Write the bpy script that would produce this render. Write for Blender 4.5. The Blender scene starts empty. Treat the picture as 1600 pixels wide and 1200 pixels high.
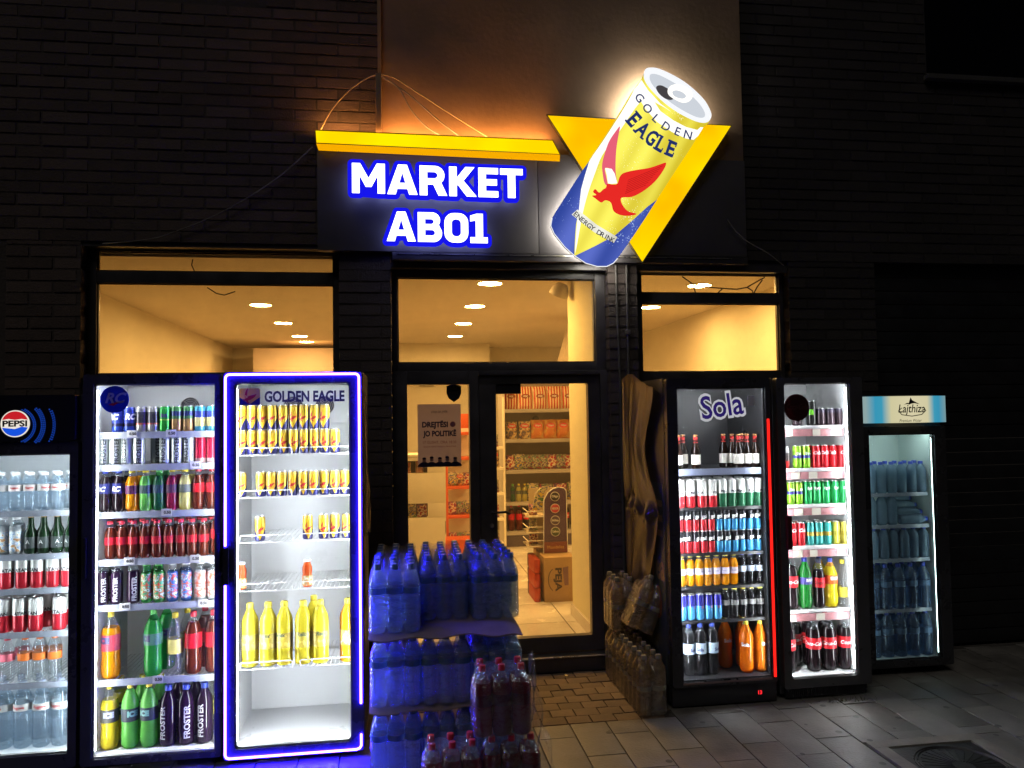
import bpy, bmesh, math, random
from mathutils import Vector, Matrix, noise
random.seed(7)
R = math.radians
SC = bpy.context.scene
COL = SC.collection

# ------------------------------------------------------------------ camera, world, light, exposure
cam_data = bpy.data.cameras.new('camera')
cam_data.sensor_width = 36.0
cam_data.lens = 36.0 * 1202.0 / 1600.0
cam_data.clip_start = 0.05
cam_data.clip_end = 500
cam = bpy.data.objects.new('camera', cam_data)
COL.objects.link(cam)
SC.camera = cam
_yaw, _pitch, _roll = R(8.208), R(2.379), R(-0.850)
_f = Vector((math.sin(_yaw) * math.cos(_pitch), math.cos(_yaw) * math.cos(_pitch), math.sin(_pitch)))
_r = Vector((math.cos(_yaw), -math.sin(_yaw), 0))
_u = _r.cross(_f)
_r2 = math.cos(_roll) * _r + math.sin(_roll) * _u
_u2 = -math.sin(_roll) * _r + math.cos(_roll) * _u
_m = Matrix((_r2, _u2, -_f)).transposed().to_4x4()
_m.translation = (0, 0, 1.72)
cam.matrix_world = _m

world = bpy.data.worlds.new('World')
SC.world = world
world.use_nodes = True
wn = world.node_tree.nodes
wl = world.node_tree.links
sky = wn.new('ShaderNodeTexSky')
sky.sky_type = 'NISHITA'
sky.sun_disc = False
sky.sun_elevation = R(-4.0)
sky.sun_rotation = R(160)
bg = wn['Background']
bg.inputs['Strength'].default_value = 0.05
wl.new(sky.outputs['Color'], bg.inputs['Color'])

sun_data = bpy.data.lights.new('street_light_fill', 'SUN')  # weak sun standing in for street light from behind the camera
sun_data.energy = 0.25
sun_data.angle = R(25)
sun_data.color = (1.0, 0.94, 0.86)
sun = bpy.data.objects.new('street_light_fill', sun_data)
COL.objects.link(sun)
sun.rotation_euler = (R(36), 0, R(-28))

SC.view_settings.view_transform = 'Standard'
SC.view_settings.look = 'None'
SC.view_settings.gamma = 1.0
SC.view_settings.use_curve_mapping = False
SC.view_settings.exposure = 0.0
SC.render.engine = 'CYCLES'
SC.cycles.use_denoising = True
SC.cycles.use_adaptive_sampling = True
SC.cycles.adaptive_threshold = 0.015
SC.cycles.max_bounces = 14
SC.cycles.transmission_bounces = 12
SC.cycles.diffuse_bounces = 4
SC.cycles.glossy_bounces = 4
SC.cycles.transparent_max_bounces = 24
SC.cycles.caustics_reflective = False
SC.cycles.caustics_refractive = False
SC.cycles.sample_clamp_indirect = 3.0
SC.cycles.blur_glossy = 0.5

# ------------------------------------------------------------------ materials
MATS = {}


def new_mat(name):
    m = bpy.data.materials.new(name)
    m.use_nodes = True
    nt = m.node_tree
    for n in list(nt.nodes):
        nt.nodes.remove(n)
    out = nt.nodes.new('ShaderNodeOutputMaterial')
    return m, nt, out


def pm(name, col, rough=0.5, metal=0.0, var=0.0, scale=8.0, bump=0.0, bscale=60.0, rand=0.0, spec=0.5, coat=0.0, spots=0.0):
    """Principled surface; var = noise colour variation, rand = variation from object to object, bump = fine relief."""
    if name in MATS:
        return MATS[name]
    m, nt, out = new_mat(name)
    p = nt.nodes.new('ShaderNodeBsdfPrincipled')
    p.inputs['Base Color'].default_value = (*col, 1)
    p.inputs['Roughness'].default_value = rough
    p.inputs['Metallic'].default_value = metal
    p.inputs['Specular IOR Level'].default_value = spec
    p.inputs['Coat Weight'].default_value = coat
    nt.links.new(p.outputs[0], out.inputs[0])
    tc = nt.nodes.new('ShaderNodeTexCoord')
    co = tc.outputs['Object']
    if rand:                                   # repeated pieces: pattern by place, so that no two look alike
        co = nt.nodes.new('ShaderNodeNewGeometry').outputs['Position']
    if var or rand:
        hsv = nt.nodes.new('ShaderNodeHueSaturation')
        hsv.inputs['Color'].default_value = (*col, 1)
        val = nt.nodes.new('ShaderNodeMath'); val.operation = 'ADD'; val.inputs[0].default_value = 1.0; val.inputs[1].default_value = 0.0
        if var:
            nz = nt.nodes.new('ShaderNodeTexNoise'); nz.inputs['Scale'].default_value = scale; nz.inputs['Detail'].default_value = 6
            nz.inputs['Roughness'].default_value = 0.65
            nt.links.new(co, nz.inputs['Vector'])
            mr = nt.nodes.new('ShaderNodeMapRange'); mr.inputs[1].default_value = 0.3; mr.inputs[2].default_value = 0.7
            mr.inputs[3].default_value = 1 - var; mr.inputs[4].default_value = 1 + var
            nt.links.new(nz.outputs[0], mr.inputs[0]); nt.links.new(mr.outputs[0], val.inputs[0])
            rr = nt.nodes.new('ShaderNodeMapRange'); rr.inputs[1].default_value = 0.3; rr.inputs[2].default_value = 0.7
            rr.inputs[3].default_value = max(0.02, rough - 0.12); rr.inputs[4].default_value = min(1, rough + 0.12)
            nt.links.new(nz.outputs[0], rr.inputs[0]); nt.links.new(rr.outputs[0], p.inputs['Roughness'])
        if rand:
            oi = nt.nodes.new('ShaderNodeObjectInfo')
            mr2 = nt.nodes.new('ShaderNodeMapRange'); mr2.inputs[3].default_value = -rand; mr2.inputs[4].default_value = rand
            nt.links.new(oi.outputs['Random'], mr2.inputs[0]); nt.links.new(mr2.outputs[0], val.inputs[1])
        nt.links.new(val.outputs[0], hsv.inputs['Value'])
        nt.links.new(hsv.outputs[0], p.inputs['Base Color'])
        if spots:
            vo = nt.nodes.new('ShaderNodeTexVoronoi'); vo.inputs['Scale'].default_value = spots
            nt.links.new(co, vo.inputs['Vector'])
            lt = nt.nodes.new('ShaderNodeMath'); lt.operation = 'LESS_THAN'; lt.inputs[1].default_value = 0.16
            nt.links.new(vo.outputs['Distance'], lt.inputs[0])
            sc = nt.nodes.new('ShaderNodeSeparateColor'); nt.links.new(vo.outputs['Color'], sc.inputs[0])
            gt = nt.nodes.new('ShaderNodeMath'); gt.operation = 'GREATER_THAN'; gt.inputs[1].default_value = 0.55; nt.links.new(sc.outputs[0], gt.inputs[0])
            mm = nt.nodes.new('ShaderNodeMath'); mm.operation = 'MULTIPLY'; nt.links.new(lt.outputs[0], mm.inputs[0]); nt.links.new(gt.outputs[0], mm.inputs[1])
            mx = nt.nodes.new('ShaderNodeMix'); mx.data_type = 'RGBA'; mx.inputs[7].default_value = (*[q * 0.4 for q in col], 1)
            nt.links.new(mm.outputs[0], mx.inputs[0]); nt.links.new(hsv.outputs[0], mx.inputs[6]); nt.links.new(mx.outputs[2], p.inputs['Base Color'])
    if bump:
        nb = nt.nodes.new('ShaderNodeTexNoise'); nb.inputs['Scale'].default_value = bscale; nb.inputs['Detail'].default_value = 5
        nt.links.new(co, nb.inputs['Vector'])
        b = nt.nodes.new('ShaderNodeBump'); b.inputs['Strength'].default_value = bump; b.inputs['Distance'].default_value = 0.01
        nt.links.new(nb.outputs[0], b.inputs['Height']); nt.links.new(b.outputs[0], p.inputs['Normal'])
    MATS[name] = m
    return m


def em(name, col, strength):
    """A surface that gives off light."""
    if name in MATS:
        return MATS[name]
    m, nt, out = new_mat(name)
    e = nt.nodes.new('ShaderNodeEmission')
    e.inputs[0].default_value = (*col, 1)
    e.inputs[1].default_value = strength
    nt.links.new(e.outputs[0], out.inputs[0])
    MATS[name] = m
    return m


def em_uneven(name, c1, c2, strength, scale=2.5):
    """Lightbox face whose lamps do not light it quite evenly."""
    m, nt, out = new_mat(name)
    e = nt.nodes.new('ShaderNodeEmission'); e.inputs[1].default_value = strength
    tc = nt.nodes.new('ShaderNodeTexCoord'); nz = nt.nodes.new('ShaderNodeTexNoise'); nz.inputs['Scale'].default_value = scale; nz.inputs['Detail'].default_value = 2
    nt.links.new(tc.outputs['Object'], nz.inputs['Vector'])
    mr = nt.nodes.new('ShaderNodeMapRange'); mr.inputs[1].default_value = 0.35; mr.inputs[2].default_value = 0.65
    nt.links.new(nz.outputs[0], mr.inputs[0])
    mx = nt.nodes.new('ShaderNodeMix'); mx.data_type = 'RGBA'; mx.inputs[6].default_value = (*c1, 1); mx.inputs[7].default_value = (*c2, 1)
    nt.links.new(mr.outputs[0], mx.inputs[0]); nt.links.new(mx.outputs[2], e.inputs[0]); nt.links.new(e.outputs[0], out.inputs[0])
    MATS[name] = m
    return m


def schlick(nt, ior):
    """Mirror share of a thin clear skin, the same from either side."""
    f0 = ((ior - 1) / (ior + 1)) ** 2
    lw = nt.nodes.new('ShaderNodeLayerWeight'); lw.inputs['Blend'].default_value = 0.5
    pw = nt.nodes.new('ShaderNodeMath'); pw.operation = 'POWER'; pw.inputs[1].default_value = 5.0
    nt.links.new(lw.outputs['Facing'], pw.inputs[0])
    ma = nt.nodes.new('ShaderNodeMath'); ma.operation = 'MULTIPLY_ADD'; ma.inputs[1].default_value = 1 - f0; ma.inputs[2].default_value = f0
    nt.links.new(pw.outputs[0], ma.inputs[0])
    return ma


def clear(name, tint=(1, 1, 1), gloss_rough=0.05, haze=0.1, haze_col=(0.8, 0.85, 0.9), ior=1.45, dust=0.0):
    """Thin clear plastic or glass: lets light through, reflects by Fresnel, with a little milky scatter."""
    if name in MATS:
        return MATS[name]
    m, nt, out = new_mat(name)
    tr = nt.nodes.new('ShaderNodeBsdfTransparent'); tr.inputs[0].default_value = (*tint, 1)
    gl = nt.nodes.new('ShaderNodeBsdfGlossy'); gl.inputs['Roughness'].default_value = gloss_rough
    df = nt.nodes.new('ShaderNodeBsdfDiffuse'); df.inputs[0].default_value = (*haze_col, 1)
    tl = nt.nodes.new('ShaderNodeBsdfTranslucent'); tl.inputs[0].default_value = (*haze_col, 1)
    sc = nt.nodes.new('ShaderNodeMixShader'); sc.inputs[0].default_value = 0.5
    nt.links.new(df.outputs[0], sc.inputs[1]); nt.links.new(tl.outputs[0], sc.inputs[2])
    m1 = nt.nodes.new('ShaderNodeMixShader'); m1.inputs[0].default_value = haze
    nt.links.new(tr.outputs[0], m1.inputs[1]); nt.links.new(sc.outputs[0], m1.inputs[2])
    if dust:
        tc = nt.nodes.new('ShaderNodeTexCoord')
        nz = nt.nodes.new('ShaderNodeTexNoise'); nz.inputs['Scale'].default_value = 3.0; nz.inputs['Detail'].default_value = 8
        nz.inputs['Roughness'].default_value = 0.75
        nt.links.new(tc.outputs['Object'], nz.inputs['Vector'])
        mr = nt.nodes.new('ShaderNodeMapRange'); mr.inputs[1].default_value = 0.42; mr.inputs[2].default_value = 0.8
        mr.inputs[3].default_value = haze; mr.inputs[4].default_value = haze + dust
        nt.links.new(nz.outputs[0], mr.inputs[0]); nt.links.new(mr.outputs[0], m1.inputs[0])
    fr = schlick(nt, ior)
    m2 = nt.nodes.new('ShaderNodeMixShader')
    nt.links.new(fr.outputs[0], m2.inputs[0]); nt.links.new(m1.outputs[0], m2.inputs[1]); nt.links.new(gl.outputs[0], m2.inputs[2])
    nt.links.new(m2.outputs[0], out.inputs[0])
    MATS[name] = m
    return m


def drink(name, col, see=0.12, rough=0.08):
    """A plastic bottle filled with a coloured drink: part scattering, part see-through, glossy skin."""
    if name in MATS:
        return MATS[name]
    m, nt, out = new_mat(name)
    df = nt.nodes.new('ShaderNodeBsdfDiffuse'); df.inputs[0].default_value = (*col, 1)
    tl = nt.nodes.new('ShaderNodeBsdfTranslucent'); tl.inputs[0].default_value = (*col, 1)
    tr = nt.nodes.new('ShaderNodeBsdfTransparent'); tr.inputs[0].default_value = (*[min(1, c ** 0.5) for c in col], 1)
    gl = nt.nodes.new('ShaderNodeBsdfGlossy'); gl.inputs['Roughness'].default_value = rough
    a = nt.nodes.new('ShaderNodeMixShader'); a.inputs[0].default_value = 0.5
    nt.links.new(df.outputs[0], a.inputs[1]); nt.links.new(tl.outputs[0], a.inputs[2])
    b = nt.nodes.new('ShaderNodeMixShader'); b.inputs[0].default_value = see
    nt.links.new(a.outputs[0], b.inputs[1]); nt.links.new(tr.outputs[0], b.inputs[2])
    fr = schlick(nt, 1.45)
    c = nt.nodes.new('ShaderNodeMixShader')
    nt.links.new(fr.outputs[0], c.inputs[0]); nt.links.new(b.outputs[0], c.inputs[1]); nt.links.new(gl.outputs[0], c.inputs[2])
    nt.links.new(c.outputs[0], out.inputs[0])
    MATS[name] = m
    return m


def watery(name, tint, haze, haze_col, rough=0.03, ior=1.33):
    """A full water bottle: refracting body with a share of milky scatter from plastic and condensation."""
    if name in MATS:
        return MATS[name]
    m, nt, out = new_mat(name)
    p = nt.nodes.new('ShaderNodeBsdfPrincipled'); p.inputs['Base Color'].default_value = (*tint, 1)
    p.inputs['Transmission Weight'].default_value = 1.0; p.inputs['IOR'].default_value = ior; p.inputs['Roughness'].default_value = rough
    df = nt.nodes.new('ShaderNodeBsdfDiffuse'); df.inputs[0].default_value = (*haze_col, 1)
    tl = nt.nodes.new('ShaderNodeBsdfTranslucent'); tl.inputs[0].default_value = (*haze_col, 1)
    a = nt.nodes.new('ShaderNodeMixShader'); a.inputs[0].default_value = 0.5
    nt.links.new(df.outputs[0], a.inputs[1]); nt.links.new(tl.outputs[0], a.inputs[2])
    b = nt.nodes.new('ShaderNodeMixShader'); b.inputs[0].default_value = haze
    nt.links.new(p.outputs[0], b.inputs[1]); nt.links.new(a.outputs[0], b.inputs[2])
    nt.links.new(b.outputs[0], out.inputs[0])
    MATS[name] = m
    return m


def banded(name, h, bands, rough=0.25, metal=0.35, tilt=0.0):
    """Printed sleeve: plain colour bands by height (band start as a share of the height h)."""
    if name in MATS:
        return MATS[name]
    m, nt, out = new_mat(name)
    p = nt.nodes.new('ShaderNodeBsdfPrincipled'); p.inputs['Roughness'].default_value = rough; p.inputs['Metallic'].default_value = metal
    tc = nt.nodes.new('ShaderNodeTexCoord'); sx = nt.nodes.new('ShaderNodeSeparateXYZ')
    nt.links.new(tc.outputs['Object'], sx.inputs[0])
    mul = nt.nodes.new('ShaderNodeMath'); mul.operation = 'MULTIPLY_ADD'; mul.inputs[1].default_value = tilt; mul.inputs[2].default_value = 0
    nt.links.new(sx.outputs['X'], mul.inputs[0])
    add = nt.nodes.new('ShaderNodeMath'); add.operation = 'ADD'
    nt.links.new(sx.outputs['Z'], add.inputs[0]); nt.links.new(mul.outputs[0], add.inputs[1])
    dv = nt.nodes.new('ShaderNodeMath'); dv.operation = 'DIVIDE'; dv.inputs[1].default_value = h
    nt.links.new(add.outputs[0], dv.inputs[0])
    cr = nt.nodes.new('ShaderNodeValToRGB'); cr.color_ramp.interpolation = 'CONSTANT'
    els = cr.color_ramp.elements
    while len(els) > 1:
        els.remove(els[-1])
    els[0].position = 0; els[0].color = (*bands[0][1], 1)
    for z, c in bands[1:]:
        e = els.new(z); e.color = (*c, 1)
    nt.links.new(dv.outputs[0], cr.inputs[0]); nt.links.new(cr.outputs[0], p.inputs['Base Color'])
    nt.links.new(p.outputs[0], out.inputs[0])
    MATS[name] = m
    return m


def vee_can(name):
    """Yellow can with a blue foot cut by a V and a pale side, as printed on the energy drink cans."""
    m, nt, out = new_mat(name)
    p = nt.nodes.new('ShaderNodeBsdfPrincipled'); p.inputs['Roughness'].default_value = 0.34; p.inputs['Metallic'].default_value = 0.3
    tc = nt.nodes.new('ShaderNodeTexCoord'); sx = nt.nodes.new('ShaderNodeSeparateXYZ')
    nt.links.new(tc.outputs['Object'], sx.inputs[0])
    ab = nt.nodes.new('ShaderNodeMath'); ab.operation = 'ABSOLUTE'; nt.links.new(sx.outputs['X'], ab.inputs[0])
    mu = nt.nodes.new('ShaderNodeMath'); mu.operation = 'MULTIPLY_ADD'; mu.inputs[1].default_value = 2.1; mu.inputs[2].default_value = 0.004
    nt.links.new(ab.outputs[0], mu.inputs[0])
    lt = nt.nodes.new('ShaderNodeMath'); lt.operation = 'LESS_THAN'
    nt.links.new(sx.outputs['Z'], lt.inputs[0]); nt.links.new(mu.outputs[0], lt.inputs[1])
    mix = nt.nodes.new('ShaderNodeMix'); mix.data_type = 'RGBA'
    mix.inputs[6].default_value = (0.8, 0.5, 0.03, 1); mix.inputs[7].default_value = (0.015, 0.015, 0.11, 1)
    nt.links.new(lt.outputs[0], mix.inputs[0])
    gt = nt.nodes.new('ShaderNodeMath'); gt.operation = 'GREATER_THAN'; gt.inputs[1].default_value = 0.108
    nt.links.new(sx.outputs['Z'], gt.inputs[0])
    mix2 = nt.nodes.new('ShaderNodeMix'); mix2.data_type = 'RGBA'; mix2.inputs[7].default_value = (0.7, 0.46, 0.08, 1)
    nt.links.new(gt.outputs[0], mix2.inputs[0]); nt.links.new(mix.outputs[2], mix2.inputs[6])
    nt.links.new(mix2.outputs[2], p.inputs['Base Color'])
    nt.links.new(p.outputs[0], out.inputs[0])
    MATS[name] = m
    return m


def striped(name, c1, c2, freq, rough=0.35, axis='X'):
    """Foil bag print: stripes of two colours."""
    m, nt, out = new_mat(name)
    p = nt.nodes.new('ShaderNodeBsdfPrincipled'); p.inputs['Roughness'].default_value = rough
    tc = nt.nodes.new('ShaderNodeTexCoord')
    w = nt.nodes.new('ShaderNodeTexWave'); w.bands_direction = axis; w.inputs['Scale'].default_value = freq; w.inputs['Distortion'].default_value = 0.6
    nt.links.new(tc.outputs['Object'], w.inputs['Vector'])
    cr = nt.nodes.new('ShaderNodeValToRGB'); cr.color_ramp.elements[0].position = 0.45; cr.color_ramp.elements[1].position = 0.55
    cr.color_ramp.elements[0].color = (*c1, 1); cr.color_ramp.elements[1].color = (*c2, 1)
    nt.links.new(w.outputs['Fac'], cr.inputs[0]); nt.links.new(cr.outputs[0], p.inputs['Base Color'])
    nt.links.new(p.outputs[0], out.inputs[0])
    MATS[name] = m
    return m


def blotched(name, cols, scale=30, rough=0.35, metal=0.0):
    """Busy printed packaging: patches of a few colours."""
    if name in MATS:
        return MATS[name]
    m, nt, out = new_mat(name)
    p = nt.nodes.new('ShaderNodeBsdfPrincipled'); p.inputs['Roughness'].default_value = rough; p.inputs['Metallic'].default_value = metal
    tc = nt.nodes.new('ShaderNodeTexCoord'); nz = nt.nodes.new('ShaderNodeTexNoise'); nz.inputs['Scale'].default_value = scale
    nz.inputs['Detail'].default_value = 1.5
    nt.links.new(tc.outputs['Object'], nz.inputs['Vector'])
    cr = nt.nodes.new('ShaderNodeValToRGB'); cr.color_ramp.interpolation = 'CONSTANT'
    els = cr.color_ramp.elements
    while len(els) > 1:
        els.remove(els[-1])
    n = len(cols)
    els[0].position = 0; els[0].color = (*cols[0], 1)
    for i, c in enumerate(cols[1:]):
        e = els.new(0.36 + 0.28 * (i + 0.5) / max(1, n - 1)); e.color = (*c, 1)
    nt.links.new(nz.outputs[0], cr.inputs[0]); nt.links.new(cr.outputs[0], p.inputs['Base Color'])
    nt.links.new(p.outputs[0], out.inputs[0])
    MATS[name] = m
    return m


# ------------------------------------------------------------------ geometry helpers
def mk(name, me, parent=None, loc=(0, 0, 0), rot=(0, 0, 0)):
    o = bpy.data.objects.new(name, me)
    COL.objects.link(o)
    o.location = loc
    o.rotation_euler = rot
    if parent is not None:
        o.parent = parent
    return o


def tag(o, label=None, cat=None, group=None, kind=None):
    if label: o['label'] = label
    if cat: o['category'] = cat
    if group: o['group'] = group
    if kind: o['kind'] = kind
    return o


def thing(name, label, cat, loc=(0, 0, 0), rotz=0.0, group=None):
    o = mk(name, None, None, loc, (0, 0, rotz))
    o.empty_display_size = 0.05
    return tag(o, label, cat, group)


def part(name, me, root):
    """A child whose mesh is given in world coordinates while its root stands unrotated at root.location."""
    off = Vector((0, 0, 0))
    q = root
    while q is not None:
        off += q.location
        q = q.parent
    return mk(name, me, root, tuple(-off))


def me_from(name, verts, faces, mats, idx=None, smooth=False, sharp=35):
    me = bpy.data.meshes.new(name)
    me.from_pydata(verts, [], faces)
    for m in (mats if isinstance(mats, (list, tuple)) else [mats]):
        me.materials.append(m)
    if idx:
        me.polygons.foreach_set('material_index', idx)
    if smooth:
        me.polygons.foreach_set('use_smooth', [True] * len(me.polygons))
        me.set_sharp_from_angle(angle=R(sharp))
    me.update()
    return me


def boxes(name, bl, mat, bevel=0.0):
    """One mesh of boxes (x0,x1,y0,y1,z0,z1)."""
    bm = bmesh.new()
    for x0, x1, y0, y1, z0, z1 in bl:
        vs = [bm.verts.new(p) for p in ((x0, y0, z0), (x1, y0, z0), (x1, y1, z0), (x0, y1, z0), (x0, y0, z1), (x1, y0, z1), (x1, y1, z1), (x0, y1, z1))]
        for f in ((0, 3, 2, 1), (4, 5, 6, 7), (0, 1, 5, 4), (1, 2, 6, 5), (2, 3, 7, 6), (3, 0, 4, 7)):
            bm.faces.new([vs[i] for i in f])
    if bevel:
        bmesh.ops.bevel(bm, geom=list(bm.edges), offset=bevel, segments=2, profile=0.7, affect='EDGES')
    me = bpy.data.meshes.new(name)
    bm.to_mesh(me); bm.free()
    me.materials.append(mat)
    if bevel:
        me.polygons.foreach_set('use_smooth', [True] * len(me.polygons))
        me.set_sharp_from_angle(angle=R(30))
    return me


def lathe(name, prof, mats, seg=18, idxf=None, rfun=None):
    """Revolve (r, z) points; idxf(z) gives the material slot; rfun(angle, r, z) shapes the section."""
    vs, fs, ix = [], [], []
    for r, z in prof:
        for k in range(seg):
            a = 2 * math.pi * k / seg
            rr = rfun(a, r, z) if rfun else r
            vs.append((rr * math.cos(a), rr * math.sin(a), z))
    for i in range(len(prof) - 1):
        for k in range(seg):
            a, b = i * seg + k, i * seg + (k + 1) % seg
            fs.append((a, b, b + seg, a + seg))
            ix.append(idxf((prof[i][1] + prof[i + 1][1]) / 2) if idxf else 0)
    if prof[0][0] > 1e-5:
        fs.append(tuple(reversed(range(seg)))); ix.append(ix[0])
    if prof[-1][0] > 1e-5:
        n = (len(prof) - 1) * seg
        fs.append(tuple(range(n, n + seg))); ix.append(ix[-1])
    return me_from(name, vs, fs, mats, ix, smooth=True, sharp=50)


def prism(name, pts, y0, y1, mat, side=None):
    """Outline (x, z) given depth: front at y0 (towards the street), back at y1."""
    area = sum(pts[i][0] * pts[(i + 1) % len(pts)][1] - pts[(i + 1) % len(pts)][0] * pts[i][1] for i in range(len(pts)))
    if area < 0:
        pts = list(reversed(pts))
    n = len(pts)
    vs = [(x, y0, z) for x, z in pts] + [(x, y1, z) for x, z in pts]
    fs = [tuple(range(n)), tuple(reversed(range(n, 2 * n)))] + [(i, i + n, (i + 1) % n + n, (i + 1) % n) for i in range(n)]
    return me_from(name, vs, fs, [mat, side or mat], [0] * 2 + [1] * n)


def rrect(x0, x1, z0, z1, r, n=5):
    out = []
    for cx, cz, a0 in ((x1 - r, z1 - r, 0), (x0 + r, z1 - r, 90), (x0 + r, z0 + r, 180), (x1 - r, z0 + r, 270)):
        for k in range(n + 1):
            a = R(a0 + 90 * k / n)
            out.append((cx + r * math.cos(a), cz + r * math.sin(a)))
    return out


def ring(name, outer, inner, y0, y1, mat):
    """A frame: the band between two outlines with the same number of points, with depth."""
    n = len(outer)
    vs = [(x, y0, z) for x, z in outer] + [(x, y0, z) for x, z in inner] + [(x, y1, z) for x, z in outer] + [(x, y1, z) for x, z in inner]
    fs = []
    for i in range(n):
        j = (i + 1) % n
        fs += [(i, j, n + j, n + i), (2 * n + j, 2 * n + i, 3 * n + i, 3 * n + j), (i, 2 * n + i, 2 * n + j, j), (n + i, n + j, 3 * n + j, 3 * n + i)]
    me = me_from(name, vs, fs, mat)
    bm = bmesh.new(); bm.from_mesh(me)
    bmesh.ops.recalc_face_normals(bm, faces=bm.faces)
    bm.to_mesh(me); bm.free()
    return me


def tube(name, paths, rad, mat, seg=8):
    """Round rods along polylines."""
    vs, fs = [], []
    for path in (paths if isinstance(paths[0][0], (tuple, list, Vector)) else [paths]):
        P = [Vector(p) for p in path]
        base = len(vs)
        for i, p in enumerate(P):
            t = ((P[min(i + 1, len(P) - 1)] - p).normalized() + (p - P[max(i - 1, 0)]).normalized())
            t.normalize()
            a = t.cross(Vector((0, 1, 0))) if abs(t.y) < 0.9 else t.cross(Vector((1, 0, 0)))
            a.normalize(); b = t.cross(a)
            for k in range(seg):
                w = 2 * math.pi * k / seg
                vs.append(tuple(p + rad * (math.cos(w) * a + math.sin(w) * b)))
        for i in range(len(P) - 1):
            for k in range(seg):
                q, s = base + i * seg + k, base + i * seg + (k + 1) % seg
                fs.append((q, s, s + seg, q + seg))
        fs.append(tuple(reversed(range(base, base + seg))))
        fs.append(tuple(range(len(vs) - seg, len(vs))))
    return me_from(name, vs, fs, mat, smooth=True, sharp=60)


def disc(cx, cz, r, n=32, a0=0, a1=360):
    return [(cx + r * math.cos(R(a0 + (a1 - a0) * k / n)), cz + r * math.sin(R(a0 + (a1 - a0) * k / n))) for k in range(n if a1 - a0 == 360 else n + 1)]


_TX = {}


def text2d(s, size, bold=0.0, shear=0.0, space=1.0):
    """Flat lettering as (points, faces), centred on the origin, baseline direction +x."""
    key = (s, size, bold, shear, space)
    if key in _TX:
        return _TX[key]
    c = bpy.data.curves.new('lettering', 'FONT')
    c.body = s; c.size = size; c.offset = bold; c.shear = shear; c.space_character = space
    c.resolution_u = 3; c.fill_mode = 'FRONT'
    c.align_x = 'CENTER'
    o = bpy.data.objects.new('lettering', c)
    me = bpy.data.meshes.new_from_object(o)
    pts = [(v.co.x, v.co.y) for v in me.vertices]
    fs = [tuple(p.vertices) for p in me.polygons]
    bpy.data.objects.remove(o); bpy.data.curves.remove(c); bpy.data.meshes.remove(me)
    if pts:
        cx = (min(p[0] for p in pts) + max(p[0] for p in pts)) / 2
        cy = (min(p[1] for p in pts) + max(p[1] for p in pts)) / 2
        pts = [(x - cx, y - cy) for x, y in pts]
    _TX[key] = (pts, fs)
    return pts, fs


def text_flat(s, size, mat, x, y, z, rot=0.0, width=None, **kw):
    """Lettering on an upright face that looks towards the street (-y)."""
    pts, fs = text2d(s, size, **kw)
    k = 1.0
    if width:
        k = width / max(1e-6, max(p[0] for p in pts) - min(p[0] for p in pts))
    c, q = math.cos(rot), math.sin(rot)
    vs = [(x + k * a * c - b * q, y, z + k * a * q + b * c) for a, b in pts]
    return me_from('lettering', vs, fs, mat)


def bend(name, pts, fs, mat, r, z, at=0.0):
    """Lay a flat figure round a cylinder of radius r, facing -y; long faces are cut so that they follow the curve."""
    bm = bmesh.new()
    vv = [bm.verts.new((a, b, 0)) for a, b in pts]
    for f in fs:
        try:
            bm.faces.new([vv[i] for i in f])
        except ValueError:
            pass
    lo, hi = min(p[0] for p in pts), max(p[0] for p in pts)
    st = r * 0.24
    x = lo + st
    while x < hi:
        bmesh.ops.bisect_plane(bm, geom=bm.verts[:] + bm.edges[:] + bm.faces[:], plane_co=(x, 0, 0), plane_no=(1, 0, 0), dist=1e-6)
        x += st
    for v in bm.verts:
        t = -math.pi / 2 + at + v.co.x / r
        v.co = (r * math.cos(t), r * math.sin(t), z + v.co.y)
    me = bpy.data.meshes.new(name)
    bm.to_mesh(me); bm.free()
    me.materials.append(mat)
    return me


def text_wrap(s, size, mat, r, z, upright=False, at=0.0, height=None, **kw):
    """Lettering bent round a cylinder of radius r, facing -y."""
    pts, fs = text2d(s, size, **kw)
    if upright:
        pts = [(-b, a) for a, b in pts]
    return bend('lettering', pts, fs, mat, r, z, at)


def poly_wrap(name, pts, mat, r, z, k, at=0.0):
    return bend(name, [(a * k, b * k) for a, b in pts], [tuple(range(len(pts)))], mat, r, z, at)


def smooth(pts, n=3):
    """Round an outline: closed Catmull-Rom through its points."""
    out, m = [], len(pts)
    for i in range(m):
        p0, p1, p2, p3 = [Vector(pts[(i + d) % m]) for d in (-1, 0, 1, 2)]
        for k in range(n):
            t = k / n
            q = 0.5 * ((2 * p1) + (p2 - p0) * t + (2 * p0 - 5 * p1 + 4 * p2 - p3) * t * t + (3 * p1 - p0 - 3 * p2 + p3) * t ** 3)
            out.append((q.x, q.y))
    return out


def vinyl(name, col, rough=0.4):
    """Thin printed film or paper that also lets light through from behind."""
    if name in MATS:
        return MATS[name]
    m, nt, out = new_mat(name)
    df = nt.nodes.new('ShaderNodeBsdfDiffuse'); df.inputs[0].default_value = (*col, 1)
    tl = nt.nodes.new('ShaderNodeBsdfTranslucent'); tl.inputs[0].default_value = (*col, 1)
    gl = nt.nodes.new('ShaderNodeBsdfGlossy'); gl.inputs['Roughness'].default_value = rough
    a = nt.nodes.new('ShaderNodeMixShader'); a.inputs[0].default_value = 0.55
    nt.links.new(df.outputs[0], a.inputs[1]); nt.links.new(tl.outputs[0], a.inputs[2])
    b = nt.nodes.new('ShaderNodeMixShader'); b.inputs[0].default_value = 0.04
    nt.links.new(a.outputs[0], b.inputs[1]); nt.links.new(gl.outputs[0], b.inputs[2])
    nt.links.new(b.outputs[0], out.inputs[0])
    MATS[name] = m
    return m


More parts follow.
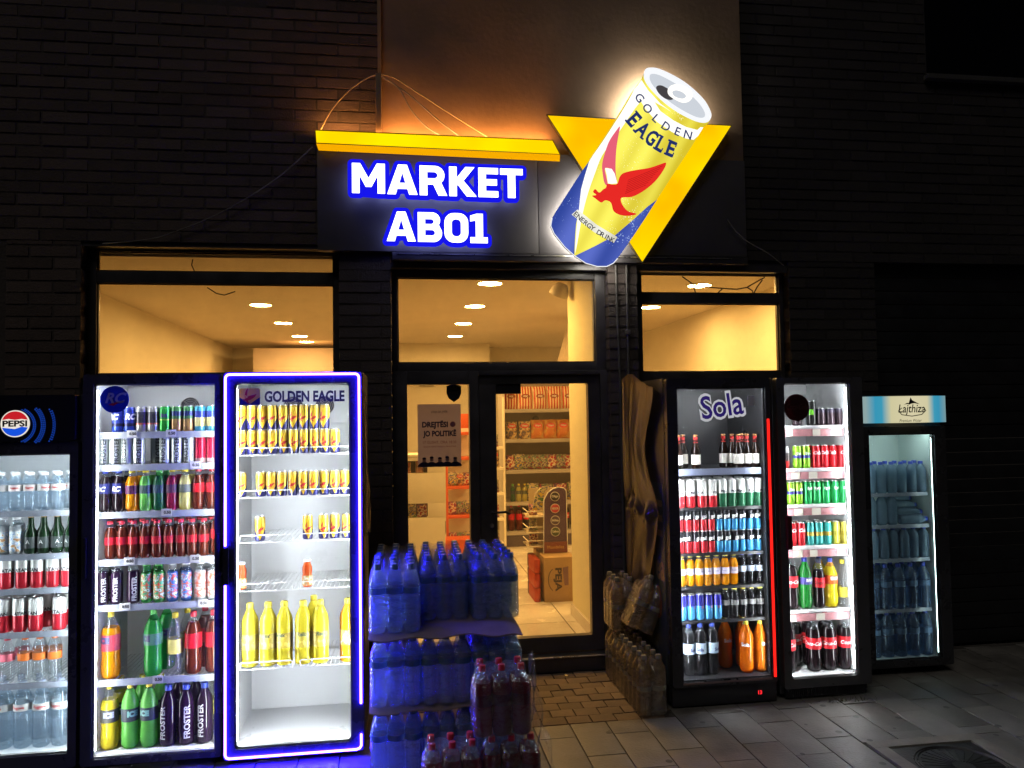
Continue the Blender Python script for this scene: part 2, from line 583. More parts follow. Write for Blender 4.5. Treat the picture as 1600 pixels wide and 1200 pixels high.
ORD = 'zeroth first second third fourth fifth sixth seventh eighth ninth tenth eleventh twelfth thirteenth fourteenth'.split()

# ------------------------------------------------------------------ shared surfaces
M_BLACK = pm('black_powder_coat', (0.03, 0.03, 0.034), 0.42, var=0.25, scale=5)
M_FRAME = pm('dark_window_frame', (0.045, 0.042, 0.046), 0.4, var=0.3, scale=6)
M_FASCIA = pm('dark_grey_cladding', (0.085, 0.08, 0.085), 0.5, var=0.16, scale=2.5, bump=0.05, bscale=8)
M_RENDER = pm('glow_tinted_render', (0.27, 0.18, 0.11), 0.85, var=0.22, scale=2.2, bump=0.25, bscale=30)  # orange-brown tint carries the light bar's wide glow in the base colour
M_MORTAR = pm('mortar', (0.066, 0.054, 0.05), 0.95, var=0.3, scale=12, bump=0.5)
M_BRICK = pm('facing_brick', (0.088, 0.064, 0.056), 0.85, var=0.25, scale=9, bump=0.45, bscale=90, rand=0.28)
M_BRICK2 = pm('shaded_brick', (0.03, 0.025, 0.024), 0.85, var=0.25, scale=9, bump=0.45, bscale=90, rand=0.25)  # facing brick darkened to put this end's shade into its colour
M_DARKBRICK = pm('dark_pillar_brick', (0.07, 0.055, 0.05), 0.8, var=0.2, scale=9, bump=0.4, bscale=90, rand=0.15)
M_SLAB = pm('concrete_paving', (0.19, 0.178, 0.162), 0.5, var=0.34, scale=4, bump=0.3, bscale=70, rand=0.16, spots=9.0)
M_PAVER = pm('clay_paver', (0.19, 0.135, 0.095), 0.75, var=0.25, scale=9, bump=0.35, bscale=80, rand=0.16)
M_GROUND = pm('sandy_joint_bed', (0.07, 0.062, 0.055), 0.95, var=0.35, scale=20, bump=0.4)
M_IRON = pm('cast_iron', (0.07, 0.068, 0.065), 0.5, metal=0.6, var=0.3, scale=14, bump=0.25)
M_PLASTER = pm('cream_plaster', (0.8, 0.74, 0.6), 0.8, var=0.05, scale=1.5, bump=0.06, bscale=40)
M_CEIL = pm('ceiling_paint', (0.8, 0.72, 0.6), 0.85, var=0.06, scale=1.2)
M_TILE = pm('floor_tile', (0.72, 0.66, 0.55), 0.22, var=0.07, scale=3, rand=0.03)
M_GROUT = pm('tile_grout', (0.16, 0.13, 0.1), 0.9)
M_GLASS = clear('window_glass', (0.96, 0.97, 0.96), 0.03, 0.015, (0.8, 0.75, 0.65), 1.45, dust=0.07)
M_DOORGLASS = clear('fridge_door_glass', (0.97, 0.98, 0.98), 0.02, 0.004, (0.8, 0.8, 0.8), 1.3)
M_STEEL = pm('brushed_steel', (0.5, 0.48, 0.45), 0.3, metal=0.9, var=0.2, scale=10)
M_CABLE = pm('grey_cable', (0.22, 0.2, 0.18), 0.5)
M_YCABLE = pm('pale_cable', (0.36, 0.29, 0.17), 0.5)
M_DCABLE = pm('dark_cable', (0.02, 0.018, 0.016), 0.6)
M_WHITE = pm('white_enamel', (0.8, 0.81, 0.82), 0.35, var=0.04, scale=4)
M_PAPER = pm('white_print', (0.78, 0.78, 0.78), 0.6)
M_INK = pm('black_print', (0.012, 0.012, 0.015), 0.5)
M_NAVY = pm('navy_print', (0.02, 0.018, 0.09), 0.4)
M_RED = pm('red_print', (0.55, 0.02, 0.03), 0.4)
M_LIDM = pm('can_lid_metal', (0.62, 0.62, 0.62), 0.28, metal=0.95)

# ------------------------------------------------------------------ pavement
ground = me_from('ground', [(-60, -60, -0.02), (60, -60, -0.02), (60, 60, -0.02), (-60, 60, -0.02)], [(0, 1, 2, 3)], M_GROUND)
GROUND = tag(mk('ground', ground), kind='structure')
PAVE = tag(mk('pavement', boxes('pavement', [(-4, 6.5, 1.5, 5.13, -0.03, -0.011)], M_GROUND)), kind='structure')


def slab_mesh(name, w, l, h, mat, bev):
    return boxes(name, [(-w / 2, w / 2, -l / 2, l / 2, -h, 0)], mat, bev)


SLABS = [slab_mesh('paving_slab', 0.2 + d, 0.405 + e, 0.03, M_SLAB, 0.004) for d, e in ((0, 0), (-0.002, 0.002), (0.001, -0.003))]
MX0, MX1, MY0, MY1 = 2.37, 2.99, 3.13, 3.77     # manhole frame
def lay_slab(x0, x1, y0, y1):
    """One concrete slab, given as its cell; the joint is taken off here."""
    if x1 - x0 < 0.03 or y1 - y0 < 0.03:
        return
    if x1 > MX0 and x0 < MX1 and y1 > MY0 and y0 < MY1:      # cut round the manhole frame
        lay_slab(x0, x1, MY1, y1); lay_slab(x0, x1, y0, MY0)
        lay_slab(x0, min(x1, MX0), max(y0, MY0), min(y1, MY1)); lay_slab(max(x0, MX1), x1, max(y0, MY0), min(y1, MY1))
        return
    w, l = x1 - x0 - 0.006, y1 - y0 - 0.006
    me = SLABS[0] if abs(w - 0.2) < 0.002 and abs(l - 0.404) < 0.003 else slab_mesh('paving_slab', w, l, 0.03, M_SLAB, 0.004)
    mk('paving_slab', me, PAVE, ((x0 + x1) / 2, (y0 + y1) / 2, random.uniform(-0.003, 0.002)), (R(random.uniform(-.25, .25)), R(random.uniform(-.25, .25)), R(random.uniform(-.25, .25))))


for i in range(-10, 27):
    xa = 0.50 + 0.206 * i
    top = 4.275 if xa < 1.5 else 5.12
    y = 4.275 + (0.82 if xa >= 1.5 else 0.0) + (0.24 if i % 2 else 0.0)
    while y > 2.3:
        lay_slab(xa, xa + 0.206, y - 0.41, min(y, top))
        y -= 0.41

PAVERS = [slab_mesh('paver', 0.136 + d, 0.1, 0.03, M_PAVER, 0.004) for d in (0, -0.003)]
for r in range(8):
    y = 4.33 + 0.106 * r
    for c in range(-4, 8):
        x = 0.55 + 0.142 * c + (0.071 if r % 2 else 0)
        if x < 1.52:
            mk('paver', PAVERS[(r + c) % 2], PAVE, (x, y, random.uniform(-0.004, 0.003)), (R(random.uniform(-.5, .5)), R(random.uniform(-.5, .5)), R(random.uniform(-.8, .8))))

mh = thing('manhole_cover', 'dark round-patterned iron manhole cover in a pale concrete frame', 'manhole', ((MX0 + MX1) / 2, (MY0 + MY1) / 2, 0))
w_, l_ = (MX1 - MX0) / 2, (MY1 - MY0) / 2
mk('frame', boxes('frame', [(-w_, w_, l_ - 0.075, l_, -0.03, 0.003), (-w_, w_, -l_, -l_ + 0.075, -0.03, 0.003), (-w_, -w_ + 0.075, -l_ + 0.075, l_ - 0.075, -0.03, 0.0025), (w_ - 0.075, w_, -l_ + 0.075, l_ - 0.075, -0.03, 0.0025)], pm('pale_concrete', (0.24, 0.22, 0.19), 0.8, var=0.2, scale=9, bump=0.4), 0.003), mh)
mk('plate', boxes('plate', [(-w_ + 0.079, w_ - 0.079, -l_ + 0.079, l_ - 0.079, -0.03, -0.004)], M_IRON, 0.003), mh)
rb = []
for k in range(28):
    a = 2 * math.pi * k / 28
    rb.append([(0.05 * math.cos(a), 0.05 * math.sin(a), -0.004), (0.185 * math.cos(a), 0.185 * math.sin(a), -0.004)])
tag(mk('rib', tube('rib', rb, 0.004, M_IRON, 5), mh), kind='stuff')
mk('rim', tube('rim', [[(q * math.cos(2 * math.pi * k / 36), q * math.sin(2 * math.pi * k / 36), -0.004) for k in range(37)] for q in (0.2, 0.215)], 0.005, M_IRON, 6), mh)

weed = []
for k in range(40):
    x, y = 2.62 + random.gauss(0, 0.09), 4.31 + random.gauss(0, 0.012)
    h = random.uniform(0.015, 0.045); a = random.uniform(0, 6.28)
    dx, dy = 0.02 * math.cos(a), 0.02 * math.sin(a)
    weed.append(((x - 0.002, y, 0), (x + 0.002, y, 0), (x + dx, y + dy, h)))
vs = [p for t in weed for p in t]
tag(mk('weed', me_from('weed', vs, [(3 * i, 3 * i + 1, 3 * i + 2) for i in range(len(weed))], pm('weed_leaf', (0.07, 0.08, 0.03), 0.7))), 'thin dry weeds sprouting at the foot of the round-sticker fridge', 'weed', kind='stuff')

# ------------------------------------------------------------------ brick facade
BW, BH, BJ = 0.27, 0.064, 0.011
UNIT = {}


def unit_brick(mat):
    if mat.name not in UNIT:
        UNIT[mat.name] = [boxes('brick', [(-0.5, 0.5, 0, 0.1 + d, -0.5, 0.5)], mat, 0.0) for d in (0.0, 0.001)]
        for me in UNIT[mat.name]:
            bm = bmesh.new(); bm.from_mesh(me)
            bmesh.ops.bevel(bm, geom=[e for e in bm.edges if all(v.co.y < 0.05 for v in e.verts)], offset=0.012, segments=1, affect='EDGES')
            bm.to_mesh(me); bm.free()
    return UNIT[mat.name]


def lay_bricks(root, x0, x1, z0, z1, yf, mat, holes=(), phase=0):
    """Running bond from x0 to x1, course by course, cut round the openings."""
    me = unit_brick(mat)
    k = 0
    base = Vector(root.location)
    z = z0
    while z < z1 - 0.02:
        off = (BW + BJ) / 2 if (k + phase) % 2 else 0.0
        x = x0 - off
        while x < x1:
            spans = [(max(x, x0), min(x + BW, x1))]
            for hx0, hx1, hz0, hz1 in holes:
                if z + BH > hz0 and z < hz1:
                    ns = []
                    for a, b in spans:
                        if b <= hx0 or a >= hx1:
                            ns.append((a, b))
                        else:
                            if a < hx0: ns.append((a, hx0))
                            if b > hx1: ns.append((hx1, b))
                    spans = ns
            for a, b in spans:
                if b - a > 0.02:
                    hh = min(BH, z1 - z)
                    o = mk('brick', me[k % 2], root, ((a + b) / 2 - base.x, yf + random.uniform(-0.002, 0.002) - base.y, z + hh / 2 - base.z))
                    o.scale = (b - a, 1, hh)
            x += BW + BJ
        z += BH + BJ
        k += 1


YW = 5.13
# wall over and beside the wide window
wl_ = thing('brick_wall', 'brick facade over the wide shop window beside the lit market sign', 'wall', (-1.5, YW, 0))
part('mortar', boxes('mortar', [(-6.0, -1.985, 5.1345, 5.3, 0, 2.86), (-6.0, -0.11, 5.1345, 5.3, 2.86, 4.49), (-6.0, -1.98, 5.1345, 5.3, 4.49, 5.6), (-0.86, -0.11, 5.1345, 5.3, 4.49, 5.6)], M_MORTAR), wl_)
lay_bricks(wl_, -2.78, -0.11, 2.862, 4.75, YW, M_BRICK, holes=[(-1.98, -0.86, 4.49, 6)])
lay_bricks(wl_, -2.42, -1.985, 1.86, 2.858, YW, M_BRICK, phase=1)
dw = thing('upper_window', 'unlit dark upper window above the wide brick wall', 'window', (-1.42, 5.2, 4.49))
part('frame', boxes('frame', [(-1.98, -0.86, 5.2, 5.26, 4.492, 4.54), (-1.98, -1.93, 5.2, 5.26, 4.54, 5.6), (-0.91, -0.86, 5.2, 5.26, 4.54, 5.6)], M_FRAME), dw)
part('pane', boxes('pane', [(-1.93, -0.91, 5.225, 5.232, 4.54, 5.6)], pm('unlit_glass', (0.004, 0.004, 0.006), 0.08)), dw)
# wall beyond the narrow window
wr_ = thing('brick_wall', 'dark brick facade beyond the lit can and triangle sign', 'wall', (3.5, YW, 0))
part('mortar', boxes('mortar', [(2.75, 3.42, 5.1345, 5.3, 0, 2.8), (2.42, 3.89, 5.1345, 5.3, 2.8, 5.6), (3.89, 6.5, 5.1345, 5.3, 2.8, 4.2), (6.2, 6.5, 5.1345, 5.3, 0, 2.8)], pm('shaded_mortar', (0.024, 0.02, 0.019), 0.95, var=0.3, scale=12, bump=0.5)), wr_)  # mortar darkened along with these bricks, shade put into the colour
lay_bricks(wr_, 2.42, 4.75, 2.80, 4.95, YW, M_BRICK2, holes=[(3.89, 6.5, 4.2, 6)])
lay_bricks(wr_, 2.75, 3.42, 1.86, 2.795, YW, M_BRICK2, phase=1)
dw2 = thing('upper_window', 'unlit dark upper window above the bare brick wall by the triangle sign', 'window', (5.0, 5.2, 4.2))
part('sill', boxes('sill', [(3.87, 6.5, 5.08, 5.25, 4.17, 4.205)], pm('stone_sill', (0.06, 0.058, 0.055), 0.7, var=0.2)), dw2)
part('frame', boxes('frame', [(3.89, 3.95, 5.2, 5.26, 4.206, 5.6)], M_FRAME), dw2)
part('pane', boxes('pane', [(3.95, 6.5, 5.225, 5.232, 4.206, 5.6)], MATS['unlit_glass']), dw2)
# unlit neighbouring shutter
sh = thing('roller_shutter', 'unlit dark roller shutter beyond the mountain-sign fridge', 'shutter', (4.8, 5.2, 0))
for k in range(28):
    part('slat', boxes('slat', [(3.42, 6.2, 5.2 + 0.0, 5.222, 0.1 * k + 0.004, 0.1 * k + 0.098)], pm('shutter_slat', (0.012, 0.012, 0.014), 0.5, var=0.2), 0.006), sh)
# neighbour's projecting dark pier at the street end of the left facade
tag(mk('downpipe', tube('downpipe', [(-2.86, 5.06, 0), (-2.86, 5.06, 5.6)], 0.05, pm('dark_pipe', (0.02, 0.02, 0.022), 0.5), 14)), 'dark vertical drainpipe on the brick wall above the round-logo fridge', 'drainpipe')

# pillars between window and door
for x0, x1, lab in ((-0.40, -0.06, 'dark brick pillar between wide window and shop door, behind blue-outlined fridge'), (1.42, 1.63, 'narrow dark brick pillar between shop door and red-striped fridge')):
    pl = thing('brick_pillar', lab, 'pillar', ((x0 + x1) / 2, YW, 0))
    part('mortar', boxes('mortar', [(x0 + 0.004, x1 - 0.004, 5.1345, 5.4, 0, 2.86)], M_MORTAR), pl)
    lay_bricks(pl, x0, x1, 0.6, 2.75, YW, M_DARKBRICK)
    if x0 > 0:
        pass
pc = thing('conduit_pipe', 'thin metal conduit running down the narrow pillar beside shop door', 'conduit', (1.55, 5.11, 0))
part('pipe', tube('pipe', [[(1.55, 5.115, 0.1), (1.55, 5.115, 2.75)], [(1.475, 5.12, 2.75), (1.478, 5.12, 2.4), (1.49, 5.12, 2.0), (1.492, 5.12, 0.6)]], 0.008, pm('conduit_metal', (0.09, 0.085, 0.08), 0.5), 8), pc)
part('clip', boxes('clip', [(1.535, 1.565, 5.1, 5.13, 2.27, 2.3)], M_STEEL, 0.003), pc)

# upper rendered wall and dark sign fascia
up = thing('rendered_wall', 'smooth rendered wall panel rising above the yellow light bar', 'wall', (1.15, 5.1, 2.86))
part('render', boxes('render', [(-0.11, 2.42, 5.1, 5.3, 3.42, 5.6)], M_RENDER, 0.004), up)
part('corner_post', boxes('corner_post', [(-0.135, -0.112, 5.06, 5.13, 3.5, 5.6)], pm('bare_wood', (0.3, 0.2, 0.12), 0.7, var=0.2), 0.002), up)
fs_ = thing('sign_fascia', 'dark grey cladding board that carries the lit market letters', 'fascia', (1.0, 5.09, 2.8))
part('panel', boxes('panel', [(-0.53, 0.93, 5.085, 5.14, 2.815, 3.5)], M_FASCIA, 0.003), fs_)
part('panel', boxes('panel', [(0.934, 2.42, 5.085, 5.14, 2.815, 3.5)], M_FASCIA, 0.003), fs_)
part('drip_rail', boxes('drip_rail', [(-0.05, 2.42, 5.075, 5.14, 2.76, 2.81)], M_FRAME, 0.003), fs_)
part('edge_strip', boxes('edge_strip', [(-0.02, 2.3, 5.07, 5.084, 2.795, 2.8)], M_STEEL), fs_)
part('backing', boxes('backing', [(-0.06, 2.75, 5.15, 5.3, 2.72, 2.86), (-0.11, 2.42, 5.145, 5.3, 2.86, 3.42)], M_FRAME), fs_)
hl = thing('window_lintel', 'dark steel lintel over the wide shop window', 'lintel', (-1.2, 5.14, 2.83))
part('beam', boxes('beam', [(-1.985, -0.06, 5.145, 5.4, 2.832, 2.862)], M_FRAME), hl)

# ------------------------------------------------------------------ shop windows and door
YG = 5.25


def window(name, label, x0, x1, z0, z1, panes, jl, jr, zb=None):
    w = thing(name, label, 'window', ((x0 + x1) / 2, YG, z0))
    zs = [z0] + [q for p in panes for q in p] + [z1]
    part('frame', boxes('frame', [(jl, panes_x[0], 5.22, 5.285, z0, z1), (panes_x[1], jr, 5.22, 5.285, z0, z1)], M_FRAME, 0.003), w)
    for a, b in [(zs[2 * i], zs[2 * i + 1]) for i in range(len(panes) + 1)]:
        part('transom_bar', boxes('transom_bar', [(panes_x[0], panes_x[1], 5.222, 5.283, a, b)], M_FRAME, 0.003), w)
    for a, b in panes:
        part('pane', boxes('pane', [(panes_x[0] - 0.006, panes_x[1] + 0.006, 5.25, 5.254, a - 0.006, b + 0.006)], M_GLASS), w)
        part('bead', ring('bead', rrect(panes_x[0] - 0.004, panes_x[1] + 0.004, a - 0.004, b + 0.004, 0.003, 2), rrect(panes_x[0] + 0.008, panes_x[1] - 0.008, a + 0.008, b - 0.008, 0.003, 2), 5.238, 5.249, M_INK), w)
    return w


panes_x = (-1.925, -0.44)
W1 = window('shop_window', 'wide dark-framed shop window above the blue-outlined fridge, warm light inside', -1.985, -0.40, 1.93, 2.83, [(2.025, 2.612), (2.69, 2.818)], -1.985, -0.40)
panes_x = (1.687, 2.72)
W3 = window('shop_window', 'narrow dark-framed shop window above the red-striped fridge, warm light inside', 1.63, 2.75, 1.93, 2.76, [(2.015, 2.504), (2.578, 2.714)], 1.63, 2.75)
panes_x = (-0.02, 1.35)
W2 = window('transom_window', 'square transom window over the shop door showing ceiling lights', -0.06, 1.42, 2.03, 2.76, [(2.087, 2.668)], -0.06, 1.42)
for x0, x1, lab in ((-6, -0.40, 'dark panel wall below the wide shop window'), (1.63, 2.75, 'dark panel wall below the narrow shop window')):
    bw = tag(mk('panel_wall', boxes('panel_wall', [(max(x0, -1.985), x1, 5.2, 5.3, 0, 1.929)], M_FRAME)), lab, 'wall')

dr = thing('shop_door', 'black-framed glass shop entrance with fixed side panel and door leaf', 'door', (0.68, YG, 0))
part('frame', boxes('frame', [(-0.06, 0.04, 5.2, 5.3, 0.1, 2.03), (0.456, 0.52, 5.2, 5.3, 0.1, 2.03), (1.37, 1.42, 5.2, 5.3, 0.1, 2.03), (0.04, 0.456, 5.201, 5.299, 1.94, 2.03), (0.52, 1.37, 5.201, 5.299, 2.0, 2.03), (0.04, 0.456, 5.201, 5.299, 0.1, 0.2)], M_FRAME, 0.004), dr)
part('pane', boxes('pane', [(0.035, 0.461, 5.25, 5.254, 0.195, 1.945)], M_GLASS), dr)
lf = part('door_leaf', ring('door_leaf', rrect(0.522, 1.368, 0.11, 1.998, 0.004, 3), rrect(0.64, 1.285, 0.212, 1.94, 0.012, 3), 5.215, 5.275, M_FRAME), dr)
part('pane', boxes('pane', [(0.632, 1.293, 5.244, 5.248, 0.204, 1.948)], M_GLASS), lf)
part('door_closer', boxes('door_closer', [(0.636, 0.815, 5.225, 5.27, 1.872, 1.955)], M_INK, 0.004), lf)
part('handle', tube('handle', [(0.6, 5.21, 1.07), (0.6, 5.17, 1.07), (0.69, 5.165, 1.075), (0.72, 5.165, 1.06)], 0.009, M_INK, 8), lf)
part('lock', tube('lock', [(0.6, 5.218, 0.98), (0.6, 5.2, 0.98)], 0.014, M_STEEL, 10), lf)
st = part('threshold', boxes('threshold', [(-0.06, 1.42, 5.135, 5.34, 0.0, 0.099)], M_FRAME, 0.003), dr)
part('nosing', tube('nosing', [(0.3, 5.13, 0.098), (1.4, 5.13, 0.098)], 0.006, M_STEEL, 8), st)

# paper poster and crest on the side panel
po = thing('poster', 'pale event poster with bold dark heading taped inside the door side panel', 'poster', (0.255, 5.248, 1.38))
YP = 5.243
part('sheet', boxes('sheet', [(0.108, 0.4, YP, YP + 0.002, 1.383, 1.808)], vinyl('poster_paper', (0.55, 0.5, 0.58))), po)
def ptext(s, size, x, z, mat, width=None, **kw):
    part('lettering', text_flat(s, size, mat, x, YP - 0.0015, z, width=width, **kw), po)
M_PINK = pm('faded_pink_print', (0.3, 0.12, 0.16), 0.6)
ptext('LINJA BA JMËR', 0.022, 0.256, 1.755, M_NAVY, width=0.11)
ptext('DREJTËSI', 0.05, 0.225, 1.668, M_NAVY, width=0.175, bold=0.0022)
ptext('JO POLITIKË', 0.05, 0.256, 1.607, M_NAVY, width=0.225, bold=0.0022)
ptext('17 GUSHT, ORA 18:30', 0.026, 0.256, 1.548, M_PINK, width=0.225)
ptext('SHESHI NËNË TEREZA, PRISHTINË', 0.014, 0.256, 1.52, M_PINK, width=0.22)
part('stamp', prism('stamp', disc(0.345, 1.67, 0.019, 16), YP - 0.002, YP - 0.001, M_PINK), po)
for k, hx in enumerate((0.15, 0.2, 0.255, 0.305, 0.36)):
    hz = 1.43 + 0.006 * (k % 2)
    ink = vinyl('portrait_print', (0.04, 0.035, 0.09))
    q = part('portrait', prism('portrait', smooth([(max(0.109, hx - 0.042), 1.386), (min(0.399, hx + 0.042), 1.386), (min(0.398, hx + 0.037), 1.402), (hx + 0.012, 1.417), (hx - 0.012, 1.417), (max(0.11, hx - 0.037), 1.402)], 2), YP - 0.0012 - 0.0003 * k, YP - 0.0008 - 0.0003 * k, ink), po)
    part('face', prism('face', smooth([(hx - 0.009, hz - 0.014), (hx + 0.009, hz - 0.014), (hx + 0.012, hz), (hx + 0.009, hz + 0.013), (hx - 0.009, hz + 0.013), (hx - 0.012, hz)], 3), YP - 0.003 - 0.0003 * k, YP - 0.0026 - 0.0003 * k, vinyl('portrait_face_print', (0.3, 0.22, 0.26))), q)
    part('hair', prism('hair', smooth([(hx - 0.012, hz + 0.006), (hx + 0.012, hz + 0.006), (hx + 0.01, hz + 0.017), (hx, hz + 0.019), (hx - 0.01, hz + 0.017)], 2), YP - 0.0045 - 0.0003 * k, YP - 0.0042 - 0.0003 * k, ink), q)
cr = thing('crest_sticker', 'dark shield crest sticker at the top of the door side panel', 'sticker', (0.355, 5.247, 1.82))
cx = 0.355
part('shield', prism('shield', [(cx - 0.05, 1.93), (cx - 0.02, 1.938), (cx, 1.942), (cx + 0.02, 1.938), (cx + 0.05, 1.93), (cx + 0.05, 1.88), (cx + 0.035, 1.845), (cx, 1.82), (cx - 0.035, 1.845), (cx - 0.05, 1.88)], 5.2445, 5.2475, pm('crest_dark', (0.02, 0.018, 0.03), 0.4)), cr)
M_GOLDP = pm('dull_gold_print', (0.14, 0.1, 0.05), 0.4)
part('crown', prism('crown', [(cx - 0.02, 1.905), (cx + 0.02, 1.905), (cx + 0.025, 1.925), (cx + 0.01, 1.915), (cx, 1.93), (cx - 0.01, 1.915), (cx - 0.025, 1.925)], 5.243, 5.244, M_GOLDP), cr)
part('lettering', text_flat('KING', 0.022, M_GOLDP, cx, 5.243, 1.885, width=0.06), cr)

# ------------------------------------------------------------------ shop interior
FZ, CZ = 0.12, 2.8
FLOOR = tag(mk('shop_floor', boxes('shop_floor', [(-2.6, 3.3, 5.31, 12.2, -0.01, FZ - 0.006)], M_GROUT)), kind='structure')
tm = boxes('floor_tile', [(-0.2955, 0.2955, -0.2955, 0.2955, -0.01, 0)], M_TILE, 0.0015)
for i in range(5):
    for j in range(9):
        mk('floor_tile', tm, FLOOR, (0.35 + 0.6 * (i - 0), 5.62 + 0.6 * j, FZ + random.uniform(-0.0004, 0.0004)))
tag(mk('ceiling', boxes('ceiling', [(-2.6, 3.3, 5.3, 12.2, CZ, CZ + 0.08)], M_CEIL)), kind='structure')
tag(mk('wall_left', boxes('wall_left', [(-2.62, -2.5, 5.3, 12.2, 0, CZ)], M_PLASTER)), kind='structure')
tag(mk('wall_right', boxes('wall_right', [(3.2, 3.3, 5.3, 12.2, 0, CZ)], M_PLASTER)), kind='structure')
tag(mk('wall_back', boxes('wall_back', [(-2.5, 3.2, 12.0, 12.2, 0, CZ)], M_PLASTER)), kind='structure')
tag(mk('wall_pier', boxes('wall_pier', [(1.35, 1.62, 5.31, 6.12, 0.12, CZ)], pm('yellowish_plaster', (0.8, 0.72, 0.45), 0.8, var=0.05, scale=2))), kind='structure')
tag(mk('skirting', boxes('skirting', [(1.335, 1.349, 5.32, 6.13, FZ, FZ + 0.09), (1.335, 1.62, 6.121, 6.133, FZ, FZ + 0.09)], M_TILE)), kind='structure')
tag(mk('wall_rear_store', boxes('wall_rear_store', [(-2.0, -0.6, 10.9, 11.99, 0, 2.7)], pm('mauve_plaster', (0.62, 0.5, 0.45), 0.85, var=0.05))), kind='structure')
tag(mk('ceiling_bulkhead', boxes('ceiling_bulkhead', [(-0.6, 1.3, 11.3, 11.99, 2.45, CZ - 0.002)], M_PLASTER)), kind='structure')
bc = thing('slanted_column', 'slanted plastered brace leaning inside behind the transom window', 'column', (1.9, 8.2, 0))
part('shaft', me_from('shaft', [(1.66, 8.1, 2.1), (1.99, 8.1, 2.1), (2.2, 8.1, CZ), (1.87, 8.1, CZ), (1.66, 8.4, 2.1), (1.99, 8.4, 2.1), (2.2, 8.4, CZ), (1.87, 8.4, CZ)],
     [(0, 1, 2, 3), (5, 4, 7, 6), (1, 5, 6, 2), (4, 0, 3, 7), (3, 2, 6, 7)], pm('tan_plaster', (0.55, 0.45, 0.33), 0.85)), bc)
part('beam', boxes('beam', [(1.3, 3.2, 8.1, 8.4, 2.09, 2.19)], pm('tan_plaster', (0.55, 0.45, 0.33), 0.85)), bc)

M_DOWN = em('downlight_glow', (1.0, 0.565, 0.165), 350.0)
rim_me = tube('trim', [(0.1 * math.cos(2 * math.pi * k / 24), 0.1 * math.sin(2 * math.pi * k / 24), 0) for k in range(25)], 0.008, M_WHITE, 6)
lens_me = me_from('lens', [(0.092 * math.cos(2 * math.pi * k / 24), 0.092 * math.sin(2 * math.pi * k / 24), -0.003) for k in range(24)], [tuple(reversed(range(24)))], M_DOWN)
rows = ((-1.3, 'over the wide window side', range(1, 5)), (0.72, 'in the row seen through the transom window', range(0, 5)), (2.5, 'over the narrow window side', range(0, 2)))
for X, where, ks in rows:
    for n, k in enumerate(ks):
        t = thing('ceiling_light', f'round warm ceiling light {where}, {ORD[n + 1]} from the street', 'ceiling light', (X, (6.16, 7.45, 8.85, 10.25, 11.0)[k] if X < 0 else (6.16, 7.45, 8.85, 10.25, 11.75)[k], CZ - 0.001), group='ceiling lights in the shop')
        mk('trim', rim_me, t); mk('lens', lens_me, t)


def shelf_unit(name, label, x0, x1, yf, depth, zs, base, mat, board):
    t = thing(name, label, 'shelving', ((x0 + x1) / 2, yf, FZ))
    part('back_panel', boxes('back_panel', [(x0, x1, yf + depth, yf + depth + 0.02, FZ, zs[-1] + 0.5)], mat), t)
    part('upright', boxes('upright', [(x0 - 0.03, x0, yf, yf + depth, FZ, zs[-1] + 0.35)], board), t)
    part('upright', boxes('upright', [(x1, x1 + 0.03, yf, yf + depth, FZ, zs[-1] + 0.35)], board), t)
    if base:
        part('plinth', boxes('plinth', [(x0, x1, yf, yf + depth, FZ, base)], pm('dark_plinth', (0.08, 0.06, 0.08), 0.6)), t)
    for z in zs:
        s = part('shelf', boxes('shelf', [(x0, x1, yf, yf + depth, z - 0.025, z)], board, 0.003), t)
        part('price_rail', boxes('price_rail', [(x0, x1, yf - 0.012, yf - 0.001, z - 0.04, z + 0.004)], pm('price_rail', (0.45, 0.42, 0.4), 0.35, metal=0.3)), s)
    return t


SZ = (0.3, 0.66, 1.05, 1.43, 1.8)
shelf_unit('shelf_rack', 'grey metal shop shelving full of snacks seen through the door', 1.26, 2.6, 9.4, 0.45, SZ, 0.28, pm('shelf_back', (0.35, 0.3, 0.27), 0.6), pm('shelf_grey', (0.5, 0.46, 0.42), 0.45))


def bag_mesh(w, h, d, mat):
    """Pillow-shaped foil bag with flat crimped top and bottom."""
    nx, nz = 8, 10
    vs, fs = [], []
    for s in (-1, 1):
        for j in range(nz + 1):
            for i in range(nx + 1):
                u, v = i / nx * 2 - 1, j / nz * 2 - 1
                p = max(0, (1 - u ** 4)) ** 0.5 * max(0, (1 - abs(v) ** 3)) ** 0.6
                wr = 0.004 * math.sin(9 * u + 5 * v) * p
                vs.append((u * w / 2 * (1 - 0.05 * (1 - v * v)), s * (p * d / 2 + wr), (v + 1) / 2 * h))
    m = (nx + 1) * (nz + 1)
    for s in (0, 1):
        for j in range(nz):
            for i in range(nx):
                a = s * m + j * (nx + 1) + i
                q = (a, a + 1, a + nx + 2, a + nx + 1)
                fs.append(q if s == 0 else tuple(reversed(q)))
    return me_from('foil', vs, fs, mat, smooth=True, sharp=80)


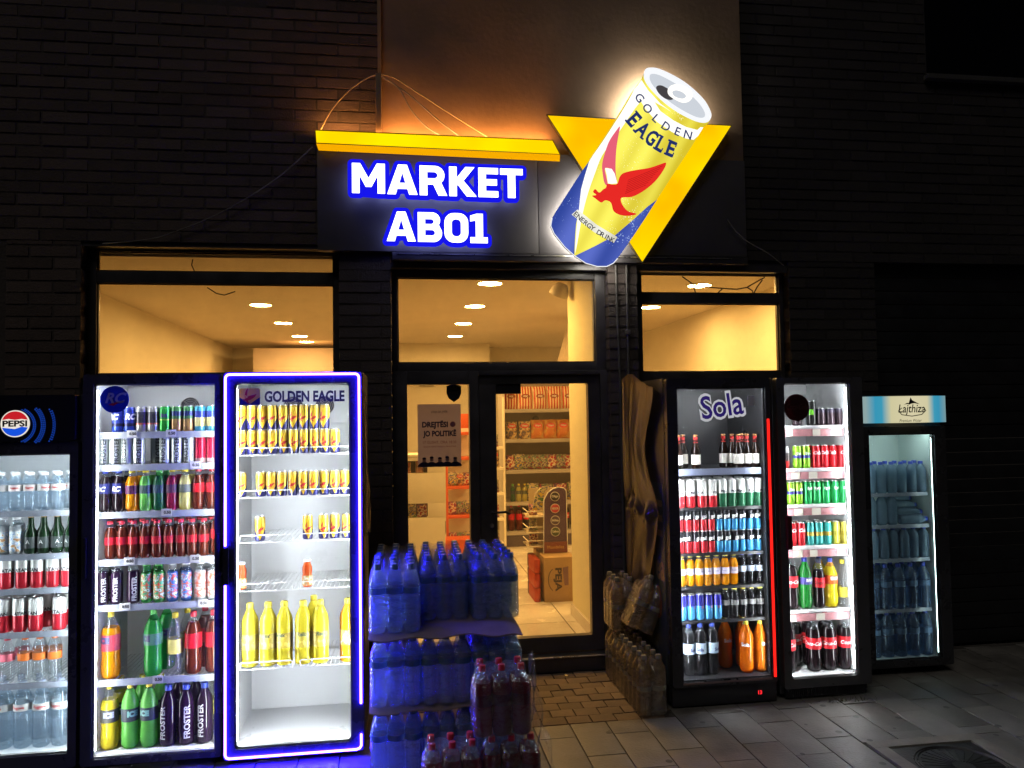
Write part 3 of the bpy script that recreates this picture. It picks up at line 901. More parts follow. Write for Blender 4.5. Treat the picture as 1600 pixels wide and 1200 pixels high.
BAGS = {
    'red striped': (bag_mesh(0.2, 0.29, 0.09, striped('bag_red_stripe', (0.5, 0.05, 0.02), (0.75, 0.6, 0.4), 9)), 'POP', (0.25, 0.05, 0.02)),
    'orange': (bag_mesh(0.17, 0.24, 0.08, blotched('bag_orange', [(0.5, 0.14, 0.02), (0.55, 0.2, 0.03), (0.6, 0.35, 0.1)], 14)), 'Chipsi', (0.7, 0.05, 0.03)),
    'dark brown': (bag_mesh(0.15, 0.22, 0.08, blotched('bag_brown', [(0.08, 0.05, 0.06), (0.35, 0.2, 0.08), (0.65, 0.5, 0.25), (0.12, 0.1, 0.14)], 16)), 'Chipsi', (0.6, 0.05, 0.03)),
    'purple': (bag_mesh(0.13, 0.16, 0.07, blotched('bag_purple', [(0.09, 0.04, 0.12), (0.4, 0.35, 0.25), (0.1, 0.16, 0.12), (0.3, 0.04, 0.06)], 26)), None, None),
    'yellow': (bag_mesh(0.12, 0.17, 0.07, blotched('bag_yellow', [(0.6, 0.42, 0.04), (0.1, 0.12, 0.25), (0.6, 0.5, 0.3), (0.08, 0.2, 0.06)], 24)), None, None),
    'red': (bag_mesh(0.13, 0.16, 0.07, blotched('bag_red', [(0.45, 0.03, 0.03), (0.7, 0.6, 0.45), (0.3, 0.02, 0.08), (0.15, 0.1, 0.2)], 22)), None, None),
}


def bag(kind, x, y, z, label, group, rz=0.0, tiltx=-0.12, s=1.0):
    me, word, wc = BAGS[kind]
    t = thing('snack_bag', label, 'snack bag', (x, y, z), rz, group)
    t.rotation_euler = (tiltx, 0, rz)
    t.scale = (s, s, s)
    mk('foil', me, t)
    if word:
        pts, fs = text2d(word, 0.05, bold=0.002)
        emb = prism('badge', [(0.055 * math.cos(a), 0.03 * math.sin(a)) for a in [2 * math.pi * k / 20 for k in range(20)]], 0, 0.002, pm('badge_' + kind, wc, 0.4))
        o = mk('badge', emb, t, (0, -0.047, 0.16))
        mk('lettering', text_flat(word, 0.028, M_PAPER, 0, -0.0015, 0, bold=0.001), o)


names_sh = {0: 'bottom shelf', 1: 'fourth shelf down', 2: 'third shelf down', 3: 'second shelf down', 4: 'top shelf'}
for i in range(7):
    bag('red striped', 1.36 + 0.185 * i, 9.55, SZ[4], f'red-white striped snack bag on {names_sh[4]} of shop rack, {ORD[i + 1]} from the ladder rack', 'striped snack bags', random.uniform(-.15, .15))
for i in range(7):
    k = ('dark brown', 'dark brown', 'orange', 'orange', 'orange', 'dark brown', 'orange')[i]
    bag(k, 1.36 + 0.165 * i, 9.53, SZ[3], f'{k} crisp bag on {names_sh[3]} of shop rack, {ORD[i + 1]} from the ladder rack', 'crisp bags', random.uniform(-.2, .2))
for i in range(11):
    k = ('red', 'yellow', 'purple', 'purple', 'purple', 'red', 'purple', 'red', 'yellow', 'yellow', 'red')[i]
    bag(k, 1.34 + 0.105 * i, 9.52, SZ[2], f'small {k} packet on {names_sh[2]} of shop rack, {ORD[i + 1]} from the ladder rack', 'small snack packets', random.uniform(-.3, .3), s=1.15)
for i in range(5):
    k = ('yellow', 'purple', 'red', 'yellow', 'purple')[i]
    bag(k, 1.62 + 0.17 * i, 9.52, SZ[1], f'small {k} packet on {names_sh[1]} of shop rack, {ORD[i + 1]} from the ladder rack', 'small snack packets', random.uniform(-.3, .3), s=1.3)
tag(mk('black_dial', lathe('black_dial', [(0.0, 0), (0.04, 0), (0.04, 0.02), (0, 0.02)], M_INK, 16), None, (1.72, 9.84, 1.68), (R(90), 0, 0)), 'small black round speaker on the back of the snack rack', 'speaker')

# cabinet and red rack behind the side panel
cb = thing('snack_cabinet', 'white shop cabinet with two open niches behind the poster panel', 'cabinet', (0.0, 7.5, FZ))
for a, b in ((FZ, 0.75), (0.89, 1.18), (1.3, 1.335)):
    part('panel', boxes('panel', [(-0.5, 0.41, 7.5, 7.53, a, b)], M_PLASTER, 0.004), cb)
for a, b in ((0.75, 0.89), (1.18, 1.3)):
    part('panel', boxes('panel', [(0.25, 0.41, 7.5, 7.53, a, b)], M_PLASTER, 0.004), cb)
    part('niche_back', boxes('niche_back', [(-0.5, 0.25, 7.68, 7.7, a - 0.02, b + 0.02)], pm('niche_dark', (0.1, 0.07, 0.08), 0.6)), cb)
    part('niche_floor', boxes('niche_floor', [(-0.5, 0.25, 7.531, 7.68, a - 0.018, a - 0.004)], M_PLASTER), cb)
part('side', boxes('side', [(0.39, 0.41, 7.531, 7.95, FZ, 1.335)], M_PLASTER), cb)
part('worktop', boxes('worktop', [(-0.5, 0.42, 7.49, 7.95, 1.337, 1.36)], M_PLASTER, 0.003), cb)
for i in range(4):
    bag(('red', 'yellow', 'red', 'purple')[i], 0.19 - 0.1 * i, 7.6, 0.747, f'{("red", "yellow", "red", "purple")[i]} snack packet in the lower niche of white cabinet, {ORD[i + 1]} from its side', 'niche packets', s=0.75)
    bag('red striped', 0.17 - 0.12 * i, 7.6, 1.177, f'striped packet in the upper niche of white cabinet, {ORD[i + 1]} from its side', 'niche packets', s=0.38)
M_REDF = pm('red_rack_paint', (0.6, 0.1, 0.03), 0.4)
rr = thing('snack_stand', 'red-framed standing snack rack seen behind the door side panel', 'rack', (0.6, 8.0, FZ))
for x in (0.46, 0.74):
    part('upright', boxes('upright', [(x - 0.012, x + 0.012, 8.0, 8.02, FZ, 1.75)], M_REDF, 0.003), rr)
for z in (0.38, 0.7, 1.0, 1.3, 1.56):
    part('shelf', boxes('shelf', [(0.472, 0.728, 8.0, 8.25, z - 0.03, z)], M_REDF, 0.003), rr)
part('header', boxes('header', [(0.46, 0.74, 8.03, 8.05, 1.6, 1.75)], M_REDF, 0.003), rr)
part('back_sheet', boxes('back_sheet', [(0.472, 0.728, 8.26, 8.275, FZ, 1.6)], M_PLASTER), rr)
for j, z in enumerate((0.7, 1.0, 0.38)):
    for i in range(3):
        k = ('red', 'purple', 'yellow', 'dark brown')[(i + 2 * j) % 4]
        bag(k, 0.515 + 0.085 * i, 8.09, z, f'{k} packet on {("middle", "upper", "lower")[j]} shelf of red rack, {ORD[i + 1]} from the white cabinet', 'red rack packets', s=0.85 if k != 'dark brown' else 0.6)
tag(mk('red_crate', boxes('red_crate', [(0.42, 0.76, 7.7, 7.95, FZ, 0.5)], M_REDF, 0.01)), 'red crate on the floor in front of red snack rack', 'crate')

# narrow light rack at the edge of the door leaf
nr = thing('wooden_rack', 'narrow pale ladder-like snack rack beside the grey shelving', 'rack', (1.12, 9.2, FZ))
for x in (0.97, 1.22):
    part('upright', boxes('upright', [(x - 0.012, x + 0.012, 9.2, 9.25, FZ, 1.95 if x > 1 else 1.6)], M_PLASTER, 0.003), nr)
for k, z in enumerate((0.2, 0.5, 0.8, 1.1, 1.35)):
    part('shelf', boxes('shelf', [(0.983, 1.207, 9.2, 9.4, z - 0.03, z)], M_PLASTER, 0.003), nr)
    bag(('purple', 'red', 'purple', 'dark brown', 'purple')[k], 1.1, 9.28, z, f'packet on the {("lowest", "second lowest", "middle", "second highest", "top")[k]} shelf of pale ladder rack', 'ladder rack packets', s=0.95)

# display stand and carton by the pier
ds = thing('display_stand', 'purple display stand with four round badges on the beer carton', 'display', (1.33, 6.75, 0.5))
M_PURP = pm('purple_card', (0.075, 0.035, 0.1), 0.45)
arch = [(1.235, 0.505), (1.45, 0.505), (1.447, 1.045), (1.43, 1.07), (1.38, 1.08), (1.33, 1.07), (1.28, 1.035), (1.245, 0.97)]
sp = part('side_panel', prism('side_panel', arch, 6.75, 6.757, M_PURP), ds)
part('edge', tube('edge', [(x, 6.753, z) for x, z in arch[1:] + arch[:1]], 0.005, M_PAPER, 6), sp)
part('footer', boxes('footer', [(1.24, 1.447, 6.744, 6.7495, 0.507, 0.6)], pm('maroon_card', (0.2, 0.04, 0.03), 0.45)), sp)
part('lettering', text_flat('Mondelez', 0.04, pm('gold_print', (0.7, 0.45, 0.15), 0.5), 1.343, 6.742, 0.555, width=0.15), sp)
for k, (z, c, s) in enumerate(((1.0, (0.03, 0.025, 0.04), 'Oligo'), (0.895, (0.5, 0.05, 0.08), 'MILKA'), (0.79, (0.08, 0.05, 0.1), 'Milka'), (0.69, (0.05, 0.09, 0.03), 'Cadbury'))):
    b = part('badge', prism('badge', disc(1.343, z, 0.042, 24), 6.7455, 6.7485, M_PAPER), ds)
    part('disc', prism('disc', disc(1.343, z, 0.037, 24), 6.743, 6.745, pm('badge_disc_%d' % k, c, 0.4)), b)
    part('lettering', text_flat(s, 0.026, M_PAPER, 1.343, 6.742, z, width=0.06, bold=0.0008), b)
for k, z in enumerate((0.56, 0.68, 0.82)):
    tr = part('wire_tray', tube('wire_tray', [[(1.1, 6.78, z), (1.43, 6.78, z), (1.43, 7.05, z), (1.1, 7.05, z), (1.1, 6.78, z)], [(1.1, 6.78, z + 0.05), (1.43, 6.78, z + 0.05)], [(1.1, 6.78, z + 0.05), (1.1, 7.05, z + 0.05)], [(1.1, 6.9, z), (1.43, 6.9, z)], [(1.1, 6.78, z), (1.1, 6.78, z + 0.05)], [(1.2, 6.78, z), (1.2, 7.05, z)]], 0.005, M_PLASTER, 6), ds)
    part('tray_sheet', boxes('tray_sheet', [(1.105, 1.425, 6.785, 7.045, z - 0.003, z + 0.002)], pm('tray_card', (0.5, 0.4, 0.25), 0.6)), tr)
part('stand_back', boxes('stand_back', [(1.16, 1.44, 7.06, 7.075, 0.505, 1.05)], pm('tray_card', (0.5, 0.4, 0.25), 0.6), 0.003), ds)
part('top_card', prism('top_card', [(1.15, 0.88), (1.235, 0.88), (1.26, 1.04), (1.33, 1.09), (1.25, 1.085), (1.18, 1.03)], 6.8, 6.83, blotched('bag_yellow', [(0.5, 0.3, 0.1)], 20)), ds)
for k in range(3):
    bag(('red', 'yellow', 'red')[k], 1.17, 6.9, (0.563, 0.683, 0.823)[k], f'small {("red", "yellow", "red")[k]} sweet packet on the {("lowest", "middle", "upper")[k]} tray of purple display', 'display packets', s=0.62)
ca = thing('beer_carton', 'brown cardboard beer carton printed with an upright dark word', 'carton', (1.33, 6.55, FZ))
M_CARD = pm('brown_card', (0.42, 0.27, 0.12), 0.75, var=0.12, scale=6)
part('box', boxes('box', [(1.2, 1.47, 6.55, 7.1, FZ, 0.5)], M_CARD, 0.005), ca)
M_CINK = pm('carton_print', (0.06, 0.04, 0.03), 0.6)
part('lettering', text_flat('PEJA', 0.075, M_CINK, 1.315, 6.547, 0.31, rot=R(-90), width=0.2, bold=0.003), ca)
part('mark', prism('mark', [(1.36, 0.41), (1.41, 0.42), (1.41, 0.26), (1.375, 0.26)], 6.546, 6.548, pm('carton_mark', (0.22, 0.12, 0.14), 0.6)), ca)
part('arc', tube('arc', [(1.31 - 0.075 * math.cos(R(a)), 6.548, 0.31 + 0.105 * math.sin(R(a))) for a in range(-60, 61, 10)], 0.003, M_CINK, 5), ca)
for j in range(4):
    for i in range(6):
        pass
cp = thing('can_pack', 'shrink-wrapped stack of red and dark cans beside the beer carton', 'can pack', (1.12, 6.7, FZ))
cm = [lathe('can', [(0.026, 0), (0.031, 0.01), (0.031, 0.108), (0.026, 0.118)], pm(n, c, 0.3, metal=0.3), 12) for n, c in (('red_can_wrap', (0.5, 0.06, 0.03)), ('dark_can_wrap', (0.12, 0.08, 0.1)))]
for zi in range(3):
    for yi in range(6):
        mk('can', cm[yi % 2 if yi > 3 else 0], cp, (0.025, -0.1 + 0.064 * yi, 0.122 * zi))

# cables and small fittings inside the windows
tag(mk('loose_cable', tube('loose_cable', [[(2.04, 5.35, 2.72), (2.12, 5.35, 2.665), (2.22, 5.35, 2.645), (2.35, 5.35, 2.635), (2.46, 5.35, 2.63), (2.54, 5.35, 2.645), (2.62, 5.35, 2.69), (2.68, 5.35, 2.72)], [(2.12, 5.35, 2.665), (2.14, 5.35, 2.6), (2.15, 5.35, 2.56)], [(2.35, 5.35, 2.635), (2.32, 5.35, 2.61), (2.29, 5.35, 2.56)], [(2.54, 5.35, 2.645), (2.58, 5.35, 2.62), (2.59, 5.35, 2.56)], [(2.66, 5.35, 2.7), (2.62, 5.35, 2.65), (2.59, 5.35, 2.6)]], 0.005, M_DCABLE, 6)), 'dark loose cable looping behind the top pane of the narrow window', 'cable')
tag(mk('loose_cable', tube('loose_cable', [[(-1.37, 5.36, 2.82), (-1.38, 5.36, 2.76), (-1.35, 5.36, 2.69)], [(-1.28, 5.36, 2.61), (-1.22, 5.36, 2.57), (-1.17, 5.36, 2.56), (-1.1, 5.36, 2.585)]], 0.004, M_DCABLE, 6)), 'thin dark cable hanging behind the wide shop window', 'cable')
sd = thing('wall_speaker', 'pale half-round fitting on the ceiling seen through the transom window', 'fitting', (1.25, 6.0, 2.7))
mk('shell', lathe('shell', [(0.0, 0.1), (0.04, 0.095), (0.07, 0.06), (0.08, 0.0), (0.0, 0.0)], M_CEIL, 18), sd, (0, 0, -0.02), (R(25), R(20), 0))
tag(mk('wall_box', boxes('wall_box', [(0.28, 0.5, 11.95, 11.998, 2.2, 2.38)], pm('grey_box', (0.3, 0.27, 0.22), 0.5))), 'small grey junction box on the shop rear wall under the bulkhead', 'box')

# ------------------------------------------------------------------ lit signs
E_YEL = em_uneven('yellow_lightbox', (1.0, 0.76, 0.0), (1.0, 0.62, 0.0), 1.15)
E_ORA = em_uneven('orange_lightbox', (1.0, 0.72, 0.0), (1.0, 0.48, 0.0), 1.08, 2.0)
E_EDGE = em('orange_lightbox_underside', (1.0, 0.44, 0.0), 0.95)
E_WHITE = em('white_letter_face', (0.98, 0.98, 1.0), 2.2)
E_BLUE = em('blue_letter_halo', (0.01, 0.01, 1.0), 0.85)
E_BACK = em('added_letter_glow', (0.4, 0.45, 1.0), 6.5)  # glow added behind the letters to brighten the fascia
M_TRIM = pm('dark_sign_return', (0.05, 0.035, 0.015), 0.5)
M_HALO = pm('clear_letter_edge', (0.25, 0.25, 0.4), 0.3)

# yellow bar
lb = thing('light_bar', 'long glowing yellow light bar above the market letters', 'light bar', (0.25, 5.0, 3.45))
pts = [(-0.532, 3.574), (-0.524, 3.485), (1.08, 3.44), (1.095, 3.455), (1.03, 3.56)]
pts = [(-0.533, 3.572), (-0.526, 3.487), (1.068, 3.468), (1.02, 3.563)]
part('face', prism('face', pts, 4.99, 5.012, E_YEL, E_EDGE), lb)
part('underside', me_from('underside', [(-0.526, 4.991, 3.486), (1.068, 4.991, 3.467), (1.085, 5.08, 3.45), (-0.52, 5.08, 3.47)], [(0, 1, 2, 3)], E_EDGE), lb)
part('underside', me_from('underside', [(1.068, 4.991, 3.467), (1.02, 4.991, 3.563), (1.035, 5.08, 3.563), (1.085, 5.08, 3.45)], [(3, 2, 1, 0)], E_EDGE), lb)
part('added_top_glow', me_from('added_top_glow', [(-0.525, 5.02, 3.5795), (1.01, 5.02, 3.5705), (1.01, 5.07, 3.5705), (-0.525, 5.07, 3.5795)], [(0, 1, 2, 3)], em('added_top_spill', (1.0, 0.4, 0.1), 36.0)), lb)  # glowing strip added on top to throw orange onto the wall
part('housing', prism('housing', [(-0.538, 3.578), (-0.53, 3.492), (1.06, 3.475), (1.016, 3.569)], 5.013, 5.083, M_TRIM), lb)

part('trim', tube('trim', [(x, 4.99, z) for x, z in pts + pts[:1]], 0.004, pm('amber_trim', (0.25, 0.12, 0.01), 0.4), 6), lb)

# triangle
tg = thing('triangle_sign', 'glowing yellow triangle lightbox behind the giant can', 'sign', (1.63, 5.05, 2.75))
tri = [(0.988, 3.751), (2.305, 3.728), (1.636, 2.753)]
part('face', prism('face', tri, 5.03, 5.036, E_ORA, M_TRIM), tg)
part('trim', tube('trim', [(x, 5.03, z) for x, z in tri + tri[:1]], 0.005, M_TRIM, 6), tg)
part('housing', prism('housing', [(1.0, 3.745), (2.293, 3.722), (1.636, 2.767)], 5.037, 5.084, M_TRIM), tg)

# block letters drawn as outlines
def arc(cx, cy, r, a0, a1, n=7):
    return [(cx + r * math.cos(R(a0 + (a1 - a0) * k / n)), cy + r * math.sin(R(a0 + (a1 - a0) * k / n))) for k in range(n + 1)]


GLYPH = {
    'M': (1.06, [[(0, 0), (0, 1), (0.26, 1), (0.53, 0.5), (0.8, 1), (1.06, 1), (1.06, 0), (0.82, 0), (0.82, 0.6), (0.62, 0.22), (0.44, 0.22), (0.24, 0.6), (0.24, 0)]]),
    'A': (0.98, [[(0, 0), (0.35, 1), (0.64, 1), (0.98, 0), (0.71, 0), (0.655, 0.19), (0.325, 0.19), (0.27, 0)], [(0.385, 0.38), (0.49, 0.74), (0.595, 0.38)]]),
    'R': (0.9, [[(0, 0), (0, 1), (0.5, 1)] + arc(0.5, 0.68, 0.32, 85, -50) + [(0.9, 0), (0.62, 0), (0.45, 0.37), (0.25, 0.37), (0.25, 0)], [(0.25, 0.57), (0.48, 0.57)] + arc(0.48, 0.685, 0.115, -80, 80, 5) + [(0.48, 0.8), (0.25, 0.8)]]),
    'K': (0.9, [[(0, 0), (0, 1), (0.25, 1), (0.25, 0.62), (0.54, 1), (0.84, 1), (0.47, 0.53), (0.9, 0), (0.58, 0), (0.3, 0.38), (0.25, 0.38), (0.25, 0)]]),
    'E': (0.66, [[(0, 0), (0, 1), (0.66, 1), (0.66, 0.8), (0.25, 0.8), (0.25, 0.61), (0.62, 0.61), (0.62, 0.41), (0.25, 0.41), (0.25, 0.2), (0.66, 0.2), (0.66, 0)]]),
    'T': (0.76, [[(0.255, 0), (0.255, 0.8), (0, 0.8), (0, 1), (0.76, 1), (0.76, 0.8), (0.505, 0.8), (0.505, 0)]]),
    'B': (0.84, [[(0, 0), (0, 1), (0.5, 1)] + arc(0.5, 0.735, 0.265, 80, -35, 6) + arc(0.54, 0.29, 0.29, 40, -85, 7) + [(0.54, 0)], [(0.25, 0.6), (0.46, 0.6)] + arc(0.46, 0.69, 0.09, -80, 80, 4) + [(0.46, 0.78), (0.25, 0.78)], [(0.25, 0.21), (0.49, 0.21)] + arc(0.49, 0.31, 0.1, -80, 80, 4) + [(0.49, 0.41), (0.25, 0.41)]]),
    '0': (0.82, [rrect(0, 0.82, 0, 1, 0.32, 6), rrect(0.25, 0.57, 0.2, 0.8, 0.14, 5)]),
    '1': (0.6, [[(0, 0), (0.6, 0), (0.6, 0.19), (0.44, 0.19), (0.44, 1), (0.22, 1), (0, 0.93), (0, 0.74), (0.19, 0.78), (0.19, 0.19), (0, 0.19)]]),
}


def offset_poly(pts, d):
    a = sum(pts[i][0] * pts[(i + 1) % len(pts)][1] - pts[(i + 1) % len(pts)][0] * pts[i][1] for i in range(len(pts)))
    if a < 0:
        pts = list(reversed(pts))
    out, n = [], len(pts)
    for i in range(n):
        p0, p1, p2 = Vector(pts[i - 1]), Vector(pts[i]), Vector(pts[(i + 1) % n])
        e1, e2 = (p1 - p0).normalized(), (p2 - p1).normalized()
        n1, n2 = Vector((e1.y, -e1.x)), Vector((e2.y, -e2.x))
        cr_ = e1.x * e2.y - e1.y * e2.x
        if cr_ > 0.02:
            a1, a2 = math.atan2(n1.y, n1.x), math.atan2(n2.y, n2.x)
            if a2 < a1: a2 += 2 * math.pi
            k = max(2, int((a2 - a1) / 0.35))
            for q in range(k + 1):
                w = a1 + (a2 - a1) * q / k
                out.append((p1.x + d * math.cos(w), p1.y + d * math.sin(w)))
        else:
            m_ = (n1 + n2)
            m_ = m_ / max(0.35, m_.length_squared) * 2
            out.append((p1.x + m_.x * d, p1.y + m_.y * d))
    return out


def curve_solid(name, loops, y0, y1, mat):
    """Filled outline with holes, given depth."""
    c = bpy.data.curves.new(name, 'CURVE'); c.dimensions = '2D'; c.fill_mode = 'BOTH'; c.extrude = abs(y1 - y0) / 2
    for lp in loops:
        s = c.splines.new('POLY'); s.points.add(len(lp) - 1); s.use_cyclic_u = True
        for q, (x, z) in zip(s.points, lp):
            q.co = (x, z, 0, 1)
    o = bpy.data.objects.new(name, c)
    me = bpy.data.meshes.new_from_object(o)
    bpy.data.objects.remove(o); bpy.data.curves.remove(c)
    ym = (y0 + y1) / 2
    for v in me.vertices:
        x, z, t = v.co
        v.co = (x, ym - t, z)
    me.materials.clear(); me.materials.append(mat)
    me.name = name
    return me


NUM = {'0': 'zero', '1': 'one'}


def letter_row(word, x0, x1, z0, z1, slope):
    h = z1 - z0
    gap = 0.075
    tot = sum(GLYPH[c][0] for c in word) + gap * (len(word) - 1)
    k = (x1 - x0) / tot
    x = x0
    for i, c in enumerate(word):
        w, loops = GLYPH[c]
        zz = z0 + slope * (x - x0)
        L = [[(x + a * k, zz + b * h) for a, b in lp] for lp in loops]
        nth = '' if word.count(c) == 1 else ''
        t = thing('sign_letter', f'lit white block {"figure" if c in NUM else "letter"} {NUM.get(c, c)} with blue halo in the {"upper" if len(word) > 4 else "lower"} line of shop sign', 'sign letter', (x, 5.04, zz), group='lit letters of the shop sign')
        part('face', curve_solid('face', L, 4.975, 4.985, E_WHITE), t)
        part('halo', prism('halo', offset_poly(L[0], 0.028), 4.986 + 0.0006 * i, 5.003 + 0.0006 * i, E_BLUE, E_BLUE), t)
        part('added_back_glow', prism('added_back_glow', L[0], 5.012 + 0.0006 * i, 5.016 + 0.0006 * i, E_BACK), t)  # added glowing plate, lights the fascia round the letter
        for q in (0.25, 0.75):
            part('stud', tube('stud', [(x + w * k * 0.12, 5.016, zz + q * h), (x + w * k * 0.12, 5.084, zz + q * h)], 0.006, M_STEEL, 8), t)
        x += (w + gap) * k


letter_row('MARKET', -0.301, 0.81, 3.168, 3.361, -0.006)
letter_row('AB01', -0.083, 0.571, 2.86, 3.052, -0.006)

# giant can
def printed(name, c1, c2, strength, scale=60.0, thr=0.12):
    """Backlit print of a wet surface: colour c1 with small drops of c2."""
    m, nt, out = new_mat(name)
    e = nt.nodes.new('ShaderNodeEmission'); e.inputs[1].default_value = strength
    tc = nt.nodes.new('ShaderNodeTexCoord')
    v = nt.nodes.new('ShaderNodeTexVoronoi'); v.inputs['Scale'].default_value = scale
    nt.links.new(tc.outputs['Object'], v.inputs['Vector'])
    nz = nt.nodes.new('ShaderNodeTexNoise'); nz.inputs['Scale'].default_value = 6; nt.links.new(tc.outputs['Object'], nz.inputs['Vector'])
    mr = nt.nodes.new('ShaderNodeMapRange'); mr.inputs[1].default_value = 0.45; mr.inputs[2].default_value = 0.75; mr.inputs[3].default_value = 0.0; mr.inputs[4].default_value = thr * 2.2
    nt.links.new(nz.outputs[0], mr.inputs[0])
    lt = nt.nodes.new('ShaderNodeMath'); lt.operation = 'LESS_THAN'; nt.links.new(v.outputs['Distance'], lt.inputs[0]); nt.links.new(mr.outputs[0], lt.inputs[1])
    # the printed picture of a round can: lighter and darker bands across its width
    sp = nt.nodes.new('ShaderNodeSeparateXYZ'); nt.links.new(tc.outputs['Object'], sp.inputs[0])
    ux = nt.nodes.new('ShaderNodeMath'); ux.operation = 'MULTIPLY_ADD'; ux.inputs[1].default_value = 0.866; ux.inputs[2].default_value = 0.62
    nt.links.new(sp.outputs['X'], ux.inputs[0])
    uz = nt.nodes.new('ShaderNodeMath'); uz.operation = 'MULTIPLY_ADD'; uz.inputs[1].default_value = -0.5
    nt.links.new(sp.outputs['Z'], uz.inputs[0]); nt.links.new(ux.outputs[0], uz.inputs[2])
    us = nt.nodes.new('ShaderNodeMath'); us.operation = 'DIVIDE'; us.inputs[1].default_value = 0.53; nt.links.new(uz.outputs[0], us.inputs[0])
    rp = nt.nodes.new('ShaderNodeValToRGB'); rp.color_ramp.interpolation = 'B_SPLINE'
    rp.color_ramp.elements[0].position = 0.0; rp.color_ramp.elements[0].color = (0.15, 0.15, 0.15, 1)
    rp.color_ramp.elements[1].position = 1.0; rp.color_ramp.elements[1].color = (0.1, 0.1, 0.1, 1)
    for p_, v_ in ((0.1, 0.4), (0.22, 0.95), (0.34, 0.8), (0.42, 0.45), (0.5, 0.75), (0.58, 0.95), (0.68, 0.5), (0.76, 0.2), (0.86, 0.45), (0.92, 0.6)):
        q_ = rp.color_ramp.elements.new(p_); q_.color = (v_, v_, v_, 1)
    nt.links.new(us.outputs[0], rp.inputs[0])
    m0 = nt.nodes.new('ShaderNodeMix'); m0.data_type = 'RGBA'
    m0.inputs[6].default_value = (*[q * 0.55 for q in c1], 1); m0.inputs[7].default_value = (*[min(1, q * 1.1 + 0.12) for q in c1], 1)
    nt.links.new(rp.outputs[0], m0.inputs[0])
    mix = nt.nodes.new('ShaderNodeMix'); mix.data_type = 'RGBA'; mix.inputs[7].default_value = (*c2, 1)
    nt.links.new(m0.outputs[2], mix.inputs[6])
    nt.links.new(lt.outputs[0], mix.inputs[0]); nt.links.new(mix.outputs[2], e.inputs[0]); nt.links.new(e.outputs[0], out.inputs[0])
    MATS[name] = m
    return m


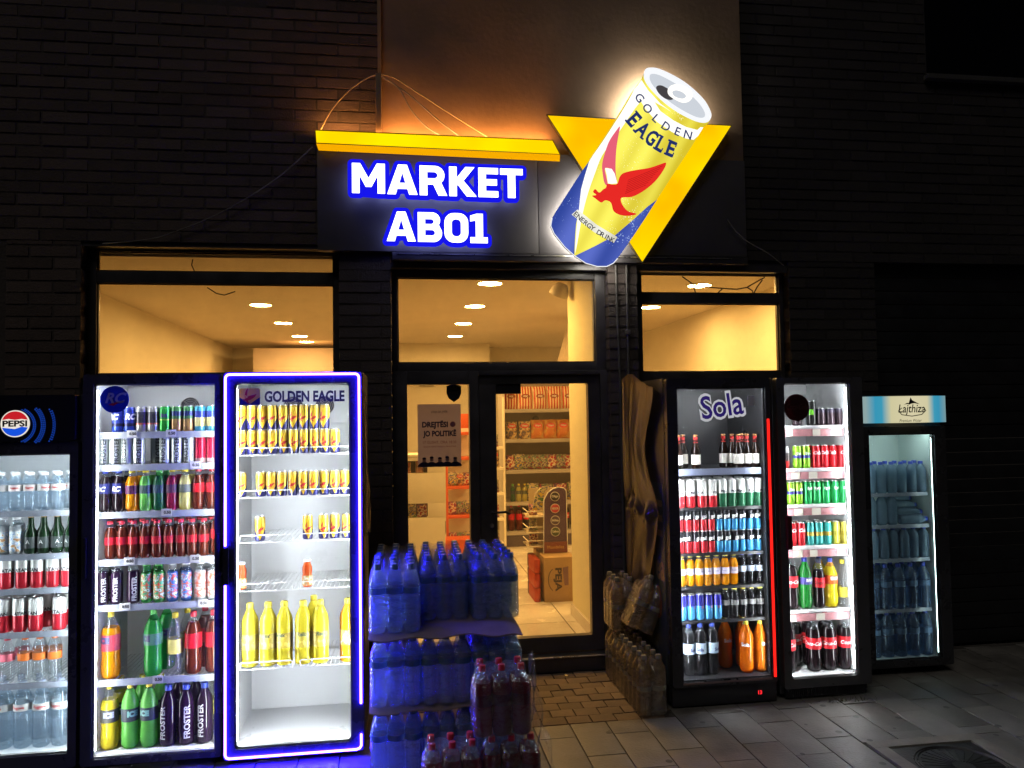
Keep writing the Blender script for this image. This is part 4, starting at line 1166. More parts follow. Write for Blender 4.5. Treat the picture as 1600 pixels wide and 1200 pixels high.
SIL = [(1.638, 3.999), (1.562, 3.896), (1.492, 3.781), (1.417, 3.659), (1.314, 3.505), (1.206, 3.345), (1.098, 3.181), (1.025, 3.069), (0.998, 3.024), (0.988, 2.972), (1.009, 2.921), (1.079, 2.833), (1.143, 2.776), (1.22, 2.726), (1.298, 2.705), (1.364, 2.706), (1.41, 2.729), (1.438, 2.761), (1.526, 2.879), (1.637, 3.038), (1.748, 3.204), (1.861, 3.372), (1.974, 3.535), (2.067, 3.679), (2.102, 3.707), (2.117, 3.734), (2.115, 3.781), (2.078, 3.853), (2.011, 3.923), (1.931, 3.986), (1.836, 4.035), (1.755, 4.065), (1.701, 4.071), (1.663, 4.053), (1.643, 4.012)]
SHAPES = {
    'pale_panel': [(1.603, 3.944), (1.534, 3.833), (1.464, 3.72), (1.355, 3.555), (1.257, 3.412), (1.225, 3.314), (1.198, 3.222), (1.178, 3.066), (1.166, 2.989), (1.150, 2.79), (1.204, 3.05), (1.246, 3.2), (1.298, 3.34), (1.346, 3.454), (1.42, 3.554), (1.5, 3.668), (1.58, 3.783), (1.65, 3.88)],
    'blue_panel': [(1.025, 3.069), (0.998, 3.024), (0.988, 2.972), (1.009, 2.921), (1.079, 2.833), (1.143, 2.776), (1.152, 2.911), (1.16, 2.989), (1.178, 3.066), (1.198, 3.222), (1.225, 3.314), (1.257, 3.412), (1.206, 3.345), (1.098, 3.181)],
    'blue_foot': [(1.15, 2.775), (1.22, 2.726), (1.298, 2.705), (1.364, 2.706), (1.41, 2.729), (1.438, 2.761), (1.526, 2.879), (1.637, 3.038), (1.723, 3.167), (1.652, 3.114), (1.556, 3.028), (1.421, 2.914), (1.288, 2.843)],
    'shoulder_band': [(1.589, 3.924), (1.631, 3.985), (1.677, 3.915), (1.763, 3.826), (1.87, 3.75), (1.964, 3.701), (2.039, 3.677), (2.063, 3.674), (2.024, 3.614), (1.992, 3.586), (1.934, 3.594), (1.84, 3.634), (1.733, 3.701), (1.654, 3.788), (1.615, 3.852)],
    'lid': [(1.663, 4.053), (1.653, 4.0), (1.684, 3.941), (1.764, 3.859), (1.857, 3.79), (1.952, 3.741), (2.033, 3.713), (2.089, 3.715), (2.114, 3.747), (2.113, 3.783), (2.076, 3.853), (2.009, 3.921), (1.928, 3.982), (1.836, 4.03), (1.755, 4.061), (1.701, 4.066)],
    'lid_well': [(1.693, 4.022), (1.698, 3.969), (1.764, 3.892), (1.845, 3.829), (1.939, 3.776), (2.02, 3.743), (2.069, 3.745), (2.074, 3.779), (2.037, 3.838), (1.97, 3.901), (1.889, 3.958), (1.808, 4.001), (1.74, 4.027)],
    'lid_opening': [(1.732, 3.937), (1.766, 3.952), (1.82, 3.928), (1.867, 3.897), (1.845, 3.856), (1.798, 3.86), (1.751, 3.895)],
    'pull_tab': [(1.813, 3.921), (1.834, 3.951), (1.882, 3.964), (1.943, 3.947), (1.984, 3.915), (1.987, 3.875), (1.954, 3.843), (1.906, 3.839), (1.852, 3.863), (1.819, 3.888)],
    'tab_eye': [(1.847, 3.912), (1.881, 3.92), (1.922, 3.906), (1.942, 3.883), (1.921, 3.866), (1.88, 3.871), (1.853, 3.887)],
    'raised_wing': [(1.474, 3.658), (1.442, 3.621), (1.397, 3.554), (1.366, 3.474), (1.345, 3.395), (1.348, 3.33), (1.359, 3.268), (1.382, 3.253), (1.371, 3.318), (1.364, 3.367), (1.397, 3.368), (1.423, 3.333), (1.444, 3.275), (1.437, 3.359), (1.444, 3.49), (1.462, 3.596)],
    'eagle_head': [(1.364, 3.37), (1.41, 3.365), (1.43, 3.333), (1.446, 3.268), (1.408, 3.263), (1.382, 3.266), (1.376, 3.318)],
    'eagle_body': [(1.378, 3.263), (1.408, 3.26), (1.446, 3.265), (1.462, 3.308), (1.49, 3.339), (1.564, 3.36), (1.671, 3.38), (1.753, 3.409), (1.791, 3.419), (1.772, 3.37), (1.71, 3.289), (1.627, 3.221), (1.546, 3.179), (1.473, 3.171), (1.478, 3.126), (1.517, 3.081), (1.577, 3.065), (1.53, 3.051), (1.464, 3.054), (1.418, 3.079), (1.405, 3.124), (1.393, 3.143), (1.36, 3.151), (1.333, 3.135), (1.294, 3.162), (1.272, 3.179), (1.301, 3.186), (1.279, 3.205), (1.295, 3.225), (1.321, 3.202), (1.348, 3.224), (1.368, 3.237)],
}
for _n in ('lid', 'lid_well', 'lid_opening', 'pull_tab', 'tab_eye', 'raised_wing', 'eagle_body', 'pale_panel'):
    SHAPES[_n + '_smooth'] = smooth(SHAPES[_n])
SHAPES['shoulder_gold'] = [(1.72, 3.835), (1.79, 3.80), (1.87, 3.752), (1.964, 3.703), (2.045, 3.678), (2.02, 3.655), (1.94, 3.672), (1.85, 3.715), (1.76, 3.775)]
E_CAN = {
    'yellow': printed('can_print_yellow', (1.0, 0.74, 0.01), (1, 0.95, 0.5), 1.1, 70, 0.12),
    'white': em('can_print_white', (1.0, 0.98, 0.93), 1.15),
    'blue': printed('can_print_blue', (0.02, 0.075, 0.55), (0.45, 0.6, 1.0), 0.9, 75, 0.16),
    'cream': printed('can_print_cream', (0.98, 0.92, 0.7), (1, 1, 1), 1.0, 70, 0.1),
    'silver': em('can_print_silver', (0.62, 0.66, 0.72), 1.0),
    'pale': em('can_print_pale_silver', (0.9, 0.92, 0.95), 1.05),
    'dark': em('can_print_dark', (0.06, 0.055, 0.06), 1.0),
    'red': em('can_print_red', (0.85, 0.025, 0.02), 0.95),
    'pink': em('can_print_pink', (0.85, 0.13, 0.2), 0.95),
    'ink': em('can_print_ink', (0.015, 0.03, 0.14), 1.0),
    'feather': em('can_print_feather_line', (0.45, 0.01, 0.01), 0.9),
}
gc = thing('can_sign', 'giant tilted lightbox shaped like a yellow and blue drink can with red eagle', 'sign', (1.5, 4.95, 2.7))
YC = 4.95
body = part('body', prism('body', SIL, YC, YC + 0.02, E_CAN['yellow'], pm('can_sign_edge', (0.5, 0.5, 0.5), 0.4)), gc)
SIL2 = [(x * 0.97 + 1.53 * 0.03, z * 0.97 + 3.4 * 0.03) for x, z in SIL]
part('housing', prism('housing', SIL2, YC + 0.021, 5.0, pm('sign_return_grey', (0.3, 0.3, 0.3), 0.5)), gc)
part('added_back_glow', prism('added_back_glow', [(x * 0.98 + 1.53 * 0.02, z * 0.98 + 3.4 * 0.02) for x, z in SIL2], 5.001, 5.006, em('added_sign_glow', (1.0, 0.93, 0.8), 24.0)), gc)  # glowing plate added to brighten the wall round the can
for bx_, bz_ in ((1.2, 2.95), (1.75, 3.75), (1.45, 3.3)):
    part('stud', tube('stud', [(bx_, 5.0061, bz_), (bx_, 5.084, bz_)], 0.012, M_STEEL, 8), gc)
for n, (nm, c, lv) in enumerate((('pale_panel', 'white', 1), ('blue_panel', 'blue', 2), ('blue_foot', 'blue', 2), ('shoulder_band', 'white', 2), ('shoulder_gold', 'yellow', 3), ('lid', 'pale', 3), ('lid_well', 'silver', 4), ('lid_opening', 'dark', 5), ('pull_tab', 'white', 6), ('tab_eye', 'silver', 7), ('raised_wing', 'pink', 3), ('eagle_head', 'white', 5), ('eagle_body', 'red', 4))):
    y = YC - 0.0016 * lv
    part(nm, prism(nm, SHAPES.get(nm + '_smooth', SHAPES[nm]), y, y + 0.001, E_CAN[c]), gc)
# rims, feather lines and bottom seam
part('lid_rim', tube('lid_rim', [(x, YC - 0.007, z) for x, z in SHAPES['lid_smooth'] + SHAPES['lid_smooth'][:1]], 0.006, E_CAN['pale'], 6), gc)
part('foot_rim', tube('foot_rim', [(x, YC - 0.004, z) for x, z in SIL[8:18]], 0.003, E_CAN['pale'], 6), gc)
fl = []
for k in range(8):
    u = k / 7
    fl.append([(1.5 + 0.02 * u, YC - 0.0085, 3.2 + 0.09 * u), (1.58 + 0.055 * u, YC - 0.0085, 3.235 + 0.105 * u), (1.645 + 0.12 * u, YC - 0.0085, 3.262 + 0.135 * u)])
for f in fl:
    part('feather', tube('feather', f, 0.0016, E_CAN['feather'], 5), gc)
for c, (x, z), a in zip('GOLDEN', [(1.615, 3.859), (1.669, 3.788), (1.728, 3.722), (1.797, 3.669), (1.879, 3.638), (1.951, 3.618)], (-52, -48, -42, -34, -22, -15)):
    part('lettering', text_flat(c, 0.083, E_CAN['ink'], x, YC - 0.006, z, R(a), bold=0.001), gc)


def slab_letter(c, size):
    """Block letter with slab serifs."""
    pts, fs = text2d(c, size, bold=0.006)
    return pts, fs


for c, (x, z), a in zip('EAGLE', [(1.572, 3.708), (1.632, 3.642), (1.693, 3.588), (1.757, 3.547), (1.828, 3.518)], (-48, -43, -36, -29, -20)):
    part('lettering', text_flat(c, 0.15, E_CAN['ink'], x, YC - 0.006, z, R(a), width={'E': 0.056, 'A': 0.078, 'G': 0.068, 'L': 0.054}[c], bold=0.005), gc)
    ca_, sa_ = math.cos(R(a)), math.sin(R(a))
    ser = {'E': [(-0.024, 0.049, 0.026), (-0.024, -0.049, 0.026), (0.026, 0.036, 0.008), (0.026, -0.036, 0.008)], 'A': [(-0.032, -0.049, 0.03), (0.034, -0.049, 0.03)], 'G': [(0.03, 0.036, 0.008)], 'L': [(-0.022, 0.049, 0.032), (-0.022, -0.049, 0.03), (0.025, -0.036, 0.008)]}[c]
    for sx, sz, w in ser:
        hh = 0.0065 if w > 0.01 else 0.016
        P = [(sx - w / 2, sz - hh), (sx + w / 2, sz - hh), (sx + w / 2, sz + hh), (sx - w / 2, sz + hh)]
        part('serif', prism('serif', [(x + p * ca_ - q * sa_, z + p * sa_ + q * ca_) for p, q in P], YC - 0.0085, YC - 0.0075, E_CAN['ink']), gc)
part('lettering_ground', prism('lettering_ground', [(1.13, 3.05), (1.17, 3.085), (1.3, 2.985), (1.44, 2.905), (1.415, 2.865), (1.28, 2.935)], YC - 0.0052, YC - 0.0045, E_CAN['cream']), gc)
word = 'ENERGY DRINK'
for k, c in enumerate(word):
    if c != ' ':
        u = (k + 0.5) / len(word)
        x, z = 1.147 + 0.27 * u, 3.055 - 0.185 * u + 0.018 * (u - 0.5) ** 2 * 4 - 0.009
        part('lettering', text_flat(c, 0.048, E_CAN['dark'], x, YC - 0.0065, z, R(-40 + 14 * u), bold=0.0008), gc)

# cables above the bar
def wire(name, label, pts, mat, r=0.006):
    P = [Vector(p) for p in pts]
    out = []
    for i in range(len(P) - 1):
        p0, p1, p2, p3 = P[max(i - 1, 0)], P[i], P[i + 1], P[min(i + 2, len(P) - 1)]
        for k in range(6):
            t = k / 6
            out.append(0.5 * ((2 * p1) + (p2 - p0) * t + (2 * p0 - 5 * p1 + 4 * p2 - p3) * t * t + (3 * p1 - p0 - 3 * p2 + p3) * t ** 3))
    out.append(P[-1])
    return tag(mk(name, tube(name, [tuple(p) for p in out], r, mat, 6)), label, 'cable')


wire('sign_cable', 'pale cable arching from bracket down to the outer end of light bar', [(-0.515, 5.06, 3.575), (-0.44, 5.05, 3.72), (-0.326, 5.05, 3.86), (-0.2, 5.05, 3.955), (-0.125, 5.055, 3.985)], M_YCABLE, 0.0045)
wire('sign_cable', 'longest pale cable drooping from bracket to the middle of light bar', [(-0.12, 5.05, 3.985), (-0.03, 5.05, 3.965), (0.08, 5.05, 3.9), (0.33, 5.05, 3.745), (0.63, 5.06, 3.57)], M_YCABLE, 0.0045)
wire('sign_cable', 'grey cable drooping steeply from bracket behind light bar', [(-0.11, 5.06, 3.975), (0.0, 5.06, 3.9), (0.08, 5.06, 3.76), (0.18, 5.06, 3.65), (0.3, 5.06, 3.58)], M_CABLE, 0.005)
wire('sign_cable', 'grey cable between the pale and steep cables above light bar', [(-0.11, 5.07, 3.975), (0.04, 5.06, 3.88), (0.15, 5.06, 3.79), (0.28, 5.06, 3.68), (0.42, 5.06, 3.58)], M_CABLE, 0.005)
wire('wall_cable', 'thin cable sagging across the brick wall above the wide window', [(-1.85, 5.11, 2.84), (-1.6, 5.1, 2.865), (-1.43, 5.1, 2.915), (-1.12, 5.1, 3.06), (-0.8, 5.1, 3.275), (-0.56, 5.1, 3.5)], M_CABLE, 0.004)
wire('wall_cable', 'thin cable curling from triangle sign to the narrow window corner', [(2.27, 5.06, 3.07), (2.33, 5.06, 2.99), (2.42, 5.06, 2.915), (2.56, 5.06, 2.84), (2.7, 5.1, 2.76)], M_CABLE, 0.004)
bk = thing('sign_bracket', 'small wooden bracket post holding cables above the light bar', 'bracket', (-0.13, 5.04, 3.56))
part('post', boxes('post', [(-0.15, -0.112, 5.035, 5.058, 3.56, 3.985)], MATS['bare_wood'], 0.003), bk)

# ------------------------------------------------------------------ drinks
M_CLEAR = clear('clear_bottle', (0.95, 0.97, 0.98), 0.06, 0.11, (0.8, 0.86, 0.9), 1.5)
M_WATER = clear('water_bottle', (0.9, 0.96, 1.0), 0.06, 0.15, (0.72, 0.86, 1.0), 1.5)
M_GREENP = clear('green_bottle_neck', (0.35, 0.85, 0.4), 0.06, 0.25, (0.1, 0.5, 0.15), 1.5)
EAGLE_ALL = [[(x - 1.53, z - 3.33) for x, z in SHAPES[n]] for n in ('eagle_body', 'raised_wing')]
vee_can('yellow_vee_can')


def pcol(c, rough=0.35):
    return pm('print_%02x%02x%02x' % tuple(int(255 * q) for q in c), c, rough, spec=0.2)


def can_parts(r, h, mat, words=(), eagle=False):
    prof = [(0.0, 0.004), (r * 0.72, 0.004), (r * 0.78, 0.0), (r * 0.84, 0.0), (r * 0.96, 0.006), (r, 0.013), (r, h - 0.015), (r * 0.95, h - 0.008), (r * 0.85, h - 0.002)]
    body = lathe('body', prof, mat, 20)
    lid = lathe('lid', [(r * 0.85, h - 0.002), (r * 0.87, h + 0.001), (r * 0.83, h + 0.002), (r * 0.8, h - 0.004), (0.0, h - 0.004)], M_LIDM, 20)
    subs = []
    for w in words:
        subs.append(('lettering', text_wrap(w['s'], w['size'], w['mat'], r + 0.0006, w['z'] * h, w.get('up', False), bold=w.get('bold', 0.0), shear=w.get('shear', 0.0))))
    if eagle:
        for e in EAGLE_ALL:
            subs.append(('emblem', poly_wrap('emblem', e, M_RED, r + 0.0007, h * 0.5, 0.088)))
    tab = boxes('pull_tab', [(-r * 0.25, r * 0.25, -r * 0.3, r * 0.35, h - 0.003, h - 0.0015)], M_LIDM, 0.0006)
    return [('body', body, subs), ('lid', lid, [('pull_tab', tab)])]


def bottle_parts(r, h, liquid, neck, cap, label=None, lz=(0.44, 0.66), fill=0.8, words=(), style='pet', cap_r=0.0152, label_mat=None):
    if style == 'pet':
        prof = [(0.0, 0.012), (r * 0.45, 0.006), (r * 0.7, 0.0), (r * 0.92, 0.008), (r, 0.03), (r, h * 0.2), (r * 0.96, h * 0.27), (r * 0.93, h * 0.34), (r * 0.97, h * 0.41), (r, h * 0.46), (r, h * 0.64), (r * 0.96, h * 0.69), (r * 0.82, h * 0.76), (r * 0.6, h * 0.83), (0.017, h * 0.895), (0.0135, h * 0.92), (0.0135, h * 0.935)]
    elif style == 'ribbed':
        prof = [(0.0, 0.012), (r * 0.45, 0.006), (r * 0.7, 0.0), (r * 0.93, 0.008)]
        n = 9
        for k in range(n + 1):
            z = 0.03 + (h * 0.52 - 0.03) * k / n
            prof += [(r, z), (r * 0.955, z + h * 0.026)]
        prof += [(r, h * 0.56), (r, h * 0.7), (r * 0.93, h * 0.755), (r * 0.7, h * 0.83), (0.018, h * 0.89), (0.0135, h * 0.92), (0.0135, h * 0.935)]
    elif style == 'straight':
        prof = [(0.0, 0.008), (r * 0.7, 0.0), (r * 0.95, 0.006), (r, 0.02), (r, h * 0.70), (r * 0.9, h * 0.765), (r * 0.62, h * 0.845), (0.018, h * 0.9), (0.0135, h * 0.92), (0.0135, h * 0.935)]
    elif style == 'shoulder':
        prof = [(0.0, 0.008), (r * 0.75, 0.0), (r * 0.96, 0.006), (r, 0.02), (r, h * 0.3), (r * 0.95, h * 0.33), (r, h * 0.36), (r, h * 0.72), (r * 0.92, h * 0.79), (r * 0.6, h * 0.86), (0.019, h * 0.895), (0.0165, h * 0.92), (0.0165, h * 0.935)]
    elif style == 'beer':
        prof = [(0.0, 0.006), (r * 0.8, 0.0), (r, 0.008), (r, h * 0.52), (r * 0.93, h * 0.58), (r * 0.6, h * 0.68), (0.0145, h * 0.78), (0.0125, h * 0.955)]
    else:
        prof = [(0.0, 0.006), (r * 0.8, 0.0), (r, 0.01), (r, h * 0.3), (r * 0.93, h * 0.45), (r, h * 0.62), (r * 0.95, h * 0.72), (r * 0.72, h * 0.82), (r * 0.66, h * 0.9)]
        cap_r = r * 0.72
    rf = None
    if style == 'box':
        rf = None
    body = lathe('body', prof, [liquid, neck], 18, lambda z: 0 if z < fill * h else 1, rf)
    if style == 'beer':
        cp = lathe('cap', [(0.0135, h * 0.955), (0.0148, h * 0.96), (0.0142, h * 0.99), (0.011, h), (0, h)], cap, 14)
    else:
        n = 20
        cp = lathe('cap', [(cap_r, h * 0.915), (cap_r * 1.03, h * 0.925), (cap_r, h * 0.992), (cap_r * 0.9, h), (0, h)], cap, n, None, lambda a, q, z: q * (1 + 0.02 * math.cos(10 * a)))
    out = [('body', body, []), ('cap', cp, [])]
    if label is not None:
        a, b = lz[0] * h, lz[1] * h
        def rad(z):
            for (r0, z0), (r1, z1) in zip(prof[2:], prof[3:]):
                if z0 <= z <= z1 and z1 > z0:
                    return r0 + (r1 - r0) * (z - z0) / (z1 - z0)
            return r
        if style == 'beer':
            pr = [(rad(a + (b - a) * k / 4) + 0.0007, a + (b - a) * k / 4) for k in range(5)]
        else:
            pr = [(r + 0.0007, a), (r + 0.0007, b)]
        vs, fs = [], []
        sg = 20
        for q, z in pr:
            for k in range(sg):
                w = 2 * math.pi * k / sg
                vs.append((q * math.cos(w), q * math.sin(w), z))
        for i in range(len(pr) - 1):
            for k in range(sg):
                s0, s1 = i * sg + k, i * sg + (k + 1) % sg
                fs.append((s0, s1, s1 + sg, s0 + sg))
        subs = [('lettering', text_wrap(w['s'], w['size'], w['mat'], (pr[0][0] + 0.0006), w['z'] * h, w.get('up', False), bold=w.get('bold', 0.0), shear=w.get('shear', 0.0))) for w in words]
        out.append(('label', me_from('label', vs, fs, label, smooth=True), subs))
    elif words:
        out[0] = ('body', body, [('lettering', text_wrap(w['s'], w['size'], w['mat'], r + 0.0006, w['z'] * h, w.get('up', False), bold=w.get('bold', 0.0))) for w in words])
    return out


W = dict
SILV = (0.62, 0.66, 0.66)
PROD = {}


def can(key, r, h, bands, desc, words=(), eagle=False, mat=None, metal=0.35):
    PROD[key] = W(desc=desc, cat='can', name='drink_can', h=h, r=r, make=lambda: can_parts(r, h, mat or banded('can_' + key, h, bands, metal=metal), words, eagle))


def bot(key, r, h, liquid, neck, cap, desc, label=None, name='drink_bottle', **kw):
    PROD[key] = W(desc=desc, cat='bottle', name=name, h=h, r=r, make=lambda: bottle_parts(r, h, liquid, neck, cap, label, **kw))


can('vee', 0.0258, 0.126, None, 'yellow and blue energy can', eagle=True, mat=MATS['yellow_vee_can'])
can('rcblue', 0.029, 0.132, [(0, (0.02, 0.05, 0.3)), (0.24, (0.02, 0.02, 0.06)), (0.36, (0.03, 0.05, 0.28))], 'dark blue soda can', [W(s='RC', size=0.04, mat=M_PAPER, z=0.62, bold=0.002, shear=0.25)])
can('darksilver', 0.029, 0.132, [(0, (0.35, 0.35, 0.33)), (0.3, (0.45, 0.1, 0.08)), (0.36, (0.05, 0.05, 0.06)), (0.8, (0.3, 0.3, 0.3))], 'black and silver soda can', [W(s='C', size=0.05, mat=pcol((0.02, 0.02, 0.03)), z=0.6)])
can('green', 0.029, 0.134, [(0, (0.02, 0.3, 0.03)), (0.45, (0.3, 0.45, 0.05)), (0.5, (0.02, 0.28, 0.05))], 'bright green soda can', [W(s='ice', size=0.03, mat=M_NAVY, z=0.65, bold=0.002)])
can('greenbrown', 0.029, 0.134, [(0, (0.3, 0.17, 0.06)), (0.5, (0.04, 0.12, 0.05)), (0.62, (0.02, 0.03, 0.12)), (0.8, (0.05, 0.18, 0.06))], 'dark green and brown tea can')
can('teal', 0.029, 0.134, [(0, (0.05, 0.25, 0.4)), (0.2, (0.5, 0.45, 0.2)), (0.55, (0.03, 0.05, 0.3)), (0.8, (0.05, 0.3, 0.45))], 'turquoise tea can')
can('frosty', 0.029, 0.148, [(0, (0.35, 0.4, 0.38)), (0.05, (0.5, 0.56, 0.54))], 'silver can with upright lettering', [W(s='FROSTER', size=0.034, mat=M_INK, z=0.5, up=True, bold=0.001)])
can('redcan', 0.029, 0.148, [(0, (0.5, 0.35, 0.35)), (0.18, (0.5, 0.01, 0.05))], 'plain crimson energy can')
can('beerred', 0.033, 0.165, [(0, (0.5, 0.015, 0.03)), (0.5, (0.75, 0.75, 0.72))], 'white and red beer can', [W(s='ATAN', size=0.024, mat=M_INK, z=0.56, bold=0.001)], metal=0.2)
can('pejared', 0.032, 0.166, [(0, (0.55, 0.02, 0.03)), (0.42, (0.72, 0.72, 0.7))], 'white and red lager can', [W(s='PEJA', size=0.018, mat=M_INK, z=0.53, bold=0.001)], metal=0.2)
can('pejagreen', 0.032, 0.166, [(0, (0.02, 0.13, 0.06)), (0.5, (0.72, 0.74, 0.72))], 'white and green lager can', [W(s='PEJA', size=0.018, mat=M_INK, z=0.56, bold=0.001)], metal=0.2)
can('gored', 0.0242, 0.128, [(0, (0.5, 0.02, 0.03)), (0.52, (0.015, 0.015, 0.02))], 'black and red energy can', [W(s='go!', size=0.03, mat=M_PAPER, z=0.66, bold=0.0018)])
can('goblue', 0.0242, 0.128, [(0, (0.04, 0.25, 0.5)), (0.52, (0.015, 0.015, 0.02))], 'black and blue energy can', [W(s='go!', size=0.03, mat=M_PAPER, z=0.66, bold=0.0018)])
can('bluecan', 0.027, 0.148, [(0, (0.06, 0.3, 0.6)), (0.55, (0.03, 0.03, 0.3))], 'light blue and navy can', [W(s='XI', size=0.022, mat=M_RED, z=0.5)])
can('tallblack', 0.029, 0.155, [(0, (0.02, 0.02, 0.02))], 'tall black can with green claw mark', [W(s='lll', size=0.045, mat=pcol((0.2, 0.7, 0.05)), z=0.55, bold=0.002)])
can('darkcan', 0.029, 0.108, [(0, (0.05, 0.03, 0.04)), (0.75, (0.06, 0.05, 0.08))], 'short black can')
can('lime', 0.0265, 0.14, [(0, (0.25, 0.55, 0.03)), (0.45, (0.06, 0.05, 0.35)), (0.58, (0.3, 0.6, 0.04))], 'lime green can with violet band', [W(s='Dsh', size=0.02, mat=M_PAPER, z=0.66, bold=0.001)])
can('cola', 0.0265, 0.14, [(0, (0.6, 0.015, 0.025))], 'red cola can', [W(s='Cola', size=0.028, mat=M_PAPER, z=0.68, bold=0.0012, shear=0.3)])
can('zero', 0.0265, 0.14, [(0, (0.55, 0.03, 0.03)), (0.35, (0.08, 0.07, 0.07)), (0.7, (0.5, 0.5, 0.5))], 'black and red cola can')
can('lemon', 0.029, 0.14, [(0, (0.02, 0.38, 0.1))], 'green lemonade can', [W(s='Sprite', size=0.022, mat=M_PAPER, z=0.68, bold=0.0012)])
can('tealgold', 0.0265, 0.14, [(0, (0.05, 0.38, 0.36)), (0.4, (0.5, 0.33, 0.05)), (0.58, (0.05, 0.4, 0.38))], 'teal can with gold band', metal=0.3)
can('yelcan', 0.0265, 0.14, [(0, (0.65, 0.55, 0.08)), (0.4, (0.5, 0.42, 0.05)), (0.58, (0.7, 0.6, 0.1))], 'pale yellow tonic can')

WCAP = pm('white_cap', (0.75, 0.76, 0.78), 0.4)
BCAP = pm('blue_cap', (0.03, 0.06, 0.4), 0.35)
RCAP = pm('red_cap', (0.6, 0.03, 0.06), 0.35)
YCAP = pm('yellow_cap', (0.75, 0.6, 0.04), 0.35)
GCAP = pm('green_cap', (0.08, 0.4, 0.06), 0.35)
OCAP = pm('orange_cap', (0.75, 0.15, 0.02), 0.35)
KCAP = pm('dark_cap', (0.03, 0.03, 0.06), 0.35)
D_COLA = drink('cola_liquid', (0.018, 0.008, 0.012), 0.05)
D_ORANGE = drink('orange_liquid', (0.92, 0.36, 0.005), 0.08)
D_YELLOW = drink('yellow_liquid', (0.95, 0.78, 0.03))
D_LEMON = drink('lemon_liquid', (0.98, 0.84, 0.05), 0.03)
D_LIME = drink('lime_liquid', (0.2, 0.7, 0.12), 0.1)
D_PALE = drink('pale_yellow_liquid', (0.8, 0.75, 0.25))
D_DGREEN = drink('dark_green_liquid', (0.02, 0.16, 0.06))
D_GREEN = drink('green_glass_liquid', (0.04, 0.42, 0.07), 0.2)
D_CRIM = drink('crimson_liquid', (0.4, 0.02, 0.08))
D_AMBER = drink('amber_liquid', (0.22, 0.035, 0.015), 0.3)
D_PURP = drink('purple_liquid', (0.03, 0.008, 0.04))
D_BEER = drink('brown_glass', (0.02, 0.008, 0.004), 0.06, 0.05)
D_BEERG = drink('green_beer_glass', (0.012, 0.045, 0.015), 0.08, 0.05)
D_RED = drink('orange_red_liquid', (0.85, 0.13, 0.02))
D_COCO = drink('coconut_liquid', (0.6, 0.65, 0.68))
L_FRO = W(s='FROSTER', size=0.042, mat=M_PAPER, z=0.45, up=True, bold=0.002)
bot('water05', 0.0325, 0.195, M_WATER, M_CLEAR, WCAP, 'half-litre white-capped water bottle', pcol((0.7, 0.66, 0.64)), lz=(0.52, 0.68), style='ribbed', fill=0.9, words=[W(s='Rugove', size=0.013, mat=M_RED, z=0.6, bold=0.0006)], cap_r=0.0185)
bot('coco', 0.03, 0.19, D_COCO, M_CLEAR, WCAP, 'pale slim coconut drink bottle', blotched('coco_label', [(0.65, 0.7, 0.75), (0.3, 0.45, 0.65), (0.7, 0.72, 0.7), (0.5, 0.25, 0.1)], 45), lz=(0.08, 0.62), style='straight', cap_r=0.018)
bot('beergreen', 0.0295, 0.19, D_BEERG, D_BEERG, pm('gold_cap', (0.45, 0.3, 0.12), 0.35, metal=0.6), 'dark green beer bottle', pcol((0.05, 0.06, 0.06)), lz=(0.15, 0.45), style='beer', fill=1, words=[W(s='A', size=0.028, mat=M_PAPER, z=0.32)])
bot('orangelabel', 0.033, 0.225, M_CLEAR, M_CLEAR, OCAP, 'orange-banded water bottle', pcol((0.75, 0.18, 0.03)), lz=(0.47, 0.63))
bot('pinklabel', 0.033, 0.225, M_CLEAR, M_CLEAR, RCAP, 'clear pink-banded water bottle', pcol((0.7, 0.15, 0.2)), lz=(0.47, 0.63))
bot('water15', 0.0435, 0.325, M_WATER, M_CLEAR, pm('pale_blue_cap', (0.5, 0.58, 0.8), 0.4), 'large ribbed water bottle', pcol((0.6, 0.62, 0.6)), lz=(0.575, 0.68), style='ribbed', fill=0.88, words=[W(s='Rugove', size=0.02, mat=M_RED, z=0.625, bold=0.0006)], cap_r=0.0165)
bot('rcdark', 0.0315, 0.215, D_COLA, M_CLEAR, BCAP, 'dark cola bottle with blue cap', pcol((0.02, 0.025, 0.12)), lz=(0.44, 0.68), words=[W(s='RC', size=0.034, mat=M_PAPER, z=0.55, shear=0.25, bold=0.0014)])
bot('orange05', 0.0315, 0.215, D_ORANGE, M_CLEAR, YCAP, 'small purple-labelled orange drink bottle', pcol((0.1, 0.03, 0.08)), lz=(0.42, 0.62))
bot('lime05', 0.0315, 0.215, D_LIME, M_CLEAR, YCAP, 'small light green drink bottle', pcol((0.04, 0.07, 0.07)), lz=(0.42, 0.62))
bot('dgreen05', 0.0315, 0.215, D_DGREEN, M_GREENP, GCAP, 'small dark green drink bottle', pcol((0.03, 0.06, 0.09)), lz=(0.42, 0.62))
bot('crim05', 0.03, 0.215, D_CRIM, M_CLEAR, YCAP, 'small crimson drink bottle', pcol((0.08, 0.03, 0.08)), lz=(0.42, 0.62))
bot('pale05', 0.0315, 0.215, D_PALE, M_CLEAR, YCAP, 'small pale yellow drink bottle', pcol((0.1, 0.12, 0.09)), lz=(0.42, 0.62))
bot('amber05', 0.03, 0.215, D_AMBER, M_CLEAR, RCAP, 'small red-labelled iced tea bottle', pcol((0.52, 0.012, 0.02)), lz=(0.42, 0.64))
bot('amber04', 0.0275, 0.192, D_AMBER, M_CLEAR, RCAP, 'slim red-capped iced tea bottle', pcol((0.42, 0.012, 0.025)), lz=(0.38, 0.58))
